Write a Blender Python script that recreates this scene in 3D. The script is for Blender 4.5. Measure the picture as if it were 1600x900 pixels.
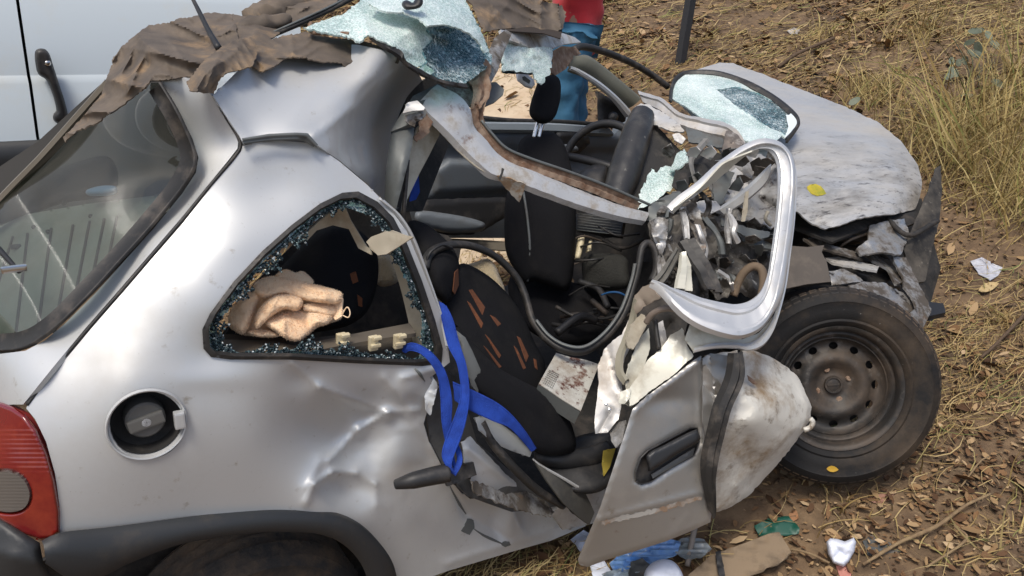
import bpy, bmesh, math, random
import numpy as np
from mathutils import Vector, Matrix, noise as mn
from mathutils.geometry import delaunay_2d_cdt
random.seed(7); rng = np.random.default_rng(7)
for o in list(bpy.data.objects): bpy.data.objects.remove(o)
S = bpy.context.scene
COL = S.collection
# ------------------------------------------------------------------ camera, sky, sun
CAM = np.array([-.445, -1.488, 1.787]); YAW, PIT, ROL, F = .602, .407, .0936, 1286.
FW = np.array([math.cos(PIT)*math.sin(YAW), math.cos(PIT)*math.cos(YAW), -math.sin(PIT)])
_r = np.array([math.cos(YAW), -math.sin(YAW), 0]); _u = np.cross(_r, FW)
RT = math.cos(ROL)*_r+math.sin(ROL)*_u; UP = -math.sin(ROL)*_r+math.cos(ROL)*_u
cd = bpy.data.cameras.new('camera'); cam = bpy.data.objects.new('camera', cd); COL.objects.link(cam)
cam.matrix_world = Matrix(((RT[0], UP[0], -FW[0], CAM[0]), (RT[1], UP[1], -FW[1], CAM[1]), (RT[2], UP[2], -FW[2], CAM[2]), (0, 0, 0, 1)))
cd.sensor_width = 36; cd.lens = 36*F/1600; cd.clip_start = .05; cd.clip_end = 500
S.camera = cam
SUN_EL, SUN_AZ = math.radians(63), math.radians(243)      # azimuth from +Y clockwise
W = bpy.data.worlds.new('World'); S.world = W; W.use_nodes = True
nt = W.node_tree; bg = nt.nodes['Background']; sky = nt.nodes.new('ShaderNodeTexSky')
sky.sky_type = 'NISHITA'; sky.sun_disc = False; sky.sun_elevation = SUN_EL; sky.sun_rotation = SUN_AZ
sky.dust_density = 3.8; sky.air_density = 1.0; sky.ozone_density = 1.0
nt.links.new(sky.outputs[0], bg.inputs[0]); bg.inputs[1].default_value = .145
sl = bpy.data.lights.new('sun', 'SUN'); sl.energy = 2.0; sl.angle = math.radians(16); sl.color = (1, .95, .86)
so = bpy.data.objects.new('sun', sl); COL.objects.link(so)
sd = Vector((math.sin(SUN_AZ)*math.cos(SUN_EL), math.cos(SUN_AZ)*math.cos(SUN_EL), math.sin(SUN_EL)))
so.rotation_euler = sd.to_track_quat('Z', 'Y').to_euler(); so.location = (0, 0, 8)
S.view_settings.view_transform = 'Standard'; S.view_settings.look = 'None'; S.view_settings.gamma = 1; S.view_settings.exposure = .1

# ------------------------------------------------------------------ helpers
def ray(u, v):
    u = np.asarray(u, float); v = np.asarray(v, float)
    return FW+((u-800)/F)[..., None]*RT-((v-450)/F)[..., None]*UP
def P(u, v, d=None): 
    if d is None: u, v, d = u
    return CAM+dep(u, v, d)*ray(u, v)
def dep(u, v, s):
    if isinstance(s, tuple):
        i = 'xyz'.index(s[0]); return (s[1]-CAM[i])/ray(u, v)[i]
    return s
def proj(p):
    q = np.asarray(p, float)-CAM; w = q@FW
    return 800+F*(q@RT)/w, 450-F*(q@UP)/w
def setm(o, m):
    o.data.materials.append(m)
def obj(name, verts, faces, mat, parent=None, smooth=True, label=None, kind=None):
    me = bpy.data.meshes.new(name); me.from_pydata([tuple(map(float, v)) for v in verts], [], [tuple(map(int, f)) for f in faces]); me.update()
    if smooth: me.polygons.foreach_set('use_smooth', [True]*len(me.polygons))
    me.materials.append(mat)
    o = bpy.data.objects.new(name, me); COL.objects.link(o)
    if parent is not None:
        o.parent = parent
        if parent.type == 'EMPTY' and parent.parent is None: o.location = -parent.location
    if label: o['label'] = label
    if kind: o['kind'] = kind
    return o
def empty(name, loc, label, cat, group=None):
    o = bpy.data.objects.new(name, None); COL.objects.link(o); o.location = Vector([float(x) for x in loc]); o.empty_display_size = .1
    return tag(o, label, cat, group)
def tag(o, label, cat, group=None):
    o['label'] = label; o['category'] = cat
    if group: o['group'] = group
    return o
def rebase(o):                                   # put a top-level mesh's origin at its base
    me = o.data; n = len(me.vertices); a = np.zeros(n*3); me.vertices.foreach_get('co', a); a = a.reshape(-1, 3)
    b = np.array([(a[:, 0].min()+a[:, 0].max())/2, (a[:, 1].min()+a[:, 1].max())/2, a[:, 2].min()])
    me.vertices.foreach_set('co', (a-b).ravel()); o.location = Vector(b.tolist()); me.update(); return o
def crom(p, n, closed=False):
    p = np.asarray(p, float); m = len(p)
    if closed: q = np.vstack([p[-1], p, p[:2]]); segs = m
    else: q = np.vstack([2*p[0]-p[1], p, 2*p[-1]-p[-2]]); segs = m-1
    out = []
    L = np.linalg.norm(np.diff(np.vstack([p, p[:1]]) if closed else p, axis=0), axis=1); T = np.concatenate([[0], np.cumsum(L)]); 
    s = np.linspace(0, T[-1], n, endpoint=not closed)
    for x in s:
        i = min(np.searchsorted(T, x, 'right')-1, segs-1); t = (x-T[i])/max(L[i], 1e-9)
        a, b, c, d = q[i], q[i+1], q[i+2], q[i+3]
        out.append(.5*(2*b+(c-a)*t+(2*a-5*b+4*c-d)*t*t+(3*b-a-3*c+d)*t**3))
    return np.array(out)
def dens(p, step, closed=True):
    p = [np.asarray(x, float) for x in p]; out = []
    for i in range(len(p) if closed else len(p)-1):
        a, b = p[i], p[(i+1) % len(p)]; k = max(1, int(np.linalg.norm(b-a)/step+.5))
        for j in range(k): out.append(a+(b-a)*j/k)
    if not closed: out.append(p[-1])
    return np.array(out)
def inpoly(Q, poly):
    r = np.zeros(len(Q), bool); x, y = Q[:, 0], Q[:, 1]; j = len(poly)-1
    for i in range(len(poly)):
        xi, yi = poly[i]; xj, yj = poly[j]
        c = ((yi > y) != (yj > y)) & (x < (xj-xi)*(y-yi)/((yj-yi) or 1e-12)+xi); r ^= c; j = i
    return r
def eopen(Q, p):
    d = np.full(len(Q), 1e9); p = np.array(p, float)
    for a, b in zip(p[:-1], p[1:]):
        ab = b-a; t = np.clip(((Q-a)@ab)/(ab@ab), 0, 1); d = np.minimum(d, np.linalg.norm(Q-(a+t[:, None]*ab), axis=1))
    return d
def edist(Q, poly):
    d = np.full(len(Q), 1e9); n = len(poly)
    for i in range(n):
        a = poly[i]; b = poly[(i+1) % n]; ab = b-a; t = np.clip(((Q-a)@ab)/max(ab@ab, 1e-9), 0, 1)
        d = np.minimum(d, np.linalg.norm(Q-(a+t[:, None]*ab), axis=1))
    return d
def tps(ctrl):
    c = np.array([[u/500, v/500] for u, v, _ in ctrl], float); z = np.array([dep(u, v, s) for u, v, s in ctrl], float); n = len(c)
    if n < 4:
        A = np.c_[np.ones(n), c][:, :n] if n < 3 else np.c_[np.ones(n), c]
        k = np.linalg.lstsq(A, z, rcond=None)[0]
        return lambda u, v: (np.c_[np.ones(len(u)), np.asarray(u)/500, np.asarray(v)/500][:, :A.shape[1]])@k
    def ph(r): return np.where(r > 1e-9, r*r*np.log(np.maximum(r, 1e-9)), 0)
    K = ph(np.linalg.norm(c[:, None]-c[None], axis=2))+1e-4*np.eye(n); Pm = np.c_[np.ones(n), c]
    A = np.block([[K, Pm], [Pm.T, np.zeros((3, 3))]]); w = np.linalg.solve(A+1e-9*np.eye(n+3), np.r_[z, 0, 0, 0])
    def f(u, v):
        q = np.c_[np.asarray(u)/500, np.asarray(v)/500]
        return ph(np.linalg.norm(q[:, None]-c[None], axis=2))@w[:n]+np.c_[np.ones(len(q)), q]@w[n:]
    return f
def nz(pts, noi):                                # crumple: toward-camera offset in metres
    r = np.zeros(len(pts))
    for k, (amp, sc, kind) in enumerate(noi):
        o = Vector((3.1*k+1, 7.7*k, 2.3*k))
        for i, p in enumerate(pts):
            q = Vector(p)*sc+o
            if kind == 's': x = mn.noise(q)
            elif kind == 'r': x = 1-2*abs(mn.noise(q))*1.6
            elif kind == 'v': 
                ds = mn.voronoi(q)[0]; x = ds[0]*1.4-.6
            else:
                ds = mn.voronoi(q)[0]; x = min(ds[1]-ds[0], .5)*2-.5
            r[i] += amp*x
    return r
def creaseoff(Q, creases, dents):
    r = np.zeros(len(Q))
    for a, b, w, amp in creases:
        a = np.array(a, float); b = np.array(b, float); ab = b-a; t = np.clip(((Q-a)@ab)/(ab@ab), 0, 1)
        d = np.linalg.norm(Q-(a+t[:, None]*ab), axis=1); r += amp*np.exp(-d/w)
    for u, v, ru, rv, amp in dents:
        r -= amp*np.exp(-((Q[:, 0]-u)/ru)**2-((Q[:, 1]-v)/rv)**2)
    return r
def tri(outline, holes, step, jag=0, smooth=False):
    def prep(l):
        l = [(p[0], p[1]) for p in l]
        if smooth:
            L = sum(math.dist(l[i], l[i-1]) for i in range(len(l))); q = crom(l, max(8, int(L/step)), True)
        else: q = dens(l, step)
        if jag:
            q = q+rng.normal(0, jag, q.shape)
        return q
    loops = [prep(outline)]+[prep(h) for h in holes]
    big = loops[0]; x0, y0 = big.min(0); x1, y1 = big.max(0)
    gx, gy = np.meshgrid(np.arange(x0, x1, step), np.arange(y0, y1, step*.866)); gx = gx+(np.arange(gx.shape[0])[:, None] % 2)*step/2
    G = np.c_[gx.ravel(), gy.ravel()]; G = G[inpoly(G, big)]; ok = edist(G, big) > step*.5
    for h in loops[1:]: ok &= ~inpoly(G, h) & (edist(G, h) > step*.5)
    G = G[ok]
    V = [Vector(p) for l in loops for p in l]+[Vector(p) for p in G]
    E = []; b = 0
    for l in loops: E += [(b+i, b+(i+1) % len(l)) for i in range(len(l))]; b += len(l)
    v2, e2, f2, *_ = delaunay_2d_cdt(V, E, [], 0, 1e-4)
    Q = np.array([tuple(v) for v in v2]); Fc = np.array([f for f in f2]); c = Q[Fc].mean(1)
    k = inpoly(c, big)
    for h in loops[1:]: k &= ~inpoly(c, h)
    Fc = Fc[k]
    a, b_, c_ = Q[Fc[:, 0]], Q[Fc[:, 1]], Q[Fc[:, 2]]
    s = (b_[:, 0]-a[:, 0])*(c_[:, 1]-a[:, 1])-(b_[:, 1]-a[:, 1])*(c_[:, 0]-a[:, 0])
    Fc[s > 0] = Fc[s > 0][:, ::-1]               # image y points down: counter-clockwise towards the camera
    return Q, Fc, loops
_cs = [0]
def crushfield(Q, px, amp, seed):
    """piecewise-planar offsets: random heights on a coarse jittered triangulation"""
    r = np.random.default_rng(seed); x0, y0 = Q.min(0)-px*2; x1, y1 = Q.max(0)+px*2
    gx, gy = np.meshgrid(np.arange(x0, x1+px, px), np.arange(y0, y1+px, px)); G = np.c_[gx.ravel(), gy.ravel()]+r.uniform(-.42, .42, (gx.size, 2))*px
    h = r.uniform(-1, 1, len(G)); v2, _, f2, ov, *_ = delaunay_2d_cdt([Vector(p) for p in G], [], [], 0, 1e-5)
    Vx = np.array([tuple(v) for v in v2]); H = np.array([h[o[0]] for o in ov]); out = np.zeros(len(Q))
    for f in f2:
        a, b, c = Vx[f[0]], Vx[f[1]], Vx[f[2]]; lo = np.minimum(np.minimum(a, b), c); hi = np.maximum(np.maximum(a, b), c)
        k = np.where((Q[:, 0] >= lo[0]-1e-6) & (Q[:, 0] <= hi[0]+1e-6) & (Q[:, 1] >= lo[1]-1e-6) & (Q[:, 1] <= hi[1]+1e-6))[0]
        if not len(k): continue
        d = (b[1]-c[1])*(a[0]-c[0])+(c[0]-b[0])*(a[1]-c[1])
        if abs(d) < 1e-9: continue
        q = Q[k]; l1 = ((b[1]-c[1])*(q[:, 0]-c[0])+(c[0]-b[0])*(q[:, 1]-c[1]))/d; l2 = ((c[1]-a[1])*(q[:, 0]-c[0])+(a[0]-c[0])*(q[:, 1]-c[1]))/d; l3 = 1-l1-l2
        ok = (l1 > -1e-6) & (l2 > -1e-6) & (l3 > -1e-6); out[k[ok]] = l1[ok]*H[f[0]]+l2[ok]*H[f[1]]+l3[ok]*H[f[2]]
    return out*amp
def rimsharp(me):
    n = len(me.edges); cnt = np.zeros(n, int); ei = np.zeros(len(me.loops), np.int32); me.loops.foreach_get('edge_index', ei); np.add.at(cnt, ei, 1)
    a = me.attributes.get('sharp_edge') or me.attributes.new('sharp_edge', 'BOOLEAN', 'EDGE'); v = np.zeros(n, bool); a.data.foreach_get('value', v); a.data.foreach_set('value', v | (cnt == 1))
def solid(o, th):
    rimsharp(o.data)
    m = o.modifiers.new('solid', 'SOLIDIFY'); m.thickness = th; m.offset = -1; m.use_even_offset = False; return o
def sheet(name, outline, ctrl, mat, parent=None, holes=(), step=9, thick=.003, smooth=False, dents=(), creases=(), noi=(), jag=0, fn=None, flat=False, label=None, kind=None, edge=None, crush=None, sharp=None, wrinkle=None):
    Q, Fc, loops = tri(outline, holes, step, jag, smooth)
    d = tps(ctrl)(Q[:, 0], Q[:, 1]) if not callable(ctrl) else ctrl(Q[:, 0], Q[:, 1])
    R_ = ray(Q[:, 0], Q[:, 1]); X = CAM+d[:, None]*R_
    off = nz(X, noi)+creaseoff(Q, creases, dents)
    if fn is not None: off = off+fn(Q)
    if wrinkle:
        cr_ = []
        for wr_ in (wrinkle if isinstance(wrinkle, list) else [wrinkle]):
            n_, am_, wd_ = wr_[:3]; _cs[0] += 1; r_ = np.random.default_rng(_cs[0]); lo, hi = Q.min(0), Q.max(0)
            for _ in range(n_):
                a_ = r_.uniform(lo, hi); t_ = r_.normal(*(wr_[3:] or (.6, 1.0))); L_ = r_.uniform(.15, .55)*np.linalg.norm(hi-lo); cr_.append((a_, a_+L_*np.array([math.cos(t_), math.sin(t_)]), wd_*r_.uniform(.6, 1.6), am_*(r_.normal() if am_ < .02 else abs(r_.normal()))))
        off = off+creaseoff(Q, cr_, ())
    if crush is None and noi and noi[0][2] == 'r':           # crumpled metal and cloth: planar facets instead of soft ripples
        wpx = np.clip(math.sqrt(np.ptp(Q[:, 0])*np.ptp(Q[:, 1]))/3.2, 9, 26); crush = [(wpx, noi[0][0]*.75), (wpx*.45, noi[0][0]*.22)]
        off = off-nz(X, noi)*.7
    if crush:
        for c_ in crush: _cs[0] += 1; off = off+crushfield(Q, c_[0], c_[1], _cs[0])
        if sharp is None: sharp = 32
    if edge:                                      # turned-in edge: (px, metres)
        e = np.minimum.reduce([edist(Q, l) for l in loops]); off = off-edge[1]*(1-np.minimum(e/edge[0], 1))**2
    X = CAM+(d-off)[:, None]*R_
    o = obj(name, X, Fc, mat, parent, not flat, label, kind)
    if sharp: o.data.set_sharp_from_angle(angle=math.radians(sharp))
    if thick: solid(o, thick)
    return o
def cushion(name, outline, ctrl, mat, parent=None, bulge=.04, back=None, w=30, step=9, noi=(), creases=(), dents=(), smooth=True, label=None, jag=0, fn=None, wrinkle=None):
    if back is None: back = bulge
    Q, Fc, loops = tri(outline, (), step, jag, smooth); nb = len(loops[0])
    d = tps(ctrl)(Q[:, 0], Q[:, 1]); R_ = ray(Q[:, 0], Q[:, 1])
    e = edist(Q, loops[0]); t = np.minimum(e/w, 1); pr = np.sqrt(np.maximum(0, 1-(1-t)**2))
    X0 = CAM+d[:, None]*R_
    off = (nz(X0, noi)+creaseoff(Q, creases, dents)+(fn(Q) if fn else 0))*np.minimum(1, t*2)+bulge*pr
    if wrinkle:
        n_, am_, wd_ = wrinkle[:3]; _cs[0] += 1; r_ = np.random.default_rng(_cs[0]); lo, hi = Q.min(0), Q.max(0); cr_ = []
        for _ in range(n_):
            a_ = r_.uniform(lo, hi); t_ = r_.uniform(0, 6.28); L_ = r_.uniform(.12, .45)*np.linalg.norm(hi-lo); cr_.append((a_, a_+L_*np.array([math.cos(t_), math.sin(t_)]), wd_*r_.uniform(.6, 1.6), am_*r_.normal()))
        off = off+creaseoff(Q, cr_, ())*np.minimum(1, t*2)
    Xf = CAM+(d-off)[:, None]*R_; Xb = CAM+(d+back*pr)[:, None]*R_
    on = e < 1e-3; idx = np.arange(len(Q)); bidx = np.where(on, idx, idx+len(Q))
    V = np.vstack([Xf, Xb]); FF = [tuple(f) for f in Fc]+[tuple(bidx[f[::-1]]) for f in Fc]
    return obj(name, V, FF, mat, parent, True, label)
def loft(name, A, B, mat, parent=None, prof=((0, 0), (1, 0)), n=40, thick=.004, label=None, noi=(), smooth=True, flat=False, sharp=False):
    a = np.array([P(*p) for p in A]); b = np.array([P(*p) for p in B])
    if sharp: 
        def rs(p):
            L = np.r_[0, np.cumsum(np.linalg.norm(np.diff(p, axis=0), axis=1))]; s = np.linspace(0, L[-1], n)
            return np.c_[[np.interp(s, L, p[:, i]) for i in range(3)]].T
        a = rs(a); b = rs(b)
    else: a = crom(a, n); b = crom(b, n)
    mid = (a+b)/2; tg = np.gradient(mid, axis=0); N = np.cross(tg, b-a); N /= np.linalg.norm(N, axis=1)[:, None]+1e-12
    s = np.sign(((CAM-mid)*N).sum(1)); s[s == 0] = 1
    s = np.sign(s.sum()) or 1
    N = N*s
    # subdivide the profile
    m = len(prof); V = np.zeros((n, m, 3))
    for j, (t, h) in enumerate(prof): V[:, j] = a+(b-a)*t+N*h
    V = V.reshape(-1, 3)
    if noi: V = V+np.repeat(N, m, 0)*nz(V, noi)[:, None]
    Fc = []
    for i in range(n-1):
        for j in range(m-1):
            f = (i*m+j, i*m+j+1, (i+1)*m+j+1, (i+1)*m+j); Fc.append(f)
    f = Fc[0]; nn = np.cross(V[f[1]]-V[f[0]], V[f[3]]-V[f[0]])
    if nn@N[0] < 0: Fc = [g[::-1] for g in Fc]
    o = obj(name, V, Fc, mat, parent, not flat, label)
    if noi or m < 5: o.data.set_sharp_from_angle(angle=math.radians(34))
    if thick: solid(o, thick)
    return o
def tube(name, pts, r, mat, parent=None, n=40, sides=8, label=None, flatten=1, kind=None, world=False, noi=0):
    p = np.array([x if world else P(*x) for x in pts], float)
    c = crom(p, n) if len(p) > 2 else p[0]+(p[1]-p[0])*np.linspace(0, 1, n)[:, None]
    rr = np.interp(np.linspace(0, 1, n), np.linspace(0, 1, len(r)), r) if hasattr(r, '__len__') else np.full(n, r)
    T = np.gradient(c, axis=0); T /= np.linalg.norm(T, axis=1)[:, None]+1e-12
    ref = np.array([0, 0, 1.]) if abs(T[0][2]) < .9 else np.array([1., 0, 0])
    V = []; U = np.cross(T[0], ref); U /= np.linalg.norm(U)
    for i in range(n):
        U = U-T[i]*(U@T[i]); U /= np.linalg.norm(U); B = np.cross(T[i], U)
        for k in range(sides):
            a = 2*math.pi*k/sides; q = rr[i]*(1+(noi*mn.noise(Vector(c[i]*30+k)) if noi else 0))
            V.append(c[i]+q*(math.cos(a)*U+flatten*math.sin(a)*B))
    Fc = [(i*sides+k, i*sides+(k+1) % sides, (i+1)*sides+(k+1) % sides, (i+1)*sides+k) for i in range(n-1) for k in range(sides)]
    Fc += [tuple(range(sides))[::-1], tuple((n-1)*sides+k for k in range(sides))]
    return obj(name, V, Fc, mat, parent, True, label, kind)
def frame_of(n, upv=(0, 0, 1)):
    n = np.array(n, float); n /= np.linalg.norm(n); x = np.cross(np.array(upv, float), n); x /= np.linalg.norm(x); return x, np.cross(n, x), n
def lathe(name, prof, c, n, mat, parent=None, sides=64, wob=0, label=None, closed=False):
    x, y, z = frame_of(n); V = []; m = len(prof)
    for k in range(sides):
        a = 2*math.pi*k/sides; e = math.cos(a)*x+math.sin(a)*y
        for r, h in prof: V.append(np.array(c)+e*r+z*h)
    Fc = [(k*m+j, ((k+1) % sides)*m+j, ((k+1) % sides)*m+j+1, k*m+j+1) for k in range(sides) for j in range(m-1)]
    if closed: Fc += [(k*m+m-1, ((k+1) % sides)*m+m-1, ((k+1) % sides)*m, k*m) for k in range(sides)]
    o = obj(name, V, Fc, mat, parent, True, label); fixn(o); o.data.set_sharp_from_angle(angle=math.radians(42)); return o
def fixn(o):
    bm = bmesh.new(); bm.from_mesh(o.data); bmesh.ops.recalc_face_normals(bm, faces=bm.faces); bm.to_mesh(o.data); bm.free()
def box(name, c, sx, sy, sz, mat, parent=None, ax=None, bev=.004, label=None, noi=()):
    bm = bmesh.new(); bmesh.ops.create_cube(bm, size=1)
    for v in bm.verts: v.co = Vector((v.co.x*sx, v.co.y*sy, v.co.z*sz))
    if bev: bmesh.ops.bevel(bm, geom=bm.edges[:], offset=bev, segments=2, affect='EDGES', profile=.7)
    x, y, z = ax if ax else (np.array([1., 0, 0]), np.array([0, 1., 0]), np.array([0, 0, 1.]))
    V = [np.array(c)+v.co.x*x+v.co.y*y+v.co.z*z for v in bm.verts]; bm.verts.index_update(); Fc = [[v.index for v in f.verts] for f in bm.faces]; bm.free()
    V = np.array(V)
    if noi: V = V+nz(V, noi)[:, None]*np.array(z)
    return obj(name, V, Fc, mat, parent, False, label)
def bulk(name, V, Fc, m, kind='stuff'):
    me = bpy.data.meshes.new(name); me.vertices.add(len(V)); me.vertices.foreach_set('co', V.ravel()); k = Fc.shape[1]
    me.loops.add(Fc.size); me.loops.foreach_set('vertex_index', Fc.ravel().astype(np.int32)); me.polygons.add(len(Fc)); me.polygons.foreach_set('loop_start', np.arange(len(Fc), dtype=np.int32)*k); me.update(calc_edges=True)
    me.materials.append(m); o = bpy.data.objects.new(name, me); COL.objects.link(o)
    if kind: o['kind'] = kind
    return o
def on(o, lift):
    from mathutils.bvhtree import BVHTree
    bv = BVHTree.FromPolygons([tuple(v.co) for v in o.data.vertices], [tuple(q.vertices) for q in o.data.polygons])
    def f(u, v):
        r = []; last = None
        for a, b in zip(u, v):
            k = Vector(ray(a, b).tolist()); h = bv.ray_cast(Vector(CAM.tolist()), k.normalized()); last = h[3]/k.length-lift if h[0] is not None else (last or 2.2); r.append(last)
        return np.array(r)
    return f
# ------------------------------------------------------------------ materials
def mat(name, col, rough=.5, metal=0, coat=0, col2=None, nscale=20, bump=0, bscale=60, spec=None, dirt=None, dscale=6, dlo=.5, dhi=.7, sheen=0, trans=0, detail=6, stops=None, coords='Object', stretch=None, rvar=0, dmask=None):
    m = bpy.data.materials.new(name); m.use_nodes = True; t = m.node_tree; b = t.nodes['Principled BSDF']; L = t.links
    b.inputs['Base Color'].default_value = (*col, 1); b.inputs['Roughness'].default_value = rough; b.inputs['Metallic'].default_value = metal
    b.inputs['Coat Weight'].default_value = coat; b.inputs['Coat Roughness'].default_value = .06
    if sheen: b.inputs['Sheen Weight'].default_value = sheen
    if trans: b.inputs['Transmission Weight'].default_value = trans
    if spec is not None: b.inputs['Specular IOR Level'].default_value = spec
    tc = t.nodes.new('ShaderNodeTexCoord'); src = tc.outputs[coords]
    if stretch:
        mp = t.nodes.new('ShaderNodeMapping'); mp.inputs['Scale'].default_value = stretch; L.new(src, mp.inputs[0]); src = mp.outputs[0]
    def noi(sc, det=detail, ro=.6):
        n = t.nodes.new('ShaderNodeTexNoise'); n.inputs['Scale'].default_value = sc; n.inputs['Detail'].default_value = det; n.inputs['Roughness'].default_value = ro; L.new(src, n.inputs['Vector']); return n
    c = None
    if col2 is not None:
        n = noi(nscale); r = t.nodes.new('ShaderNodeValToRGB'); r.color_ramp.elements[0].position = .35; r.color_ramp.elements[1].position = .65
        r.color_ramp.elements[0].color = (*col, 1); r.color_ramp.elements[1].color = (*col2, 1); L.new(n.outputs[0], r.inputs[0]); c = r.outputs[0]
    for k, dd in enumerate(dirt if isinstance(dirt, list) else ([(dirt, dscale, dlo, dhi)] if dirt else [])):
        dc, ds, lo, hi = dd
        n = noi(ds, 10, .68); r = t.nodes.new('ShaderNodeMapRange'); r.inputs[1].default_value = lo; r.inputs[2].default_value = hi; L.new(n.outputs[0], r.inputs[0])
        if dmask and k > 0:
            sx_ = t.nodes.new('ShaderNodeSeparateXYZ'); L.new(tc.outputs['Object'], sx_.inputs[0]); wn = noi(2.5, 4); ad_ = t.nodes.new('ShaderNodeMath'); ad_.operation = 'MULTIPLY_ADD'; L.new(wn.outputs[0], ad_.inputs[0]); ad_.inputs[1].default_value = .5; L.new(sx_.outputs[dmask[0]], ad_.inputs[2])
            mr_ = t.nodes.new('ShaderNodeMapRange'); mr_.inputs[1].default_value = dmask[1]; mr_.inputs[2].default_value = dmask[2]; mr_.inputs[3].default_value = 1; mr_.inputs[4].default_value = .12; L.new(ad_.outputs[0], mr_.inputs[0])
            ml_ = t.nodes.new('ShaderNodeMath'); ml_.operation = 'MULTIPLY'; L.new(r.outputs[0], ml_.inputs[0]); L.new(mr_.outputs[0], ml_.inputs[1]); r = ml_
        x = t.nodes.new('ShaderNodeMix'); x.data_type = 'RGBA'; L.new(r.outputs[0], x.inputs[0]); x.inputs[7].default_value = (*dc, 1)
        if c is None: x.inputs[6].default_value = (*col, 1)
        else: L.new(c, x.inputs[6])
        c = x.outputs[2]
        if metal:
            q = t.nodes.new('ShaderNodeMapRange'); q.inputs[3].default_value = metal; q.inputs[4].default_value = metal*.25; L.new(r.outputs[0], q.inputs[0])
            if not b.inputs['Metallic'].is_linked: L.new(q.outputs[0], b.inputs['Metallic'])
            q2 = t.nodes.new('ShaderNodeMapRange'); q2.inputs[3].default_value = rough; q2.inputs[4].default_value = .75; L.new(r.outputs[0], q2.inputs[0])
            if not b.inputs['Roughness'].is_linked: L.new(q2.outputs[0], b.inputs['Roughness'])
    if c is not None: L.new(c, b.inputs['Base Color'])
    if bump:
        n = noi(bscale, 8); bp = t.nodes.new('ShaderNodeBump'); bp.inputs['Strength'].default_value = bump; bp.inputs['Distance'].default_value = .01; L.new(n.outputs[0], bp.inputs['Height']); L.new(bp.outputs[0], b.inputs['Normal'])
    if rvar and not b.inputs['Roughness'].is_linked:
        n = noi(rvar, 8); q = t.nodes.new('ShaderNodeMapRange'); q.inputs[3].default_value = rough*.6; q.inputs[4].default_value = min(1, rough*1.5); L.new(n.outputs[0], q.inputs[0]); L.new(q.outputs[0], b.inputs['Roughness'])
    return m
def island(name, stops, rough=.8, bump=0):
    m = bpy.data.materials.new(name); m.use_nodes = True; t = m.node_tree; b = t.nodes['Principled BSDF']; L = t.links
    g = t.nodes.new('ShaderNodeNewGeometry'); r = t.nodes.new('ShaderNodeValToRGB'); r.color_ramp.interpolation = 'LINEAR'
    e = r.color_ramp.elements
    while len(e) < len(stops): e.new(.5)
    for i, (p, c) in enumerate(stops): e[i].position = p; e[i].color = (*c, 1)
    L.new(g.outputs['Random Per Island'], r.inputs[0])
    n = t.nodes.new('ShaderNodeTexNoise'); n.inputs['Scale'].default_value = 90; x = t.nodes.new('ShaderNodeMix'); x.data_type = 'RGBA'; x.blend_type = 'MULTIPLY'; x.inputs[0].default_value = .45
    L.new(r.outputs[0], x.inputs[6]); L.new(n.outputs['Color'], x.inputs[7])
    L.new(r.outputs[0], b.inputs['Base Color']); b.inputs['Roughness'].default_value = rough; b.inputs['Specular IOR Level'].default_value = .2
    return m
PAINT = mat('silver_paint', (.575, .588, .588), .46, .42, .4, dirt=[((.42, .39, .34), 2.2, .48, .95), ((.30, .26, .2), 30, .62, .80), ((.22, .2, .17), 150, .66, .74)])
PAINTD = mat('dusty_silver_paint', (.55, .54, .52), .5, .5, .1, dirt=[((.34, .27, .19), 5, .46, .72), ((.2, .13, .08), 17, .60, .75)], bump=.05, bscale=40)
PAINTW = mat('scuffed_pale_paint', (.60, .595, .575), .45, .4, .1, dirt=[((.40, .35, .28), 5, .46, .72), ((.10, .09, .08), 13, .56, .68), ((.15, .14, .13), 45, .60, .68)], bump=.12, bscale=45)
BARE = mat('crushed_bare_metal', (.52, .52, .51), .34, .85, 0, dirt=[((.09, .075, .06), 10, .36, .55), ((.24, .12, .05), 7, .60, .72), ((.04, .035, .03), 24, .58, .66)], bump=.25, bscale=50)
INNER = mat('cream_inner_paint', (.56, .55, .47), .4, .1, .2, dirt=[((.30, .25, .17), 7, .5, .75)])
RAILP = mat('torn_rail_paint', (.58, .58, .57), .42, .4, .2, dirt=[((.34, .31, .27), 12, .48, .62), ((.17, .075, .035), 9, .60, .70)], bump=.12, bscale=35)
RUST = mat('rusty_steel', (.16, .085, .05), .85, .1, 0, col2=(.30, .22, .16), nscale=30, bump=.4, bscale=70)
BLACK = mat('black_plastic', (.018, .018, .019), .5, dirt=[((.09, .08, .07), 9, .52, .8)], bump=.03, bscale=200)
DARKJ = mat('cavity_shade_grime', (.018, .017, .016), .8, dirt=[((.06, .05, .042), 14, .48, .7)], bump=.4, bscale=30)  # near-black colour for shade inside cabin and cavities; also for grimy parts
BUMPER = mat('dark_grey_plastic', (.026, .028, .030), .48, dirt=[((.09, .07, .05), 5, .56, .85)], bump=.06, bscale=300)
RUBBER = mat('black_rubber', (.022, .021, .02), .55, dirt=[((.13, .11, .09), 18, .5, .8)], bump=.05, bscale=120)
TYRE = mat('dusty_tyre_rubber', (.0145, .0142, .0145), .7, dirt=[((.085, .062, .042), 3.2, .44, .70), ((.3, .29, .27), 70, .68, .72)], bump=.12, bscale=90, spec=.25)
TREADM = mat('muddy_tyre_tread', (.03, .028, .026), .85, dirt=[((.15, .10, .06), 6, .42, .65)], bump=.5, bscale=45)
RIM = mat('brake_dust_steel', (.036, .034, .032), .5, .4, dirt=[((.10, .072, .05), 6, .42, .68), ((.17, .155, .14), 22, .58, .8)], bump=.15, bscale=60)
GREYTRIM = mat('blue_grey_trim', (.15, .17, .19), .5, dirt=[((.13, .12, .10), 6, .5, .8)], bump=.05, bscale=150)
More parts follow.
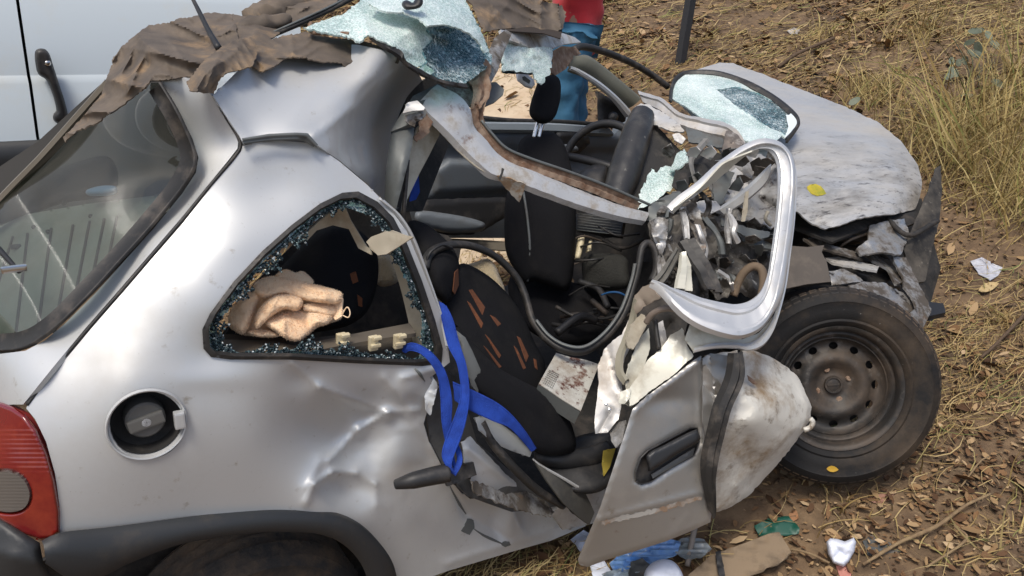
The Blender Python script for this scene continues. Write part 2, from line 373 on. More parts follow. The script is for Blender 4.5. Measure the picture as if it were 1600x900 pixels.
GREYPIL = mat('grey_pillar_trim', (.125, .135, .132), .5, .2, dirt=[((.08, .07, .06), 10, .5, .75)])
FABRIC = mat('black_seat_fabric', (.009, .009, .0105), .95, bump=.25, bscale=250, dirt=[((.022, .02, .018), 6, .5, .85)], spec=.2)
ORANGE = mat('rust_orange_fabric', (.13, .045, .018), .95, bump=.25, bscale=250)
BEIGE = mat('beige_trim', (.40, .36, .28), .65, dirt=[((.22, .17, .11), 9, .48, .75)], bump=.08, bscale=80)
GREYTRAY = mat('grey_tray_plastic', (.36, .37, .34), .6, dirt=[((.24, .23, .2), 5, .45, .75)], bump=.05, bscale=90)
TARP = mat('brown_tarp_cloth', (.085, .068, .053), .75, col2=(.16, .125, .092), nscale=7, bump=.15, bscale=90, dirt=[((.30, .20, .11), 9, .54, .72), ((.05, .042, .036), 6, .58, .75)])
TARPE = mat('tarp_underside_shade', (.035, .025, .018), .9)  # tarp cloth darkened: shade on its underside put into the colour
TOWEL = mat('peach_towel', (.82, .54, .32), .95, sheen=.2, col2=(.88, .69, .48), nscale=7, bump=.2, bscale=160, dirt=[((.74, .47, .27), 9, .55, .75)])
BLUE = mat('blue_webbing', (.017, .05, .30), .75, bump=.5, bscale=420, col2=(.022, .075, .44), nscale=30, spec=.25)
SANDM = mat('pale_sand', (.52, .40, .27), .95, col2=(.60, .49, .35), nscale=5, bump=.5, bscale=25, dirt=[((.30, .2, .12), 8, .55, .7)])
VANW = mat('white_van_paint', (.53, .59, .62), .3, 0, .4, dirt=[((.55, .55, .5), 3, .5, .8)])
CHROME = mat('bright_steel', (.7, .7, .7), .22, 1)
REDL = mat('red_lens', (.17, .006, .006), .2, coat=1, spec=.6, dirt=[((.30, .035, .015), 7, .45, .7)])
GREYL = mat('smoke_lens', (.11, .10, .09), .2, coat=.8)
REDC = mat('red_cloth', (.48, .022, .03), .85, bump=.15, bscale=60, sheen=.2)
BLUEC = mat('blue_trousers', (.025, .11, .20), .85, bump=.2, bscale=40, col2=(.04, .14, .24), nscale=8)
SKIN = mat('brown_skin', (.28, .13, .075), .5)
HAIR = mat('black_hair', (.01, .009, .008), .8)
WHITEP = mat('white_plastic', (.75, .76, .78), .5, dirt=[((.5, .46, .4), 12, .5, .8)])
PAPER = mat('white_paper', (.72, .76, .86), .8, dirt=[((.5, .5, .52), 14, .55, .75)])
IVORY = mat('ivory_plastic', (.62, .54, .36), .5, dirt=[((.4, .32, .18), 20, .5, .8)])
CARD = mat('brown_cardboard', (.23, .17, .11), .9, dirt=[((.12, .09, .06), 9, .5, .7)], bump=.1, bscale=40)
GREENP = mat('green_plastic', (.008, .075, .05), .45)
SLATE = mat('grey_plastic_scrap', (.06, .065, .065), .6, dirt=[((.14, .11, .08), 9, .5, .7)])
YLEAF = mat('yellow_leaf', (.52, .40, .03), .7, col2=(.30, .30, .03), nscale=40)
BLEAF = mat('tan_leaf', (.37, .25, .13), .8, col2=(.30, .18, .08), nscale=40, bump=.3, bscale=60)
PLEAF = mat('pink_brown_leaf', (.30, .14, .10), .7, col2=(.36, .2, .13), nscale=40)
SPOT = mat('spattered_white_metal', (.52, .51, .46), .45, .1, dirt=[((.33, .29, .24), 9, .45, .6), ((.13, .06, .04), 15, .54, .62), ((.10, .04, .03), 60, .58, .62)], bump=.05)
POSTM = mat('dark_post_metal', (.035, .037, .042), .55)
YEL = mat('yellow_tape', (.35, .27, .04), .6)
FLEECE = mat('cream_fleece', (.45, .37, .24), .95, sheen=.4, bump=1, bscale=90)
def glass_mats():
    m = bpy.data.materials.new('rear_window_glass'); m.use_nodes = True; t = m.node_tree; L = t.links; t.nodes.remove(t.nodes['Principled BSDF']); out = t.nodes['Material Output']
    tr = t.nodes.new('ShaderNodeBsdfTransparent'); tr.inputs[0].default_value = (.44, .50, .47, 1); gl = t.nodes.new('ShaderNodeBsdfGlossy'); gl.inputs['Roughness'].default_value = .03
    di = t.nodes.new('ShaderNodeBsdfDiffuse'); di.inputs[0].default_value = (.34, .31, .26, 1)
    fr = t.nodes.new('ShaderNodeFresnel'); fr.inputs[0].default_value = 1.5; mx = t.nodes.new('ShaderNodeMixShader'); L.new(fr.outputs[0], mx.inputs[0]); L.new(tr.outputs[0], mx.inputs[1]); L.new(gl.outputs[0], mx.inputs[2])
    n = t.nodes.new('ShaderNodeTexNoise'); n.inputs['Scale'].default_value = 5; n.inputs['Detail'].default_value = 3
    r = t.nodes.new('ShaderNodeMapRange'); r.inputs[1].default_value = .35; r.inputs[2].default_value = .8; r.inputs[3].default_value = .03; r.inputs[4].default_value = .13; L.new(n.outputs[0], r.inputs[0])
    m2 = t.nodes.new('ShaderNodeMixShader'); L.new(r.outputs[0], m2.inputs[0]); L.new(mx.outputs[0], m2.inputs[1]); L.new(di.outputs[0], m2.inputs[2]); L.new(m2.outputs[0], out.inputs[0])
    def crack(name, sc, lo, hi, col, base, qw, ew):
        k = bpy.data.materials.new(name); k.use_nodes = True; t = k.node_tree; L = t.links; b = t.nodes['Principled BSDF']; out = t.nodes['Material Output']
        tc = t.nodes.new('ShaderNodeTexCoord')
        v = t.nodes.new('ShaderNodeTexVoronoi'); v.feature = 'DISTANCE_TO_EDGE'; v.inputs['Scale'].default_value = sc*.8; L.new(tc.outputs['Object'], v.inputs['Vector'])
        v2 = t.nodes.new('ShaderNodeTexVoronoi'); v2.inputs['Scale'].default_value = sc; L.new(tc.outputs['Object'], v2.inputs['Vector'])
        n = t.nodes.new('ShaderNodeTexNoise'); n.inputs['Scale'].default_value = 7; n.inputs['Detail'].default_value = 9; L.new(tc.outputs['Object'], n.inputs['Vector'])
        e = t.nodes.new('ShaderNodeMapRange'); e.inputs[1].default_value = .02; e.inputs[2].default_value = .13; e.inputs[3].default_value = 1; e.inputs[4].default_value = 0; L.new(v.outputs['Distance'], e.inputs[0])
        q = t.nodes.new('ShaderNodeMapRange'); q.inputs[1].default_value = lo; q.inputs[2].default_value = hi; L.new(n.outputs[0], q.inputs[0])
        cell = t.nodes.new('ShaderNodeSeparateColor'); L.new(v2.outputs['Color'], cell.inputs[0])
        def mad(a, m_, c_, cl=True):
            n_ = t.nodes.new('ShaderNodeMath'); n_.operation = 'MULTIPLY_ADD'; n_.use_clamp = cl; L.new(a, n_.inputs[0]); n_.inputs[1].default_value = m_
            if hasattr(c_, 'links'): L.new(c_, n_.inputs[2])
            else: n_.inputs[2].default_value = c_
            return n_.outputs[0]
        op = mad(e.outputs[0], ew, mad(q.outputs[0], qw, base), True)
        sp = t.nodes.new('ShaderNodeMapRange'); sp.inputs[1].default_value = .8; sp.inputs[2].default_value = .95; L.new(cell.outputs[0], sp.inputs[0])
        op = mad(sp.outputs[0], .5, op, True)
        cf = mad(e.outputs[0], .35, mad(q.outputs[0], .35, mad(cell.outputs[1], .35, 0)), True)
        cr = t.nodes.new('ShaderNodeValToRGB'); cr.color_ramp.elements[0].color = (*col, 1); cr.color_ramp.elements[1].color = (.88, .93, .90, 1); L.new(cf, cr.inputs[0])
        L.new(cr.outputs[0], b.inputs['Base Color']); b.inputs['Roughness'].default_value = .22; b.inputs['Coat Weight'].default_value = .5
        bp = t.nodes.new('ShaderNodeBump'); bp.inputs['Strength'].default_value = .5; bp.inputs['Distance'].default_value = .005; L.new(v2.outputs['Color'], bp.inputs['Height']); L.new(bp.outputs[0], b.inputs['Normal'])
        tr = t.nodes.new('ShaderNodeBsdfTransparent'); tr.inputs[0].default_value = (.50, .72, .76, 1)
        mx = t.nodes.new('ShaderNodeMixShader'); L.new(op, mx.inputs[0]); L.new(tr.outputs[0], mx.inputs[1]); L.new(b.outputs[0], mx.inputs[2]); L.new(mx.outputs[0], out.inputs[0]); return k
    return m, crack('crazed_windscreen_glass', 150, .32, .66, (.47, .66, .61), .55, .4, .3), crack('dark_crazed_glass', 130, .45, .75, (.22, .36, .42), .04, .35, .35)
GLASS, CRACK, CRACKD = glass_mats()
SHARD = mat('tempered_glass_grain', (.16, .26, .29), .12, coat=.5, spec=.8, trans=.35)
SOIL = mat('leafy_soil', (.11, .07, .04), .95, col2=(.21, .14, .078), nscale=9, bump=.9, bscale=22, dirt=[((.05, .035, .022), 3, .5, .68), ((.26, .19, .11), 28, .58, .72)], detail=12)
LITTER = island('dry_leaf_litter', [(0, (.05, .028, .016)), (.25, (.12, .065, .034)), (.55, (.22, .125, .06)), (.82, (.34, .225, .115)), (1, (.48, .35, .21))])
STRAW = island('dry_grass_straw', [(0, (.18, .115, .045)), (.4, (.34, .24, .10)), (.8, (.46, .35, .17)), (.95, (.30, .27, .09)), (1, (.12, .17, .05))], .7)
GREENG = island('herb_leaves', [(0, (.035, .055, .02)), (.5, (.07, .095, .04)), (1, (.12, .13, .06))], .7)

# ------------------------------------------------------------------ ground
def gz(x, y):
    s = np.asarray(x, float)+.25*np.asarray(y, float)
    b = np.interp(s, [-50, 1.1, 1.45, 1.85, 2.9, 3.7, 4.7, 6, 15, 40, 200], [0, 0, .06, .17, .38, .55, .95, 1.35, 4.0, 8, 9])
    return b
def gzn(x, y):
    x = np.atleast_1d(np.asarray(x, float)); y = np.atleast_1d(np.asarray(y, float)); b = gz(x, y)
    n = np.array([mn.noise(Vector((a*1.3, c*1.3, 0)))*.035+mn.noise(Vector((a*5, c*5, 3)))*.016 for a, c in zip(x, y)]); return b+n
def ghit(u, v):
    k = ray(u, v)
    for d in np.arange(.8, 60, .02):
        p = CAM+d*k
        if p[2] < gz(p[0], p[1]): return p, d
    return p, d
def build_ground():
    ax = np.unique(np.r_[np.linspace(-150, -8, 16), np.linspace(-8, -1, 20), np.arange(-1, 9, .07), np.linspace(9, 16, 40), np.linspace(16, 150, 30)])
    ay = np.unique(np.r_[np.linspace(-150, -8, 16), np.linspace(-8, -2, 18), np.arange(-2, 9, .07), np.linspace(9, 18, 40), np.linspace(18, 150, 30)])
    gx, gy = np.meshgrid(ax, ay); z = gzn(gx.ravel(), gy.ravel()); n = len(ax)
    V = np.c_[gx.ravel(), gy.ravel(), z]; Fc = [(j*n+i, j*n+i+1, (j+1)*n+i+1, (j+1)*n+i) for j in range(len(ay)-1) for i in range(n-1)]
    return obj('ground', V, Fc, SOIL, kind='structure')
ground = build_ground()
# ------------------------------------------------------------------ white van beyond the wreck
van = empty('white_van', (-1.2, 3.5, 0), 'white van parked beyond the wrecked hatchback, black door handle on its flank', 'van')
def build_van():
    prof = [(.34, .06), (.46, .02), (.77, 0), (.785, .012), (1.02, -.015), (1.045, .022), (1.05, .024), (1.36, .045), (1.385, .075), (1.40, .08), (1.75, .18), (2.02, .30), (2.12, .42), (2.15, .75)]
    x0, x1 = -3.6, .98
    def side(xa, xb, name):
        xs = np.linspace(xa, xb, 12); V = []; 
        for x in xs:
            for z, dy in prof: V.append((x, 2.6+dy, z))
        m = len(prof); Fc = [(i*m+j, (i+1)*m+j, (i+1)*m+j+1, i*m+j+1) for i in range(11) for j in range(m-1)]
        o = obj(name, V, Fc, VANW, van); solid(o, .012); return o
    sx = float(P(52, 165, ('y', 2.6))[0]); a = side(x0, sx-.006, 'front_door'); b = side(sx+.006, x1, 'side_panel')
    sheet('seam_backing', [(-30, -20), (20, -20), (90, 235), (40, 235)], [(-30, -20, ('y', 2.95)), (20, -20, ('y', 2.95)), (90, 235, ('y', 2.75))], BLACK, van, (), 20, .01)
    V = [(x, 4.4-dy, z) for x in (x0, x1) for z, dy in prof]; m = len(prof)
    o = obj('far_side_panel', V, [(j, j+1, m+j+1, m+j) for j in range(m-1)], VANW, van); solid(o, .012)
    obj('roof', [(x0, 3.35, 2.155), (x1, 3.35, 2.155), (x1, 3.65, 2.155), (x0, 3.65, 2.155)], [(0, 1, 2, 3)], VANW, van)
    pr = [(2.6+dy, z) for z, dy in prof]+[(4.4-dy, z) for z, dy in reversed(prof)]
    for x, nm in ((x0+.003, 'front_panel'), (x1-.003, 'rear_panel')):
        obj(nm, [(x, y, z) for y, z in pr], [tuple(range(len(pr)))], VANW, van, False)
    box('underbody', (-1.3, 3.5, .36), 4.4, 1.7, .12, BUMPER, van)
    # dark lower trim strip
    V = []; tp = [(.44, .018), (.46, -.02), (.70, -.035), (.755, -.03), (.775, 0.0)]
    for x in (x0, x1): V += [(x, 2.6+dy-.006, z) for z, dy in tp]
    o = obj('side_moulding', V, [(j, 5+j, 6+j, j+1) for j in range(4)], BUMPER, van); solid(o, .01)
    for x in (-2.7, .35):
        for y in (2.78, 4.22):
            w = lathe('wheel', [(.1, .08), (.2, .10), (.31, .09), (.33, .05), (.33, -.05), (.31, -.09), (.1, -.08)], (x, y, .33), (0, -1 if y < 3 else 1, 0), TYRE, van, 32)
            lathe('rim', [(.001, .06), (.08, .07), (.19, .085), (.21, .105)], (x, y, .33), (0, -1 if y < 3 else 1, 0), RIM, w, 24)
    # handle
    y0 = 2.555
    cushion('door_handle', [(55, 80), (68, 76), (77, 84), (83, 102), (92, 130), (101, 158), (106, 182), (100, 192), (90, 193), (83, 186), (84, 177), (88, 172), (83, 150), (73, 126), (61, 117), (56, 104)], [(57, 80, ('y', y0)), (105, 190, ('y', y0)), (50, 190, ('y', y0)), (100, 80, ('y', y0))], BLACK, van, .03, .03, 7, 3)
    h = van.children[-1]
    cushion('door_lock', [(70, 95), (78, 95), (80, 100), (76, 104), (70, 102)], [(70, 95, ('y', 2.52)), (80, 100, ('y', 2.52)), (70, 104, ('y', 2.52))], CHROME, h, .006, .01, 4, 2)
build_van()

# ------------------------------------------------------------------ the wrecked hatchback
car = empty('wrecked_car', (.9, .8, 0), 'crushed silver hatchback with its roof torn open and right side smashed', 'car')
ARCH = [(612, 882), (592, 848), (560, 819), (520, 803), (460, 797), (400, 799), (300, 810), (200, 824), (92, 845)]
QW = [(318, 545), (316, 515), (328, 490), (365, 440), (410, 392), (455, 352), (500, 318), (535, 301), (560, 299), (590, 315), (615, 340), (636, 380), (660, 440), (680, 500), (692, 545), (690, 568), (660, 572), (560, 568), (455, 562), (360, 562), (330, 558)]
FUEL = [(228+59*math.cos(a)+2, 664+53*math.sin(a)) for a in np.linspace(0, 2*math.pi, 28, endpoint=False)]
def flank_ctrl():
    y = lambda u, v, a: (u, v, ('y', a))
    return [y(40, 637, .07), y(92, 832, .0), y(75, 700, .03), y(228, 662, -.005), y(300, 810, -.012), y(420, 797, -.02), y(520, 803, -.02), y(618, 905, .015), y(905, 815, .07), y(800, 855, .05), y(190, 458, .135), y(280, 350, .19), y(377, 230, .235), y(492, 224, .235), y(575, 288, .19), y(640, 365, .13), y(697, 565, .07), y(690, 700, .06), y(325, 550, .04), y(455, 565, .02), y(325, 480, .055), y(450, 350, .135), y(200, 600, .02), y(400, 680, -.012), y(300, 420, .10), y(560, 680, .05), y(120, 560, .09)]
FLK = tps(flank_ctrl())
CAPG = mat('grey_cap_plastic', (.12, .118, .11), .5)
def build_flank():
    out = [(92, 832), (93, 790), (86, 740), (72, 690), (55, 655), (41, 638), (46, 627), (92, 574), (142, 514), (192, 457), (242, 399), (288, 346), (332, 290), (364, 253), (377, 236), (379, 228), (400, 223), (440, 220), (480, 223), (492, 226), (530, 252), (575, 290), (610, 326), (636, 362), (660, 420), (684, 480), (697, 520), (703, 566), (688, 578), (672, 590), (686, 604), (676, 622), (668, 640), (662, 662), (670, 690), (690, 728), (704, 750), (722, 772), (760, 778), (790, 775), (805, 768), (850, 782), (880, 790), (912, 800), (915, 822), (860, 845), (800, 862), (700, 892), (655, 908), (622, 912)]+ARCH
    dents = [(545, 690, 70, 48, .055), (470, 660, 60, 60, .018), (600, 640, 60, 30, .02), (540, 768, 44, 28, .04), (500, 780, 30, 30, -.012), (640, 610, 28, 22, -.02), (620, 700, 30, 60, -.02), (740, 800, 30, 30, .02), (330, 590, 70, 20, -.006), (470, 590, 30, 22, .012), (290, 665, 14, 34, .004), (420, 300, 60, 45, .012), (350, 380, 60, 30, -.006), (797, 812, 13, 32, -.026), (770, 815, 18, 26, .014)]
    cr = [((500, 605), (605, 645), 10, .016), ((605, 645), (560, 672), 9, .020), ((560, 672), (515, 718), 10, .022), ((605, 645), (655, 640), 7, .012), ((500, 720), (480, 760), 12, .012), ((478, 785), (492, 755), 6, .013), ((492, 755), (520, 737), 6, .016), ((520, 737), (556, 738), 6, .013), ((556, 738), (586, 756), 6, .009), ((586, 756), (588, 790), 7, .008), ((600, 590), (660, 660), 8, .01), ((455, 565), (500, 605), 7, .008), ((630, 590), (690, 575), 7, .014), ((702, 757), (728, 803), 3, -.01), ((728, 803), (800, 845), 3, -.008), ((740, 765), (800, 790), 6, .014), ((790, 775), (815, 830), 7, .016), ((640, 650), (690, 720), 8, .012), ((700, 880), (900, 815), 10, .012)]
    def fn(Q):                                    # local crumple round the dent, fading to smooth sheet
        X = CAM+FLK(Q[:, 0], Q[:, 1])[:, None]*ray(Q[:, 0], Q[:, 1])
        m = np.exp(-((Q[:, 0]-640)/110)**2-((Q[:, 1]-690)/110)**2)
        return m*(crushfield(Q, 44, .011, 3)+crushfield(Q, 15, .0022, 4))+.0012*nz(X, [(1, 5, 's')])
    q = sheet('quarter_panel', out, FLK, PAINT, car, [QW, FUEL], 5, .006, dents=dents, creases=cr, fn=fn)
    fl = on(q, .002)
    for pts in ([(702, 757), (708, 770), (718, 788), (728, 803)], [(740, 826), (755, 836), (772, 844), (786, 850)], [(664, 596), (655, 583), (648, 576)]):
        u = np.array([p[0] for p in pts], float); v = np.array([p[1] for p in pts], float)
        tube('torn_seam', [(a, b, c) for a, b, c in zip(u, v, fl(u, v))], [.001, .003, .004, .0015], GREYPIL, q, 20, 6)
    sheet('torn_seam', [(730, 810), (740, 812), (742, 826), (734, 836), (720, 830), (726, 822)], fl, GREYPIL, q, (), 3, .002, jag=.6)
    sheet('paint_chip', [(786, 846), (796, 846), (798, 852), (790, 855), (784, 852)], fl, GREYPIL, q, (), 3, .002, jag=.4)
    # raised lip round the filler, dark bowl, cap
    c = P(230, 664, float(FLK([230], [664])[0])); n = np.array([-.05, -1, .12]); n /= np.linalg.norm(n)
    c = c-n*.0
    r0 = 57*float(FLK([230], [664])[0])/F
    lathe('filler_lip', [(r0*1.05, -.004), (r0*1.02, .003), (r0*.985, .002), (r0*.95, -.008), (r0*.9, -.03)], c, n, PAINT, q, 48)
    lathe('filler_bowl', [(r0*.915, -.008), (r0*.88, -.045), (r0*.5, -.06), (.001, -.06)], c, n, DARKJ, q, 40)
    cap = lathe('fuel_cap', [(.001, .004), (.033, .004), (.037, 0), (.039, -.05)], c-n*.024, n, CAPG, q, 32)
    x, y, z = frame_of(n)
    box('cap_grip', c-n*.016, .068, .026, .012, CAPG, cap, (x*.97+y*.2, y*.97-x*.2, z), .004)
    lathe('cap_badge', [(.001, .002), (.0085, .002), (.009, .001), (.009, -.01)], c-n*.012, n, WHITEP, cap, 24)
    box('filler_hinge', c+x*(r0*.82)+n*.004, .02, .034, .02, PAINT, q, (x, y, z), .004)
    return q
quarter = build_flank()
GROOVE = mat('groove_shade', (.035, .035, .032), .7)
def build_rear():
    # hatch frame to the right of the glass
    out = [(36, 632), (86, 570), (136, 510), (186, 453), (236, 395), (281, 343), (326, 288), (357, 250), (371, 232), (372, 222), (368, 212), (345, 175), (330, 148), (318, 133), (290, 121), (256, 121), (250, 128), (277, 168), (301, 217), (310, 246), (306, 270), (285, 302), (240, 357), (195, 407), (150, 457), (100, 507), (70, 532), (40, 548), (0, 553), (-80, 552), (-160, 560), (-160, 690), (-60, 660), (0, 634), (20, 632)]
    ct = [(u, v, ('y', y)) for u, v, y in [(36, 632, .08), (136, 510, .13), (236, 395, .18), (326, 288, .22), (371, 225, .25), (330, 148, .28), (290, 121, .33), (256, 121, .36), (310, 246, .295), (285, 302, .27), (195, 407, .215), (100, 507, .17), (0, 553, .2), (0, 634, .14), (-160, 560, .7), (-160, 690, .62)]]
    h = sheet('rear_hatch', out, ct, PAINT, car, (), 6, .012)
    gl = [(253, 129), (278, 170), (300, 217), (308, 246), (304, 268), (283, 300), (238, 355), (193, 405), (148, 455), (98, 505), (69, 529), (39, 544), (0, 549), (-90, 548), (-130, 480), (-60, 380), (0, 312), (60, 250), (110, 195), (165, 132)]
    gc = [(253, 129, 1.70), (308, 246, 1.70), (193, 405, 1.64), (39, 544, 1.61), (0, 312, 2.15), (165, 132, 2.0), (-130, 480, 2.2)]
    global GLD; GLD = tps(gc)
    g = sheet('rear_window', gl, lambda u, v: GLD(u, v)+.006, GLASS, h, (), 16, .0)
    def off(pts, k, c=(120, 380)):
        c = np.array(c); return [tuple(c+(np.array(p)-c)*k) for p in pts]
    sealA = [(253, 129), (278, 170), (300, 217), (309, 247), (304, 269), (283, 301), (238, 356), (193, 406), (148, 456), (98, 506), (69, 530), (39, 546), (0, 550), (-90, 549)]
    sealB = [(226, 146), (250, 185), (268, 222), (274, 246), (270, 258), (252, 288), (210, 338), (168, 386), (126, 430), (84, 474), (60, 494), (36, 508), (0, 514), (-90, 514)]
    loft('window_seal', [(u, v, float(GLD([u], [v])[0])-.004) for u, v in sealA], [(u+(a-u)*.8, v+(b-v)*.8, float(GLD([u], [v])[0])+.004) for (a, b), (u, v) in zip(sealB, sealA)], RUBBER, h, ((0, 0), (.06, .006), (.14, .006), (.2, 0), (1, -.002)), 60, .003)
    loft('hatch_edge', [(-60, 372, 2.22), (0, 304, 2.16), (60, 243, 2.1), (110, 187, 2.06), (166, 124, 2.0)], [(-56, 380, 2.2), (3, 312, 2.14), (64, 249, 2.08), (114, 193, 2.04), (169, 131, 1.98)], mat('bronze_seal', (.16, .14, .11), .5), h, ((0, -.02), (.2, .004), (.7, .008), (1, 0)), 30, .01)
    # wiper
    tube('wiper_arm', [(-30, 360, 1.72), (10, 402, 1.66), (30, 425, 1.63)], [.007, .006, .004], BLACK, h, 16)
    box('wiper_head', P(22, 420, 1.622), .045, .014, .012, CHROME, h, (P(34, 432, 1.62)-P(10, 408, 1.63))/np.linalg.norm(P(34, 432, 1.62)-P(10, 408, 1.63)) if 0 else None, .004)
    # ribbed load cover and dark interior behind the glass
    tr = [(-200, 470), (-60, 380), (40, 335), (140, 318), (270, 302), (262, 322), (190, 402), (120, 470), (60, 530), (0, 560), (-160, 560)]
    tc = [(-60, 380, 2.3), (40, 335, 2.2), (270, 302, 1.86), (0, 560, 1.72), (120, 470, 1.74), (-160, 560, 2.1)]
    T = tps(tc)
    ribs = [(-40, 560, 20, 370), (20, 560, 43, 365), (55, 545, 80, 357), (85, 520, 114, 352), (112, 490, 140, 346), (140, 455, 163, 342), (165, 425, 183, 338)]
    cr = [((a, b), (c, d), 2.2, -.012) for a, b, c, d in ribs]+[((20, 352), (250, 326), 3, .008), ((-20, 382), (160, 350), 3, -.006)]
    t = sheet('load_cover', tr, T, GREYTRAY, car, (), 5, .006, creases=cr)
    for a, b, c, e_ in ribs:
        us, vs_ = np.linspace(a, c, 9), np.linspace(b, e_, 9)
        tube('cover_groove_shade', [(u, v, float(T([u], [v])[0])-.002) for u, v in zip(us, vs_)], .0032, GROOVE, t, 16, 6)  # dark tubes paint the shade in the cover's moulded grooves
    for u, v in ((53, 355), (75, 362), (142, 338), (100, 318)):
        lathe('cover_screw', [(.001, .004), (.005, .003), (.006, 0)], P(u, v, float(T([u], [v])[0])-.004), -ray(u, v), DARKJ, t, 10)
    box('cover_latch', P(28, 385, float(T([28], [385])[0])-.004), .035, .02, .008, BLACK, t)
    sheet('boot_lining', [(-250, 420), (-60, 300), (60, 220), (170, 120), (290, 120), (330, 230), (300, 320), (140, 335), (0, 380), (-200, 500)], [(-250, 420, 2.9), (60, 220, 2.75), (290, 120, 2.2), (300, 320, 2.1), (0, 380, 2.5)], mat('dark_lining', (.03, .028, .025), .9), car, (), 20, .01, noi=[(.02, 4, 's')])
    cushion('rear_parcel', [(-20, 330), (30, 300), (95, 262), (170, 245), (178, 300), (90, 320), (10, 350)], [(-20, 330, 2.3), (170, 245, 2.15), (178, 300, 2.05), (10, 350, 2.25)], FABRIC, car, .05, .05, 30, 9, noi=[(.02, 12, 's')])
    cushion('blue_bag', [(135, 297), (160, 290), (182, 292), (178, 304), (140, 306)], [(135, 297, 2.0), (182, 292, 1.98), (178, 304, 1.98)], mat('pale_blue_plastic', (.25, .42, .72), .5), car, .02, .02, 8, 4)
    sm = [(42, 633), (89, 572), (139, 512), (189, 455), (239, 397), (284, 344.5), (329, 289), (361, 251.5), (374, 234), (375.5, 224), (371, 212), (348, 176), (331, 148)]
    tube('hatch_gap_shade', [(u, v, float(FLK([u], [v])[0])+.0005) for u, v in sm], .0034, RUBBER, h, 120, 6)  # black tube painting the shade of the open hatch seam
    # tail light
    body = [(-40, 622), (0, 628), (22, 636), (40, 648), (58, 672), (74, 708), (86, 752), (94, 800), (94, 832), (84, 842), (62, 845), (38, 838), (0, 815), (-40, 790)]
    ly = [(-40, 622, ('y', .2)), (0, 628, ('y', .13)), (40, 648, ('y', .062)), (74, 708, ('y', .022)), (94, 815, ('y', -.004)), (62, 845, ('y', .012)), (0, 815, ('y', .06)), (-40, 790, ('y', .12)), (20, 730, ('y', .05))]
    LD = tps(ly)
    hole = [tuple(p) for p in crom([(24, 741), (38, 752), (46, 771), (41, 790), (26, 799), (2, 799), (-22, 790), (-34, 765), (-20, 744), (3, 737)], 48, True)]
    ribsf = lambda Q: .0006*np.sin(Q[:, 1]/5.5*2*math.pi/1.3)*(Q[:, 1] > 668)*(Q[:, 1] < 736)
    t = sheet('tail_light', body, LD, REDL, car, [hole], 2.5, .015, fn=lambda Q: ribsf(Q)+.006, edge=(7, .012))
    sheet('reverse_lens', hole, LD, GREYL, t, (), 2, .01, smooth=True, fn=lambda Q: 0.010+.0006*np.sin(Q[:, 1]*2*math.pi/5))
    sheet('lamp_housing', body, lambda u, v: LD(u, v)+.02, mat('lamp_red_housing', (.25, .02, .015), .5), t, (), 14, .01)
    # bumper
    bo = [(-80, 760), (0, 808), (36, 832), (62, 848), (68, 880), (100, 930), (60, 1000), (-80, 980)]
    sheet('rear_bumper', bo, [(-80, 760, ('y', .16)), (0, 808, ('y', .05)), (62, 848, ('y', -.005)), (100, 930, ('y', -.01)), (60, 1000, ('y', .02)), (-80, 980, ('y', .12)), (20, 880, ('y', .0))], BUMPER, car, (), 9, .02, edge=(10, .015), creases=[((-60, 850), (66, 880), 14, .01)])
    # wheel arch trim
    A = [(66, 847), (95, 835), (150, 829), (200, 823), (300, 809), (400, 798), (460, 796), (520, 801), (562, 818), (594, 848), (614, 880), (622, 930), (624, 1000)]
    B = [(70, 880), (110, 905), (150, 905), (200, 880), (280, 850), (380, 834), (440, 831), (500, 835), (535, 850), (560, 875), (574, 905), (578, 940), (580, 1000)]
    loft('wheel_arch_trim', [(u, v, ('y', -.022)) for u, v in A], [(u, v, ('y', -.035)) for u, v in B], BUMPER, car, ((0, -.008), (.06, .012), (.45, .018), (.9, .014), (1, 0)), 70, .02)
    # inner arch and wheel
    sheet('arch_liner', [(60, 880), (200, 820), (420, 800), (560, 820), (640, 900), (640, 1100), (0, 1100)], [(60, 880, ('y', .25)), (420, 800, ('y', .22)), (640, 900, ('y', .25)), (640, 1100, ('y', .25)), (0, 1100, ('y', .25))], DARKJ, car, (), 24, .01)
    wheel('rear_wheel', P(385, 985, ('y', .14)), np.array([.02, -1, .02]), .30, TREADM)
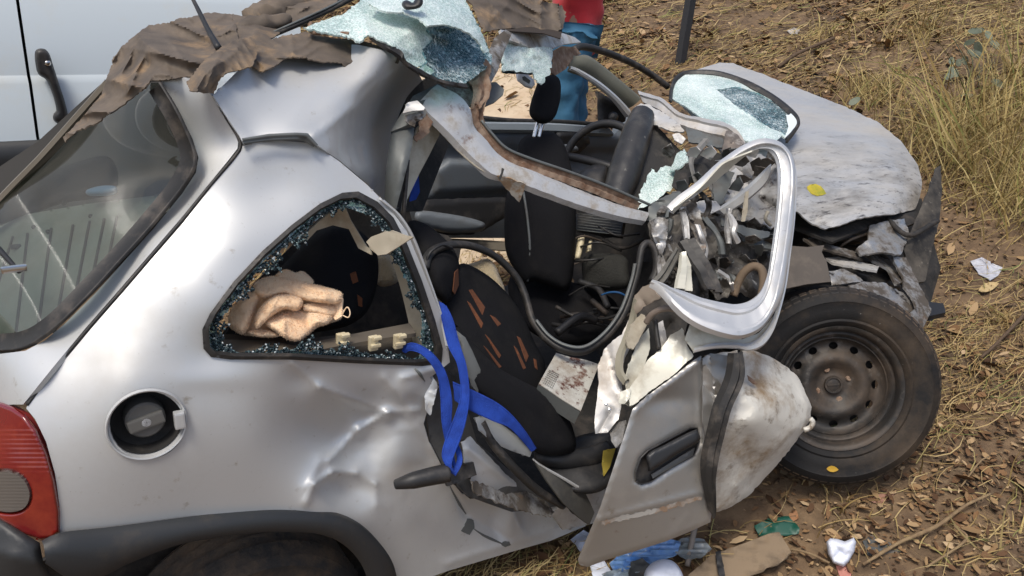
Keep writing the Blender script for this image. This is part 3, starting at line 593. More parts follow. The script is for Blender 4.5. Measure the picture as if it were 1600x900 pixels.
def wheel(name, c, n, R, tyrem):
    k = R/.33; n = n/np.linalg.norm(n)
    w = bpy.data.objects.new(name, None); COL.objects.link(w); w.parent = car; w.location = -car.location; w.empty_display_size = .05
    pr = [(.200, .075), (.212, .096), (.225, .104), (.232, .100), (.24, .105), (.262, .109), (.285, .107), (.29, .110), (.296, .106), (.312, .097), (.322, .083), (.327, .070)]
    tr = []
    for a in (.052, .012, -.028, -.064): tr += [(.330, a+.014), (.331, a), (.323, a-.003), (.323, a-.009)]
    pr = pr+tr+[(.326, -.075), (.312, -.095), (.285, -.107), (.23, -.104), (.2, -.075)]
    ty = lathe('tyre', [(r*k, h*k) for r, h in pr], c, n, tyrem, w, 96)
    # shoulder blocks
    x, y, z = frame_of(n); V = []; Fc = []
    for i in range(64):
        a = 2*math.pi*i/64; da = 2*math.pi/64*.36
        q = [(a-da, .094, .3155), (a+da, .094, .3155), (a+da, .058, .3335), (a-da, .058, .3335), (a-da, .094, .300), (a+da, .094, .300), (a+da, .058, .318), (a-da, .058, .318)]
        b = len(V)
        for t, h, r in q: V.append(c+(math.cos(t)*x+math.sin(t)*y)*r*k+z*h*k)
        Fc += [(b, b+1, b+2, b+3), (b, b+4, b+5, b+1), (b+1, b+5, b+6, b+2), (b+3, b+2, b+6, b+7), (b, b+3, b+7, b+4)]
    tb = obj('tread_block', V, Fc, TREADM, ty, False, kind='stuff'); fixn(tb)
    # pressed steel rim with round holes
    hs = lambda r: np.interp(r, [0, .03, .035, .055, .06, .082, .090, .105, .118, .15, .162, .168], [.02, .02, .012, .012, .02, .036, .044, .040, .022, .014, .024, .05])
    vs = []; es = []; b = 0
    def ring(cx, cy, r, m):
        nonlocal b
        for i in range(m): vs.append(Vector((cx+r*math.cos(2*math.pi*i/m), cy+r*math.sin(2*math.pi*i/m)))); es.append((b+i, b+(i+1) % m))
        b += m
    ring(0, 0, .168, 72)
    holes = [(.132*math.cos(2*math.pi*(i+.3)/12), .132*math.sin(2*math.pi*(i+.3)/12)) for i in range(12)]
    for hx, hy in holes: ring(hx, hy, .0155, 14)
    for r, m in ((.155, 72), (.111, 60), (.098, 48), (.088, 40), (.078, 36), (.062, 30), (.05, 24), (.034, 20), (.02, 12)):
        for i in range(m): vs.append(Vector((r*math.cos(2*math.pi*(i+.5)/m), r*math.sin(2*math.pi*(i+.5)/m))))
    v2, _, f2, *_ = delaunay_2d_cdt(vs, es, [], 0, 1e-6); Q = np.array([tuple(v) for v in v2]); FF = np.array(f2); cc = Q[FF].mean(1)
    ok = np.linalg.norm(cc, axis=1) < .1685
    for hx, hy in holes: ok &= np.hypot(cc[:, 0]-hx, cc[:, 1]-hy) > .0152
    rr = np.hypot(Q[:, 0], Q[:, 1]); V = [np.array(c)+(x*q[0]+y*q[1])*k+z*hs(r)*k for q, r in zip(Q, rr)]
    rm = obj('rim', V, FF[ok], RIM, w); fixn(rm); solid(rm, .006)
    lathe('rim_flange', [(.166*k, .046*k), (.17*k, .06*k), (.178*k, .066*k), (.186*k, .064*k), (.19*k, .082*k), (.198*k, .092*k), (.207*k, .094*k), (.211*k, .088*k), (.205*k, .07*k), (.19*k, .0*k), (.185*k, -.08*k)], c, n, RIM, rm, 72)
    lathe('brake_drum', [(.001, -.02*k), (.15*k, -.02*k), (.155*k, -.06*k)], c, n, DARKJ, rm, 32)
    for i in range(4):
        a = 2*math.pi*(i+.35)/4; p = c+(math.cos(a)*x+math.sin(a)*y)*.056*k+z*.012*k
        lathe('wheel_bolt', [(.001, .014), (.008, .014), (.011, .010), (.012, 0)], p, n, RUST, rm, 8)
    lathe('hub_ring', [(.012*k, .024*k), (.020*k, .024*k), (.023*k, .03*k), (.028*k, .03*k), (.031*k, .022*k), (.031*k, .005*k)], c, n, RIM, rm, 28)
    box('hub_emblem', np.array(c)+z*.026*k, .040*k, .006, .006, RIM, rm, (x*.97+y*.24, y*.97-x*.24, z), .001)
    return w
build_rear()
def build_quarter_window():
    qd = lambda u, v: FLK(u, v)
    fr = sheet('quarter_window', QW, lambda u, v: FLK(u, v)-.006, RUBBER, car, [[tuple(np.array((500, 470))+(np.array(p)-np.array((500, 470)))*.945) for p in QW]], 5, .012, edge=None, fn=lambda Q: .004*np.sin(np.clip(edist(Q, np.array(QW))/14, 0, 1)*math.pi))
    # bright strip on the pillar edge
    loft('pillar_edge', [(590, 311, float(FLK([590], [311])[0])-.01), (618, 336, 1.89), (640, 372, 1.92), (664, 432, 1.96), (686, 494, 1.99), (696, 540, 2.0)], [(600, 312, 1.87), (628, 338, 1.90), (650, 375, 1.93), (672, 436, 1.97), (692, 500, 2.0), (700, 545, 2.01)], PAINT, fr, ((0, 0), (.3, .006), (.7, .006), (1, 0)), 30, .006)
    # crumbs of tempered glass left along the seal
    C = np.array((500, 470)); V = []; Fc = []
    per = crom(QW, 400, True)
    r2 = np.random.default_rng(3)
    def crumb(p, s):
        b = len(V); R3 = Matrix.Rotation(r2.uniform(0, 6), 3, Vector(r2.normal(size=3).tolist()))
        for i in range(8):
            q = Vector(((i & 1)-.5, ((i >> 1) & 1)-.5, ((i >> 2) & 1)-.5)); q = R3 @ Vector((q.x*s*r2.uniform(.5, 1.3), q.y*s*r2.uniform(.5, 1.2), q.z*s*.8)); V.append(np.array(p)+np.array(q))
        for f in ((0, 2, 3, 1), (4, 5, 7, 6), (0, 1, 5, 4), (2, 6, 7, 3), (0, 4, 6, 2), (1, 3, 7, 5)): Fc.append(tuple(b+i for i in f))
    for i in range(5200):
        j = r2.integers(0, 400); p = per[j]
        bot = p[1] > 530; left = (p[0] < 480) and not bot
        wmax = 30 if bot else (34 if left else 24)
        nrm = (C-p)/np.linalg.norm(C-p); wv = wmax*(.55+.45*math.sin(j*.21)+.25*math.sin(j*.77))
        t = 14+abs(r2.random())*max(4, wv)*.75
        q = p+nrm*t; d = float(FLK([q[0]], [q[1]])[0])+.004+r2.random()*.008
        crumb(P(q[0], q[1], d), r2.uniform(.0018, .0042))
    o = obj('glass_crumb', V, Fc, CRUMB, fr, False, kind='stuff'); fixn(o)
    # backing sheet of crazed glass still in the frame
    inner = [tuple(C+(np.array(p)-C)*(.86+.03*math.sin(i*2.1))) for i, p in enumerate(QW)]
    sheet('glass_remnant', [tuple(C+(np.array(p)-C)*.975) for p in QW], lambda u, v: FLK(u, v)+.012, CRACKD, fr, [inner], 6, .003, jag=1.2)
    # inside: lining, seat, trim
    sheet('inner_quarter_lining', [(330, 560), (330, 520), (470, 530), (560, 520), (640, 520), (690, 560), (690, 600), (330, 600)], [(330, 560, 1.74), (690, 560, 2.08), (330, 520, 1.78), (690, 520, 2.12), (560, 520, 2.0)], mat('dark_beige_lining', (.075, .062, .048), .8), fr, (), 10, .006)
    sheet('window_lining_panel', [(322, 545), (335, 530), (420, 532), (460, 540), (560, 520), (640, 505), (650, 520), (560, 535), (470, 552), (420, 548), (335, 552)], [(322, 545, 1.72), (420, 540, 1.78), (560, 525, 1.92), (650, 512, 2.0)], mat('brown_shelf_edge', (.12, .10, .075), .7), fr, (), 8, .01)
    loft('pillar_trim', [(596, 362, 2.0), (606, 400, 2.02), (622, 452, 2.05), (642, 545, 2.06)], [(612, 360, 1.98), (636, 420, 2.0), (660, 480, 2.03), (681, 552, 2.04)], BEIGE, fr, ((0, -.02), (.15, 0), (.85, .004), (1, -.02)), 30, .006)
    sheet('torn_headlining', [(468, 375), (500, 345), (522, 328), (540, 325), (548, 345), (560, 365), (572, 385), (590, 398), (605, 390), (645, 372), (612, 360), (600, 365), (575, 380), (580, 398), (560, 388), (545, 358), (520, 352), (495, 360), (478, 378)], [(468, 375, 1.84), (540, 325, 1.86), (572, 385, 1.93), (645, 372, 1.80), (600, 395, 1.87)], BEIGE, fr, (), 6, .004, noi=[(.006, 22, 's')])
    sheet('torn_trim_flap', [(572, 378), (580, 370), (604, 361), (646, 370), (628, 382), (604, 397), (590, 399)], [(572, 378, 1.87), (646, 370, 1.76), (604, 397, 1.82)], BEIGE, fr, (), 5, .003, noi=[(.005, 30, 's')])
    for u, v in ((533, 532), (583, 536), (622, 533)):
        x = box('trim_clip', P(u, v, 1.86 if u < 560 else 1.90 if u < 600 else 1.94), .022, .012, .036, IVORY, fr, None, .003)
        a = P(u, v-3, 1.85 if u < 560 else 1.89 if u < 600 else 1.93)
        box('clip_tab', a+np.array([.01, 0, .006]), .02, .012, .008, IVORY, x, None, .002)
        box('clip_tab', a+np.array([.006, 0, -.012]), .024, .012, .008, IVORY, x, None, .002)
    # rear seat
    s = cushion('rear_seat', [(415, 470), (430, 430), (470, 385), (505, 358), (545, 352), (575, 372), (590, 400), (590, 440), (580, 475), (560, 500), (520, 515), (440, 520)], [(415, 470, 2.1), (545, 352, 2.25), (590, 440, 2.35), (560, 500, 2.2), (440, 520, 2.05)], FABRIC, car, .08, .1, 60, 9, noi=[(.012, 8, 's')])
    sheet('seat_panel', [(546, 428), (556, 424), (560, 440), (550, 444)], [(546, 428, 2.19), (560, 440, 2.2), (550, 444, 2.19)], ORANGE, s, (), 4, .002)
    sheet('seat_panel', [(558, 460), (566, 466), (566, 480), (560, 478)], [(558, 460, 2.17), (566, 480, 2.17), (560, 478, 2.17)], ORANGE, s, (), 4, .002)
    cushion('rear_fleece', [(588, 400), (604, 396), (616, 410), (622, 440), (590, 445)], [(588, 400, 2.5), (622, 440, 2.5), (590, 445, 2.5)], FLEECE, car, .04, .04, 14, 5)
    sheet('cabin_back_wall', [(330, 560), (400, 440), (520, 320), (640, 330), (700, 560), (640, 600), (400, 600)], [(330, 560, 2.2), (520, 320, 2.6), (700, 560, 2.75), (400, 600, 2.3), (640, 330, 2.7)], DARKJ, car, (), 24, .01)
    return fr
CRUMB = island('glass_crumb_tint', [(0, (.008, .014, .018)), (.6, (.03, .05, .06)), (.88, (.12, .18, .19)), (1, (.75, .82, .84))], .12)
qwin = build_quarter_window()
# ------------------------------------------------------------------ roof, pillars and torn edges
def build_roof():
    out = [(333, 149), (351, 178), (374, 212), (381, 226), (400, 219), (470, 213), (484, 214), (496, 227), (532, 252), (577, 290), (600, 318), (607, 300), (612, 250), (622, 205), (640, 165), (668, 140), (650, 108), (630, 85), (560, 70), (480, 66), (420, 80), (370, 112)]
    ct = [(333, 149, 1.69), (381, 226, 1.715), (484, 214, 1.785), (400, 150, 1.79), (440, 90, 1.95), (540, 80, 2.08), (630, 90, 2.2), (548, 165, 1.925), (500, 200, 1.82), (590, 125, 2.03), (560, 200, 2.0), (540, 240, 1.90), (590, 200, 2.26), (600, 310, 2.30), (620, 210, 2.55), (640, 150, 2.62), (665, 135, 2.75), (575, 270, 2.04), (450, 180, 1.80)]
    r = sheet('roof_panel', out, ct, PAINT, car, (), 7, .004, creases=[((487, 214), (552, 168), 7, .012), ((552, 168), (612, 112), 10, .014), ((450, 195), (500, 130), 40, .006)], noi=[(.003, 6, 's')], edge=(5, .004))
    loft('roof_gutter', [(378, 216, 1.70), (420, 209, 1.73), (462, 207, 1.755), (481, 208, 1.772), (497, 226, 1.785)], [(380, 226, 1.70), (420, 221, 1.73), (462, 219, 1.755), (474, 220, 1.772), (488, 229, 1.785)], GREYPIL, car, ((0, 0), (.15, .006), (.45, .006), (.55, .001), (.8, .005), (1, 0)), 40, .004, sharp=True)
    # B pillar and the dark inside of the peeled roof
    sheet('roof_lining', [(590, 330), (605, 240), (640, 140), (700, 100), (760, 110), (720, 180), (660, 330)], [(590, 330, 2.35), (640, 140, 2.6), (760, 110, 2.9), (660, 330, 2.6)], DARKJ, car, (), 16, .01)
    p = sheet('b_pillar', [(612, 205), (625, 200), (648, 194), (645, 222), (640, 245), (630, 285), (618, 330), (600, 330), (602, 280), (606, 240)], [(612, 205, 2.14), (648, 194, 2.17), (618, 330, 2.10), (600, 330, 2.13), (628, 250, 2.10)], GREYPIL, car, (), 6, .02, edge=(8, .012))
    sheet('pillar_cap', [(610, 206), (622, 185), (634, 168), (645, 150), (684, 131), (692, 130), (676, 143), (663, 158), (656, 170), (645, 192)], [(610, 206, 2.14), (645, 150, 2.22), (690, 130, 2.3), (645, 192, 2.15)], GREYPIL, p, (), 6, .012, creases=[((615, 200), (690, 132), 5, .006)])
    sheet('pillar_tear', [(629, 177), (637, 160), (652, 157), (664, 168), (662, 172), (645, 173)], [(629, 177, 2.10), (652, 157, 2.13), (664, 170, 2.12)], RAILP, p, (), 4, .004, noi=[(.006, 30, 's')])
    sheet('pillar_scrap', [(633, 180), (650, 176), (662, 174), (660, 186), (650, 190), (648, 198), (640, 195), (634, 190)], [(633, 180, 2.13), (662, 174, 2.14), (648, 198, 2.13)], BARE, p, (), 3.5, .004, noi=[(.012, 30, 'r')])
    sheet('inner_pillar_skin', [(672, 180), (690, 192), (686, 212), (671, 242), (655, 272), (636, 312), (632, 345), (628, 330), (634, 285), (640, 245), (645, 220), (652, 200)], [(672, 180, 2.24), (690, 192, 2.28), (632, 340, 2.2), (655, 272, 2.25), (640, 230, 2.2)], INNER, p, (), 6, .004, dents=[(660, 234, 9, 6, .006)], noi=[(.004, 14, 's')])
    sheet('rust_patch', [(655, 190), (668, 178), (678, 186), (672, 202), (664, 214), (650, 222), (646, 214), (654, 206)], [(655, 190, 2.19), (678, 186, 2.22), (646, 216, 2.17)], RUST, p, (), 4, .004, jag=.8, noi=[(.006, 30, 's')])
    tube('pillar_seal', [(637, 250, 2.14), (634, 290, 2.14), (631, 325, 2.14), (630, 345, 2.15)], .006, RUBBER, p, 20)
    sheet('seat_belt', [(645, 285), (654, 272), (656, 300), (650, 312), (640, 315)], [(645, 285, 2.4), (656, 300, 2.42), (640, 315, 2.4)], BLUE, p, (), 5, .003)
    # roof rail torn and bent forward across the cabin
    A = [(684, 132, 2.28), (716, 147, 2.28), (735, 168, 2.29), (742, 198, 2.3), (760, 218, 2.31), (778, 240, 2.32), (800, 255, 2.33), (835, 268, 2.36), (875, 284, 2.40), (922, 303, 2.45), (965, 319, 2.5), (1012, 332, 2.55)]
    B = [(655, 158, 2.2), (668, 178, 2.2), (690, 198, 2.21), (716, 224, 2.23), (745, 252, 2.25), (770, 272, 2.27), (795, 277, 2.29), (832, 293, 2.32), (882, 311, 2.37), (930, 327, 2.42), (972, 338, 2.47), (1010, 345, 2.52)]
    r = loft('roof_rail', A, B, RAILP, car, ((0, -.022), (.04, .002), (.42, .010), (.47, .009), (.94, -.004), (1, -.022)), 90, .004, noi=[(.0022, 20, 's'), (.0012, 70, 's')])
    C = [(760, 112, 2.36), (766, 138, 2.35), (756, 168, 2.33), (754, 188, 2.33), (766, 208, 2.34), (792, 236, 2.36), (832, 253, 2.39), (882, 269, 2.43), (942, 291, 2.49), (1002, 318, 2.56)]
    D = [(738, 128, 2.32), (742, 146, 2.31), (738, 170, 2.3), (743, 194, 2.31), (758, 214, 2.32), (784, 245, 2.34), (830, 264, 2.37), (878, 281, 2.41), (935, 303, 2.47), (996, 327, 2.54)]
    loft('rail_flange', C, D, RUST, r, ((0, .004), (.3, -.006), (.6, .002), (1, -.008)), 120, .003, noi=[(.004, 60, 's'), (.003, 150, 's')])
    tube('flange_lip', [(752, 188, 2.325), (768, 208, 2.335), (792, 232, 2.35), (832, 249, 2.38), (882, 266, 2.42), (942, 288, 2.48), (1002, 314, 2.55), (1028, 326, 2.6)], .0045, GREYPIL, r, 60, 6)
    loft('rail_underside', [(676, 190, 2.22), (700, 220, 2.24), (740, 258, 2.26), (778, 280, 2.29)], [(684, 204, 2.25), (716, 238, 2.27), (748, 266, 2.29), (780, 284, 2.31)], BEIGE, r, ((0, 0), (1, 0)), 30, .003)
    sheet('rail_tear', [(774, 274), (800, 280), (822, 288), (816, 304), (811, 316), (800, 304), (788, 292)], [(774, 274, 2.28), (822, 288, 2.3), (811, 316, 2.34)], mat('bare_fibreboard', (.30, .2, .12), .8, dirt=[((.45, .42, .36), 20, .5, .6)]), r, (), 5, .004, jag=.6, noi=[(.006, 20, 's')])
    sheet('rail_split', [(784, 262), (788, 264), (785, 274), (782, 282), (779, 278), (783, 270)], [(784, 262, 2.27), (788, 264, 2.27), (780, 280, 2.26)], DARKJ, r, (), 3, .002)
    # crushed header
    h = sheet('roof_header', [(690, 128), (712, 130), (735, 122), (752, 108), (760, 88), (772, 60), (790, 46), (800, 52), (788, 80), (778, 110), (768, 128), (765, 150), (752, 165), (738, 168), (722, 158), (705, 145)], [(690, 128, 2.34), (735, 122, 2.36), (772, 60, 2.55), (795, 50, 2.62), (765, 150, 2.4), (738, 168, 2.33)], BARE, car, (), 5, .005, noi=[(.016, 16, 'r'), (.008, 36, 'r')], creases=[((700, 135), (760, 110), 5, .012), ((745, 165), (785, 60), 6, .01)])
    sheet('header_rust', [(733, 128), (748, 112), (760, 92), (768, 108), (762, 130), (764, 150), (750, 170), (742, 160), (746, 145)], [(733, 128, 2.325), (760, 92, 2.36), (764, 150, 2.36), (750, 170, 2.3)], RUST, h, (), 4, .004, jag=1, noi=[(.012, 26, 'r')])
    sheet('header_flap', [(762, 130), (775, 128), (788, 140), (786, 148), (772, 160), (758, 166)], [(762, 130, 2.5), (788, 142, 2.5), (758, 166, 2.45)], GREYPIL, h, (), 5, .004)
    sheet('far_header', [(782, 46), (800, 50), (850, 53), (858, 49), (880, 52), (898, 58), (908, 66), (882, 69), (862, 76), (848, 81), (833, 76), (800, 64), (786, 58)], [(782, 46, 2.7), (850, 53, 3.1), (908, 66, 3.45), (848, 81, 3.0), (800, 64, 2.75)], RAILP, car, (), 5, .01, noi=[(.008, 12, 's')], creases=[((790, 52), (900, 62), 4, .012)])
    sheet('header_trim', [(860, 82), (878, 72), (900, 74), (908, 84), (896, 90), (884, 108), (868, 118), (860, 112), (866, 98)], [(860, 82, 3.2), (908, 84, 3.5), (868, 118, 3.2)], RUST, car, (), 5, .008, noi=[(.01, 14, 's')])
    # far A pillar, seals, mirror corner
    a = loft('a_pillar', [(893, 86, 3.45), (918, 82, 3.5), (942, 98, 3.58), (970, 121, 3.66), (1002, 148, 3.75)], [(893, 100, 3.4), (905, 106, 3.42), (935, 124, 3.52), (962, 146, 3.6), (988, 168, 3.68)], mat('olive_grey_trim', (.13, .13, .10), .6, dirt=[((.2, .18, .14), 8, .5, .8)]), car, ((0, -.05), (.15, 0), (.5, .02), (.85, .0), (1, -.04)), 30, .01)
    loft('pillar_edge', [(892, 103, 3.4), (905, 108, 3.42), (935, 126, 3.5), (962, 148, 3.58), (985, 172, 3.66)], [(890, 110, 3.4), (900, 114, 3.42), (928, 132, 3.5), (955, 156, 3.58), (977, 184, 3.66)], PAINT, a, ((0, 0), (.3, .012), (.7, .012), (1, 0)), 30, .006)
    tube('door_seal', [(896, 78, 3.55), (912, 73, 3.6), (950, 83, 3.75), (988, 99, 3.9), (1020, 118, 4.0), (1044, 136, 4.05)], .016, RUBBER, car, 40, 8)
    sheet('mirror_corner', [(934, 142), (944, 148), (964, 160), (980, 176), (977, 190), (948, 201), (938, 198), (934, 190), (933, 165)], [(934, 142, 3.72), (980, 176, 3.78), (948, 201, 3.75)], BLACK, car, (), 6, .03, edge=(5, .01))
    lathe('mirror_knob', [(.001, .03), (.016, .026), (.022, .01), (.024, 0)], P(958, 183, 3.72), -ray(958, 183), BLACK, car, 20)
build_roof()
def build_windscreen():
    WC = [(474, 44, 2.02), (556, 6, 2.15), (580, -12, 2.25), (720, -14, 2.5), (764, 78, 2.42), (726, 131, 2.22), (640, 101, 2.1), (576, 54, 2.05), (650, 50, 2.16), (700, 70, 2.30), (740, 70, 2.38)]
    w = sheet('windscreen', [(474, 44), (510, 30), (535, 22), (556, 6), (580, -12), (720, -14), (738, 22), (720, 30), (690, 36), (668, 44), (676, 62), (660, 78), (668, 96), (652, 106), (640, 101), (632, 92), (628, 80), (600, 66), (576, 54), (562, 66), (545, 58), (515, 52)], WC, CRACK, car, (), 4, .005, jag=.9, noi=[(.010, 8, 's'), (.006, 20, 's')], creases=[((576, 50), (640, 80), 8, .02), ((660, 30), (700, 36), 8, .02)], wrinkle=(26, .006, 4))
    sheet('windscreen_pane', [(668, 44), (690, 36), (720, 30), (738, 22), (752, 50), (764, 78), (770, 96), (758, 110), (744, 118), (726, 131), (708, 128), (688, 123), (662, 112), (652, 106), (668, 96), (660, 78), (676, 62)], WC, CRACKD, w, (), 4, .005, jag=.9, noi=[(.008, 12, 's')], dents=[(715, 72, 35, 30, .03)], wrinkle=(30, .008, 4))
    sheet('windscreen_fold', [(575, 6), (600, -14), (716, -14), (736, 22), (752, 48), (764, 80), (758, 84), (748, 66), (735, 52), (712, 42), (690, 38), (668, 40), (655, 28), (630, 20), (600, 18)], [(575, 6, 2.1), (655, 25, 2.12), (716, -14, 2.4), (764, 80, 2.34), (700, 38, 2.17), (740, 50, 2.27)], CRACK, w, (), 4, .005, jag=.8, noi=[(.008, 16, 's')], wrinkle=(18, .006, 4))
    sheet('windscreen_shade', [(660, 35), (720, 42), (765, 85), (760, 112), (725, 125), (680, 110), (640, 80)], [(660, 35, 2.32), (765, 85, 2.52), (725, 125, 2.36), (640, 80, 2.2)], mat('blue_shade_backing', (.012, .035, .06), .35, coat=.3), w, (), 8, .003, noi=[(.01, 14, 's')])  # added dark sheet: paints the shaded depth seen through the crazed glass
    loft('windscreen_edge', [(574, 52, 2.045), (600, 66, 2.055), (628, 80, 2.07), (634, 94, 2.075), (664, 112, 2.12), (690, 124, 2.17), (728, 131, 2.22)], [(578, 62, 2.05), (598, 76, 2.06), (620, 90, 2.075), (634, 104, 2.085), (662, 121, 2.13), (692, 133, 2.18), (730, 139, 2.23)], RUBBER, w, ((0, 0), (.5, .006), (1, 0)), 50, .004, noi=[(.004, 60, 'r')])
    m = cushion('mirror_mount', [(629, 3), (636, 0), (645, 4), (650, -4), (658, -6), (661, 4), (656, 12), (644, 15), (634, 15), (628, 9)], [(629, 3, 2.11), (660, 0, 2.11), (640, 15, 2.1)], BLACK, w, .014, .01, 6, 3)
    tube('windscreen_trim', [(400, 66, 2.06), (420, 57, 2.06), (470, 36, 2.1), (520, 13, 2.16), (556, -6, 2.2)], .0115, RUBBER, car, 40, 8, flatten=.6)
    tube('trim_lip', [(418, 54, 2.05), (470, 31, 2.09), (520, 8, 2.15), (550, -8, 2.2)], .003, GREYPIL, car, 30, 6)
    tube('rusted_trim', [(486, 36, 2.06), (484, 46, 2.04), (492, 51, 2.03), (515, 52, 2.03), (545, 53, 2.03)], .0055, RUST, car, 40, 6)
    d = sheet('windscreen_scrap', [(783, 58), (792, 62), (806, 66), (830, 75), (850, 72), (863, 78), (862, 100), (858, 116), (846, 132), (838, 126), (832, 114), (812, 112), (788, 112)], [(783, 58, 2.75), (863, 78, 3.0), (846, 132, 2.9), (788, 112, 2.72)], CRACK, car, (), 4, .005, jag=1.2, noi=[(.012, 14, 's'), (.006, 40, 'r')])
    sheet('scrap_shade', [(780, 56), (830, 74), (842, 90), (834, 116), (786, 114)], [(780, 56, 2.78), (842, 90, 2.95), (786, 114, 2.76)], mat('scrap_shade_backing', (.012, .03, .05), .3), d, (), 8, .003)  # dark blue sheet added for the darkness showing through the scrap
    # the half lying over the bonnet
    G = [(1046, 152), (1050, 132), (1058, 118), (1075, 112), (1120, 112), (1168, 127), (1208, 149), (1238, 172), (1249, 188), (1240, 205), (1230, 217), (1222, 212), (1210, 222), (1190, 226), (1165, 220), (1130, 205), (1105, 192), (1080, 172)]
    gc = [(1046, 152, 3.3), (1075, 112, 3.5), (1168, 127, 3.42), (1249, 188, 3.18), (1230, 217, 3.02), (1165, 220, 2.95), (1105, 192, 3.05), (1130, 150, 3.25)]
    GD = tps(gc)
    DK = [(1120, 140), (1150, 135), (1185, 146), (1212, 160), (1238, 178), (1243, 190), (1230, 212), (1218, 206), (1200, 198), (1180, 184), (1150, 165)]
    g = sheet('windscreen', G, gc, CRACK, car, [DK], 4, .006, jag=.4, noi=[(.008, 8, 's')], wrinkle=(34, .007, 5))
    sheet('windscreen_pane', DK, gc, CRACKD, g, (), 4, .005, jag=.6, noi=[(.008, 12, 's')], wrinkle=(14, .006, 4))
    e = [(1044, 156), (1047, 132), (1056, 117), (1075, 110), (1120, 110), (1169, 125), (1210, 147), (1241, 171), (1252, 188), (1243, 206), (1232, 220)]; f = [(1050, 158), (1053, 134), (1062, 121), (1077, 114), (1119, 115), (1165, 131), (1203, 152), (1232, 175), (1244, 190), (1236, 204), (1226, 214)]
    loft('windscreen_seal', [(u, v, float(GD([u], [v])[0])-.02) for u, v in e], [(u, v, float(GD([u], [v])[0])-.022) for u, v in f], RUBBER, g, ((0, -.01), (.3, .004), (.7, .004), (1, -.006)), 60, .008)
    sheet('windscreen_shade', [(1118, 138), (1150, 133), (1186, 144), (1214, 158), (1242, 178), (1246, 190), (1232, 214), (1200, 201), (1150, 168)], lambda u, v: GD(u, v)+.03, mat('shade_backing', (.015, .03, .045), .35), g, (), 8, .002)  # added sheet, coloured as the dark below the see-through part of this half
    sheet('bright_shard', [(1228, 180), (1240, 176), (1248, 190), (1238, 208), (1226, 216), (1232, 198)], lambda u, v: GD(u, v)-.02, mat('frosted_shard', (.75, .82, .82), .25), g, (), 4, .003, jag=.6)
build_windscreen()
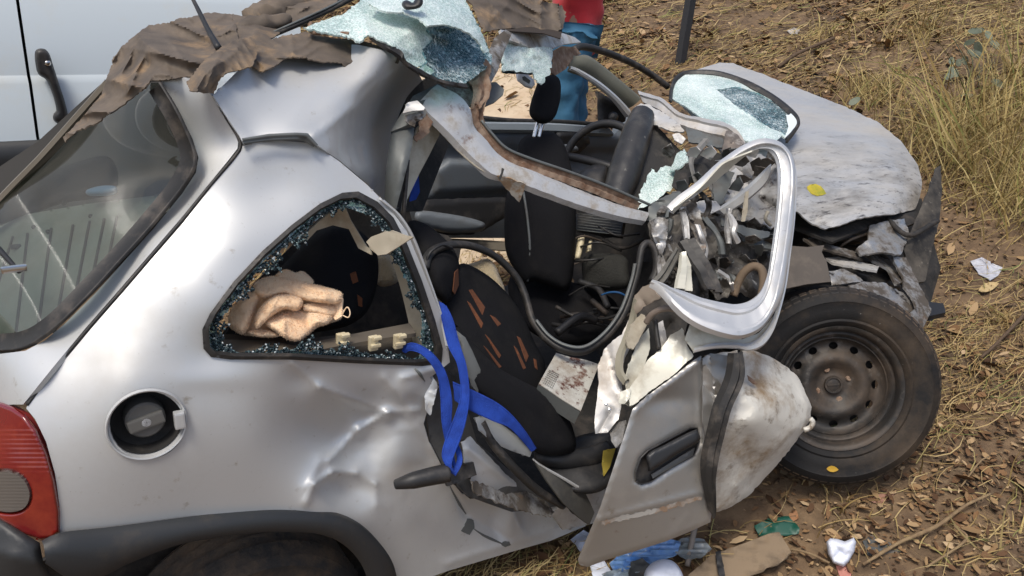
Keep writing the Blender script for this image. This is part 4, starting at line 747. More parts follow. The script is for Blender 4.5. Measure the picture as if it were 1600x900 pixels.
# ------------------------------------------------------------------ bonnet and front end
_y0, _y1 = float(P(1290, 345, 2.8)[1]), float(P(1300, 190, 3.6)[1])
BONNETM = mat('scraped_bonnet_paint', (.56, .555, .54), .42, .4, .2, dirt=[((.44, .41, .36), 1.5, .40, .75), ((.24, .225, .20), 3.5, .45, .66), ((.10, .09, .08), 11, .55, .64), ((.12, .11, .10), 30, .60, .68)], bump=.08, bscale=16, stretch=(1, 4.2, 4.2), dmask=(1, _y0+.30, _y0+.30+(_y1-_y0)*.75))
def build_front():
    H = [(1124, 98), (1146, 99), (1200, 119), (1262, 144), (1322, 167), (1376, 193), (1411, 224), (1434, 258), (1441, 284), (1438, 306), (1430, 326), (1405, 334), (1375, 336), (1340, 341), (1318, 350), (1290, 358), (1270, 350), (1258, 342), (1246, 330), (1225, 338), (1190, 336), (1160, 322), (1148, 300), (1140, 262), (1110, 210), (1070, 170), (1050, 150), (1080, 112)]
    hc = [(1124, 98, 3.72), (1200, 119, 3.75), (1322, 167, 3.72), (1411, 224, 3.5), (1441, 284, 3.28), (1430, 326, 3.08), (1340, 341, 2.86), (1290, 358, 2.75), (1225, 338, 2.72), (1160, 322, 2.72), (1140, 262, 2.86), (1070, 170, 3.35), (1050, 150, 3.5), (1280, 230, 3.2), (1370, 270, 3.2), (1200, 270, 2.95)]
    def roll(Q):
        e = eopen(Q, [(1124, 98), (1146, 99), (1200, 119), (1262, 144), (1322, 167), (1376, 193), (1411, 224), (1434, 258), (1441, 284), (1438, 306), (1430, 326)])
        X = CAM+tps(hc)(Q[:, 0], Q[:, 1])[:, None]*ray(Q[:, 0], Q[:, 1])
        m = np.clip((Q[:, 1]-215)/70, 0, 1)
        rc = np.random.default_rng(9); cl = []
        for _ in range(34):
            a = np.array([rc.uniform(1150, 1400), rc.uniform(235, 345)]); L_ = rc.uniform(20, 80); t_ = rc.normal(.12, .22); cl.append((a, a+L_*np.array([math.cos(t_), math.sin(t_)]), rc.uniform(3, 7), .011*rc.normal()))
        return -.13*(1-np.minimum(e/50, 1))**2.2+creaseoff(Q, cl, ())*np.clip(m*2, 0, 1)+m*(crushfield(Q, 46, .030, 5)+crushfield(Q, 18, .007, 6))+.3*nz(X, [(.02, 4, 's')])
    global BON
    h = BON = sheet('bonnet', H, hc, BONNETM, car, (), 6, .005, jag=.4, fn=roll, sharp=26, wrinkle=(12, .008, 4, .15, .25), creases=[((1240, 205), (1400, 250), 8, .012), ((1320, 235), (1440, 250), 8, -.01), ((1250, 290), (1425, 300), 10, .02), ((1260, 318), (1400, 332), 6, .012), ((1150, 240), (1260, 300), 10, .02)])
    sheet('bonnet_frame', [(1150, 318), (1250, 336), (1295, 362), (1345, 345), (1432, 330), (1436, 345), (1420, 352), (1350, 358), (1300, 378), (1240, 355), (1150, 345)], [(1150, 318, 2.9), (1295, 362, 2.85), (1432, 330, 3.15), (1350, 358, 2.95), (1240, 355, 2.85)], DARKJ, h, (), 8, .01, noi=[(.015, 14, 'r')])
    # engine bay
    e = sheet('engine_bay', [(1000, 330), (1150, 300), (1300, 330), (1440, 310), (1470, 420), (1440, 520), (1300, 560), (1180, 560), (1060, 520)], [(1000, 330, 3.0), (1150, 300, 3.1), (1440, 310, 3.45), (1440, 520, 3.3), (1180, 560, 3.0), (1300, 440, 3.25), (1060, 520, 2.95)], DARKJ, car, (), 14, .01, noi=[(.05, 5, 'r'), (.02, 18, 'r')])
    r2 = np.random.default_rng(11)
    for i in range(26):                            # crushed engine parts: pipes and blocks
        u, v = r2.uniform(1110, 1420), r2.uniform(345, 440); d = r2.uniform(2.95, 3.2)
        if i % 3: tube('engine_pipe', [(u-r2.uniform(20, 60), v+r2.uniform(-20, 20), d), (u, v+r2.uniform(-12, 12), d-.05), (u+r2.uniform(20, 60), v+r2.uniform(-20, 20), d+.04)], r2.uniform(.005, .014), [DARKJ, BARE, RUBBER, RIM][i % 4], e, 14, 7)
        else: cushion('engine_block', [(u-20, v-12), (u+15, v-16), (u+24, v+8), (u-10, v+15)], [(u-20, v-12, d), (u+24, v, d), (u, v+15, d-.03)], [DARKJ, RIM, BARE][i % 3], e, .03, .05, 8, 5, noi=[(.01, 25, 'r')], smooth=False)
    P_ = [('front_cross_member', [(1360, 352), (1385, 345), (1412, 342), (1420, 360), (1416, 380), (1408, 398), (1380, 394), (1344, 398), (1338, 388), (1356, 374)], [(1360, 352, 2.95), (1412, 342, 3.05), (1408, 398, 2.9), (1344, 398, 2.82)], BARE, .02),
          ('inner_wing', [(1326, 446), (1350, 440), (1380, 442), (1412, 458), (1428, 474), (1430, 488), (1416, 488), (1402, 474), (1376, 462), (1344, 456)], [(1326, 446, 2.72), (1380, 442, 2.8), (1428, 474, 2.8), (1416, 488, 2.74)], BARE, .01),
          ('chassis_leg', [(1395, 402), (1416, 402), (1430, 432), (1438, 448), (1452, 474), (1455, 486), (1442, 514), (1430, 508), (1417, 493), (1432, 480), (1424, 462), (1412, 448), (1410, 430)], [(1395, 402, 2.92), (1416, 402, 2.95), (1455, 486, 2.78), (1417, 493, 2.7), (1442, 514, 2.72)], BARE, .014),
          ('crushed_wing', [(1295, 424), (1318, 420), (1342, 432), (1350, 440), (1325, 442), (1300, 446)], [(1295, 424, 2.78), (1350, 440, 2.78), (1300, 446, 2.74)], BARE, .012),
          ('slam_panel', [(1255, 372), (1280, 376), (1310, 386), (1344, 394), (1342, 402), (1310, 396), (1270, 384)], [(1255, 372, 2.84), (1344, 394, 2.88), (1270, 384, 2.82)], BARE, .006),
          ('bonnet_stay', [(1288, 402), (1310, 402), (1345, 410), (1374, 416), (1370, 423), (1340, 418), (1300, 410)], [(1288, 402, 2.86), (1374, 416, 2.86), (1300, 410, 2.82)], PAINTW, .004),
          ('wing_bracket', [(1350, 396), (1380, 400), (1400, 412), (1412, 440), (1400, 444), (1388, 420), (1366, 408)], [(1350, 396, 2.92), (1412, 440, 2.86), (1366, 408, 2.9)], BARE, .01),
          ('headlamp_shell', [(1316, 424), (1352, 408), (1384, 412), (1398, 432), (1380, 442), (1340, 440)], [(1316, 424, 2.95), (1384, 412, 3.0), (1380, 442, 2.92)], DARKJ, .02)]
    for nm, o, c, m, a in P_: sheet(nm, o, c, m, car, (), 4.5, .008, jag=.5, noi=[(a, 14, 'r'), (a*.5, 40, 'r')])
    b = sheet('front_bumper', [(1462, 262), (1470, 258), (1472, 300), (1468, 345), (1458, 384), (1450, 420), (1446, 440), (1430, 442), (1420, 415), (1412, 390), (1418, 372), (1432, 340), (1450, 300)], [(1462, 262, 3.3), (1472, 300, 3.22), (1446, 440, 2.95), (1412, 390, 2.98), (1445, 340, 3.08)], mat('scuffed_bumper_skin', (.030, .028, .026), .7, dirt=[((.12, .105, .085), 7, .42, .7), ((.2, .18, .15), 40, .6, .7)], bump=.2, bscale=40, spec=.25), car, (), 6, .012, jag=.5, noi=[(.006, 12, 's')], creases=[((1466, 270), (1420, 392), 7, .02)])
    sheet('bumper_foot', [(1440, 470), (1474, 474), (1478, 488), (1452, 494)], [(1440, 470, 2.9), (1478, 488, 2.85), (1452, 494, 2.82)], BLACK, b, (), 5, .02)
    sheet('wheel_liner', [(1200, 370), (1233, 384), (1262, 386), (1288, 383), (1284, 394), (1292, 410), (1298, 440), (1260, 444), (1222, 452), (1205, 440)], [(1200, 370, 2.72), (1288, 383, 2.72), (1298, 440, 2.66), (1222, 452, 2.62)], mat('brown_grey_liner', (.085, .072, .06), .75, dirt=[((.17, .14, .11), 8, .45, .75)], bump=.1), car, (), 6, .006, noi=[(.006, 9, 's')])
    sheet('wheel_arch_cavity', [(1120, 330), (1230, 350), (1240, 440), (1200, 520), (1100, 480)], [(1120, 330, 2.85), (1240, 440, 2.85), (1100, 480, 2.8)], DARKJ, car, (), 10, .01, noi=[(.03, 9, 'r')])  # dark sheet painting the shade inside the broken arch
    wheel('front_wheel', P(1299, 599, 2.74), -ray(1304, 602)+.28*RT-.20*UP, .324, TYRE)
build_front()
# ------------------------------------------------------------------ cabin
DASHM = mat('scuffed_dash_skin', (.028, .028, .029), .42, dirt=[((.10, .095, .085), 7, .48, .75), ((.2, .19, .17), 45, .64, .74)], bump=.12, bscale=120)
def build_cabin():
    # floor, far sill, firewall, near-black standing in for cabin shade
    V = [(.45, .08, .22), (2.25, .08, .24), (2.25, 1.52, .24), (.45, 1.52, .22)]
    f = obj('floor_pan', V, [(0, 1, 2, 3)], DARKJ, car, False); solid(f, .04)
    sheet('firewall', [(890, 320), (960, 300), (1040, 300), (1120, 360), (1140, 520), (1060, 640), (980, 620), (900, 500)], [(890, 320, 3.6), (1040, 300, 3.3), (1140, 520, 2.85), (1060, 640, 2.8), (900, 500, 3.4)], DARKJ, car, (), 14, .01, noi=[(.03, 6, 'r')])
    # far door
    y = 1.5
    D = [(738, 188), (860, 190), (946, 196), (960, 210), (985, 185), (1005, 215), (1000, 270), (960, 320), (900, 350), (800, 372), (700, 372), (640, 366), (640, 270), (690, 190)]
    dd = tps([(738, 188, ('y', 1.5)), (946, 196, ('y', 1.5)), (1000, 270, ('y', 1.5)), (800, 372, ('y', 1.5)), (640, 366, ('y', 1.5)), (690, 190, ('y', 1.5))])
    def rel(Q):
        u, v = Q[:, 0], Q[:, 1]
        r = .035*np.exp(-((v-218-(u-760)*.02)/13)**4)          # top roll
        arm = 1/(1+np.exp(-(np.minimum(edist(Q, np.array([(672, 262), (700, 243), (860, 250), (940, 262), (930, 300), (760, 306), (672, 310)]))*inpoly(Q, np.array([(672, 262), (700, 243), (860, 250), (940, 262), (930, 300), (760, 306), (672, 310)])), 30)-6)/2))
        return r+.05*arm-.03*np.exp(-((v-318)/5)**2)
    d = sheet('far_door', D, dd, GREYTRIM, car, (), 5, .05, fn=rel)
    loft('window_sill', [(735, 190, ('y', 1.47)), (860, 192, ('y', 1.47)), (946, 198, ('y', 1.47))], [(742, 207, ('y', 1.46)), (860, 209, ('y', 1.46)), (958, 214, ('y', 1.46))], mat('pale_grey_trim', (.27, .31, .34), .45), d, ((0, -.02), (.15, .02), (.7, .02), (1, -.01)), 30, .01)
    tube('window_seal', [(720, 180, ('y', 1.5)), (800, 188, ('y', 1.5)), (880, 190, ('y', 1.5)), (946, 195, ('y', 1.5))], .013, RUBBER, d, 30, 6, flatten=.7)
    pk = sheet('door_pocket', [(656, 312), (790, 308), (800, 332), (770, 352), (752, 362), (752, 350), (740, 366), (680, 368), (652, 344)], [(656, 312, ('y', 1.44)), (790, 308, ('y', 1.44)), (740, 366, ('y', 1.40)), (652, 344, ('y', 1.41))], BLACK, d, (), 6, .012, jag=.4, edge=(6, .012))
    cushion('pocket_edge', [(652, 330), (700, 334), (740, 342), (758, 350), (750, 362), (700, 364), (655, 352)], [(652, 330, ('y', 1.39)), (758, 350, ('y', 1.39)), (700, 364, ('y', 1.38))], GREYTRIM, d, .03, .02, 10, 5)
    sheet('handle_recess', [(868, 206), (905, 206), (920, 214), (922, 224), (905, 240), (875, 238)], [(868, 206, ('y', 1.43)), (920, 214, ('y', 1.43)), (875, 238, ('y', 1.43))], BLACK, d, (), 5, .01, edge=(4, .02))
    cushion('inner_handle', [(880, 226), (900, 228), (903, 236), (885, 238)], [(880, 226, ('y', 1.41)), (900, 228, ('y', 1.41)), (885, 238, ('y', 1.41))], GREYTRIM, d, .012, .01, 5, 3)
    loft('far_sill', [(690, 372, ('y', 1.45)), (740, 374, ('y', 1.45)), (800, 378, ('y', 1.45))], [(690, 386, ('y', 1.40)), (740, 388, ('y', 1.40)), (800, 392, ('y', 1.40))], mat('sill_beige', (.19, .165, .125), .7), car, ((0, 0), (.5, .01), (1, 0)), 12, .01)
    sheet('far_side_inner', [(630, 350), (700, 368), (720, 388), (715, 420), (640, 420)], [(630, 350, 3.3), (720, 388, 3.35), (640, 420, 3.2)], DARKJ, car, (), 10, .01)
    # driver seat
    s = bpy.data.objects.new('driver_seat', None); COL.objects.link(s); s.parent = car; s.location = -car.location; s.empty_display_size = .05
    cushion('backrest', [(808, 240), (812, 222), (822, 212), (842, 206), (864, 207), (880, 222), (890, 252), (898, 290), (900, 340), (898, 390), (894, 436), (884, 455), (860, 448), (834, 440), (820, 443), (800, 415), (790, 390), (788, 350), (790, 310), (800, 275)], [(808, 240, 3.14), (864, 207, 3.2), (898, 290, 3.1), (894, 436, 3.0), (820, 443, 2.95), (790, 350, 3.0), (845, 330, 3.02)], FABRIC, s, .06, .08, 26, 6, creases=[((824, 300), (828, 440), 3, -.012), ((822, 312), (822, 300), 3, .01)], dents=[(806, 370, 10, 60, .02)])
    tube('backrest_piping', [(818, 300, 2.97), (824, 340, 2.945), (828, 390, 2.93), (824, 440, 2.93)], .005, GREYPIL, s, 20, 6)
    hr = cushion('headrest', [(836, 140), (842, 126), (856, 117), (870, 119), (876, 130), (876, 150), (872, 170), (866, 184), (854, 193), (840, 192), (829, 182), (827, 172), (830, 158)], [(836, 140, 3.12), (870, 119, 3.18), (854, 193, 3.12), (829, 175, 3.1)], FABRIC, s, .06, .05, 16, 4)
    for du in (0, 8):
        tube('headrest_post', [(841+du, 188, 3.15), (837+du, 203, 3.15), (834+du, 216, 3.15)], .008, CHROME, s, 10, 8)
    cushion('seat_base', [(800, 430), (890, 440), (960, 470), (960, 520), (880, 540), (810, 500)], [(800, 430, 3.1), (890, 440, 3.15), (960, 470, 3.15), (880, 540, 2.95)], FABRIC, s, .05, .08, 20, 8)
    # passenger seat, reclined and twisted
    p = bpy.data.objects.new('passenger_seat', None); COL.objects.link(p); p.parent = car; p.location = -car.location; p.empty_display_size = .05
    bk = cushion('backrest', [(690, 470), (702, 432), (720, 412), (742, 418), (772, 438), (802, 470), (822, 505), (838, 540), (851, 566), (850, 600), (838, 622), (800, 606), (764, 585), (730, 560), (708, 520)], [(690, 470, 2.26), (720, 412, 2.36), (802, 470, 2.52), (851, 566, 2.48), (838, 622, 2.38), (730, 560, 2.22), (770, 510, 2.34)], FABRIC, p, .05, .09, 34, 6, creases=[((735, 440), (845, 590), 12, -.018), ((722, 470), (800, 600), 10, -.01)])
    ORG = [[(733, 453), (738, 452), (758, 480), (754, 492)], [(730, 470), (735, 474), (755, 505), (752, 513)], [(758, 522), (764, 528), (783, 555), (780, 560)], [(766, 492), (774, 496), (783, 506), (778, 510)], [(756, 540), (762, 546), (784, 573), (780, 575)], [(808, 525), (813, 528), (826, 556), (822, 566)], [(803, 540), (808, 545), (822, 575), (818, 577)], [(834, 560), (838, 562), (840, 578), (836, 574)]]
    Dp = tps([(690, 470, 2.26), (720, 412, 2.36), (802, 470, 2.52), (851, 566, 2.48), (838, 622, 2.38), (730, 560, 2.22), (770, 510, 2.34)])
    from mathutils.bvhtree import BVHTree
    bv = BVHTree.FromPolygons([tuple(v.co) for v in bk.data.vertices], [tuple(q.vertices) for q in bk.data.polygons])
    def onsurf(u, v):
        r = []
        for a, b in zip(u, v):
            k = Vector(ray(a, b).tolist()); h = bv.ray_cast(Vector(CAM.tolist()), k.normalized()); r.append(h[3]/k.length-.0025 if h[0] is not None else float(Dp([a], [b])[0])-.05)
        return np.array(r)
    for o in ORG:
        sheet('fabric_patch', o, onsurf, ORANGE, bk, (), 4, .0015)
    hd = cushion('headrest', [(634, 352), (645, 344), (665, 350), (685, 364), (705, 384), (716, 405), (718, 430), (712, 458), (698, 473), (684, 466), (672, 445), (664, 415), (650, 385), (638, 365)], [(634, 352, 2.34), (685, 364, 2.38), (718, 430, 2.32), (698, 473, 2.22), (664, 415, 2.22), (690, 420, 2.22)], FABRIC, p, .07, .08, 24, 5, creases=[((662, 412), (705, 378), 3, -.012)])
    tube('headrest_seam', [(664, 415, 2.165), (672, 395, 2.165), (690, 383, 2.19), (706, 388, 2.24)], .004, BLACK, hd, 20, 6)
    sheet('headrest_patch', [(711, 425), (716, 420), (717, 445), (711, 460), (708, 455)], [(711, 425, 2.23), (717, 445, 2.26), (708, 455, 2.2)], ORANGE, hd, (), 4, .002)
    cushion('seat_base', [(708, 508), (724, 520), (750, 548), (780, 575), (812, 593), (848, 612), (880, 640), (898, 678), (896, 705), (860, 712), (830, 702), (790, 655), (745, 612), (718, 570)], [(708, 508, 2.16), (780, 575, 2.2), (848, 612, 2.3), (898, 678, 2.38), (830, 702, 2.24), (745, 612, 2.12)], FABRIC, p, .05, .1, 30, 6, creases=[((720, 530), (870, 680), 14, -.012)])
    sheet('seat_side_trim', [(713, 516), (727, 527), (738, 548), (751, 578), (747, 614), (736, 602), (726, 570)], [(713, 516, 2.09), (751, 578, 2.1), (747, 614, 2.1), (726, 570, 2.08)], mat('grey_seat_plastic', (.12, .125, .12), .5), p, (), 5, .006, edge=(4, .005))
    # steering wheel
    c = P(938, 258, 3.42); n = np.array([-.86, -.28, .42]); x, yv, z = frame_of(n)
    st = tube('steering_wheel', [tuple(c+.178*(math.cos(a)*x+math.sin(a)*yv)) for a in np.linspace(0, 2*math.pi, 28)], .017, BLACK, car, 90, 10, world=True)
    hub = cushion('wheel_pad', [(902, 276), (915, 262), (935, 256), (948, 260), (950, 275), (942, 300), (920, 312), (905, 300)], [(902, 276, 3.36), (948, 260, 3.36), (920, 312, 3.28)], BLACK, st, .05, .05, 18, 5)
    tube('spoke', [tuple(c-.16*x), tuple(c-.05*x+.03*z), tuple(c+.05*x+.03*z), tuple(c+.16*x)], .018, BLACK, st, 16, 8, world=True)
    # dashboard twisted upright
    da = tube('dashboard', [(1004, 180, 3.12), (996, 205, 3.06), (986, 238, 3.0), (974, 275, 2.94), (962, 312, 2.88)], [.045, .056, .058, .058, .05], DASHM, car, 40, 20, noi=.05)
    sheet('dash_face', [(1006, 184), (1024, 190), (1042, 214), (1064, 236), (1064, 250), (1050, 262), (1040, 280), (1012, 310), (985, 330), (962, 322), (975, 285), (990, 240), (1002, 205)], [(1006, 184, 3.14), (1064, 240, 3.1), (1012, 310, 2.93), (962, 322, 2.86), (990, 240, 3.0)], mat('grained_dash', (.03, .029, .028), .7, dirt=[((.11, .10, .085), 10, .5, .75)], bump=.3, bscale=90), da, (), 6, .02, jag=.5, noi=[(.006, 12, 's')])
    sheet('glass_scrap', [(1000, 300), (1010, 280), (1018, 262), (1025, 268), (1040, 258), (1060, 270), (1068, 285), (1040, 300), (1015, 322), (995, 326)], [(1000, 300, 2.84), (1040, 258, 2.95), (1068, 285, 2.9), (995, 326, 2.8)], CRACK, da, (), 4, .004, jag=1.5, noi=[(.012, 22, 'r')])
    # heater grille and wiring at the foot of the dash
    g = sheet('heater_box', [(900, 335), (940, 330), (975, 340), (970, 368), (900, 358)], [(900, 335, 3.2), (975, 340, 3.05), (900, 358, 3.15)], BLACK, car, (), 8, .02)
    for i in range(7):
        v = 334+i*4.2
        tube('heater_fin', [(902, v, 3.12), (970, v+8, 3.0)], .0022, GREYPIL, g, 4, 5)
    cushion('carpet_roll', [(912, 402), (940, 396), (975, 400), (982, 420), (978, 450), (920, 452), (910, 430)], [(912, 402, 3.1), (975, 400, 3.0), (978, 450, 2.95), (910, 430, 3.1)], mat('dark_carpet', (.022, .022, .019), .95, bump=.4, bscale=120), car, .05, .05, 18, 6, noi=[(.012, 14, 's')])
    r2 = np.random.default_rng(5)
    for i in range(16):
        u, v = r2.uniform(860, 980), r2.uniform(365, 520); dd_ = r2.uniform(2.85, 3.1)
        tube('wiring', [(u-30, v+r2.uniform(-15, 15), dd_), (u, v+r2.uniform(-10, 10), dd_-.04), (u+34, v+r2.uniform(-18, 18), dd_)], r2.uniform(.003, .008), [BLACK, RUBBER, RIM, DARKJ][i % 4], car, 16, 6)
    tube('wiring', [(940, 461, 2.85), (952, 457, 2.82), (966, 457, 2.8), (978, 462, 2.8)], .0035, mat('blue_wire', (.03, .14, .35), .5), car, 16, 6)
    for o in ([(903, 372), (914, 366), (913, 380), (907, 404), (897, 405), (900, 388)], [(920, 376), (926, 373), (924, 392), (915, 395)]):
        cushion('broken_clip', o, [(*o[0], 3.05), (*o[1], 3.05), (*o[3], 3.02)], IVORY, car, .01, .01, 5, 3, smooth=False)
    for k, (pts, r, m) in enumerate([([(905, 440, 3.0), (935, 452, 2.95), (950, 480, 2.88)], .012, BLACK), ([(870, 520, 2.75), (905, 495, 2.8), (930, 500, 2.85)], .014, BLACK), ([(925, 470, 2.9), (942, 485, 2.85), (948, 490, 2.85)], .01, RIM)]):
        tube('gear_lever' if k == 1 else 'linkage_rod', pts, r, m, car, 20, 8)
    # floor clutter and pale trim near the sill
    sheet('rear_light_gap', [(1, 1), (2, 1), (2, 2)], [(1, 1, 50), (2, 1, 50), (2, 2, 50)], DARKJ, car) if 0 else None
    cushion('floor_mat', [(850, 700), (950, 672), (965, 700), (950, 760), (900, 770), (850, 735)], [(850, 700, 2.42), (950, 672, 2.5), (950, 760, 2.36), (850, 735, 2.36)], BLACK, car, .015, .03, 14, 7, noi=[(.012, 14, 's')])
    tube('floor_sleeve', [(835, 712, 2.36), (870, 718, 2.36), (915, 715, 2.4), (950, 704, 2.44)], [.02, .026, .03, .03], BLACK, car, 30, 12)
    sheet('yellow_tape', [(943, 704), (962, 700), (953, 730), (944, 744), (941, 725)], [(943, 704, 2.39), (962, 700, 2.41), (944, 744, 2.35)], YEL, car, (), 4, .003, noi=[(.004, 30, 's')])
    for i in range(40): pass
    # cream fleece and rubble seen through the gap under the far door
    return s
build_cabin()
def build_aperture():
    # rubber weatherstrip torn out of the doorway
    w = tube('weatherstrip', [(664, 420, 2.16), (668, 402, 2.18), (682, 389, 2.22), (710, 382, 2.28), (742, 386, 2.34), (776, 402, 2.4), (806, 432, 2.44), (820, 460, 2.44), (832, 500, 2.42), (852, 528, 2.40), (880, 546, 2.38), (915, 548, 2.38), (950, 524, 2.4), (976, 488, 2.42), (992, 440, 2.45), (998, 415, 2.46), (1003, 388, 2.47), (1013, 380, 2.48), (1024, 394, 2.48), (1026, 420, 2.47), (1018, 440, 2.46)], .0135, RUBBER, car, 160, 10, flatten=.8)
    tube('weatherstrip_lip', [(838, 500, 2.40), (858, 524, 2.38), (884, 539, 2.36), (914, 541, 2.36), (945, 519, 2.38), (970, 484, 2.40), (986, 440, 2.43), (992, 412, 2.44)], .006, GREYPIL, w, 90, 6, flatten=.6)
    # crumpled shut-pillar base behind the quarter panel
    sheet('b_post_base', [(690, 570), (712, 590), (730, 640), (745, 690), (790, 730), (840, 770), (880, 790), (800, 800), (730, 775), (700, 740), (672, 690), (665, 640), (670, 600)], [(690, 570, 2.1), (745, 690, 2.2), (880, 790, 2.4), (730, 775, 2.16), (672, 690, 2.1)], mat('pillar_dark_paint', (.10, .10, .10), .45, .3, dirt=[((.05, .045, .04), 9, .45, .7)]), car, (), 7, .006, noi=[(.008, 10, 's')], wrinkle=(10, .01, 6))
    sheet('torn_pillar_edge', [(655, 580), (672, 582), (684, 600), (680, 625), (672, 650), (666, 640), (662, 612)], [(655, 580, 2.02), (684, 600, 2.03), (666, 640, 2.02)], PAINT, car, (), 4, .004, jag=.8, noi=[(.012, 22, 'r')])
    sheet('bent_pillar_skin', [(722, 690), (735, 682), (752, 700), (790, 740), (836, 780), (870, 800), (830, 800), (790, 782), (745, 770), (728, 735)], [(722, 690, 2.12), (752, 700, 2.16), (870, 800, 2.4), (790, 782, 2.28), (745, 770, 2.16)], PAINT, car, (), 5, .005, jag=.4, noi=[(.008, 9, 's')], wrinkle=(8, .008, 8), creases=[((730, 700), (850, 795), 7, .014)])
    sheet('torn_step', [(738, 752), (760, 758), (790, 772), (820, 768), (850, 780), (866, 800), (862, 808), (830, 802), (800, 794), (770, 782), (742, 770)], [(738, 752, 2.10), (820, 768, 2.3), (866, 800, 2.36), (742, 770, 2.09)], BARE, car, (), 3.5, .004, jag=1, noi=[(.015, 22, 'r'), (.006, 60, 'r')])
    sheet('seat_belt_cover', [(742, 652), (756, 650), (785, 664), (810, 682), (834, 700), (828, 714), (800, 705), (770, 692), (748, 672)], [(742, 652, 2.12), (810, 682, 2.22), (834, 706, 2.26), (770, 692, 2.14)], mat('pale_grey_plate', (.40, .41, .40), .4, .2), car, (), 5, .006, edge=(4, .006))
    tube('sill_seal', [(752, 660, 2.14), (768, 690, 2.15), (800, 728, 2.18), (840, 766, 2.26), (880, 790, 2.34)], .012, RUBBER, car, 40, 8)
    sheet('sill_trim', [(834, 718), (846, 728), (880, 748), (913, 767), (922, 785), (929, 801), (921, 820), (904, 808), (880, 786), (855, 752)], [(834, 718, 2.26), (880, 748, 2.3), (929, 801, 2.38), (921, 820, 2.36), (855, 752, 2.26)], mat('dark_sill_plastic', (.05, .05, .048), .5, dirt=[((.12, .11, .09), 8, .5, .75)]), car, (), 5, .006, noi=[(.004, 16, 's')])
    loft('sill_trim_edge', [(833, 716, 2.255), (848, 727, 2.27), (882, 746, 2.295), (914, 765, 2.34)], [(836, 722, 2.255), (850, 732, 2.27), (882, 751, 2.295), (912, 770, 2.34)], PAINT, car, ((0, 0), (.5, .003), (1, 0)), 20, .004)
    sheet('sill', [(860, 800), (920, 770), (985, 745), (985, 790), (940, 815), (880, 828)], [(860, 800, 2.42), (920, 770, 2.5), (985, 745, 2.62), (985, 790, 2.6), (880, 828, 2.45)], PAINTD, car, (), 7, .01)
    sheet('bolt_plate', [(690, 735), (740, 722), (745, 742), (700, 760)], [(690, 735, 2.06), (740, 722, 2.12), (700, 760, 2.07)], RUBBER, car, (), 5, .01)
    tube('lower_guide', [(618, 757, 1.97), (640, 752, 1.965), (670, 745, 1.98), (700, 739, 2.0)], [.012, .020, .022, .023], BLACK, car, 24, 12)
build_aperture()
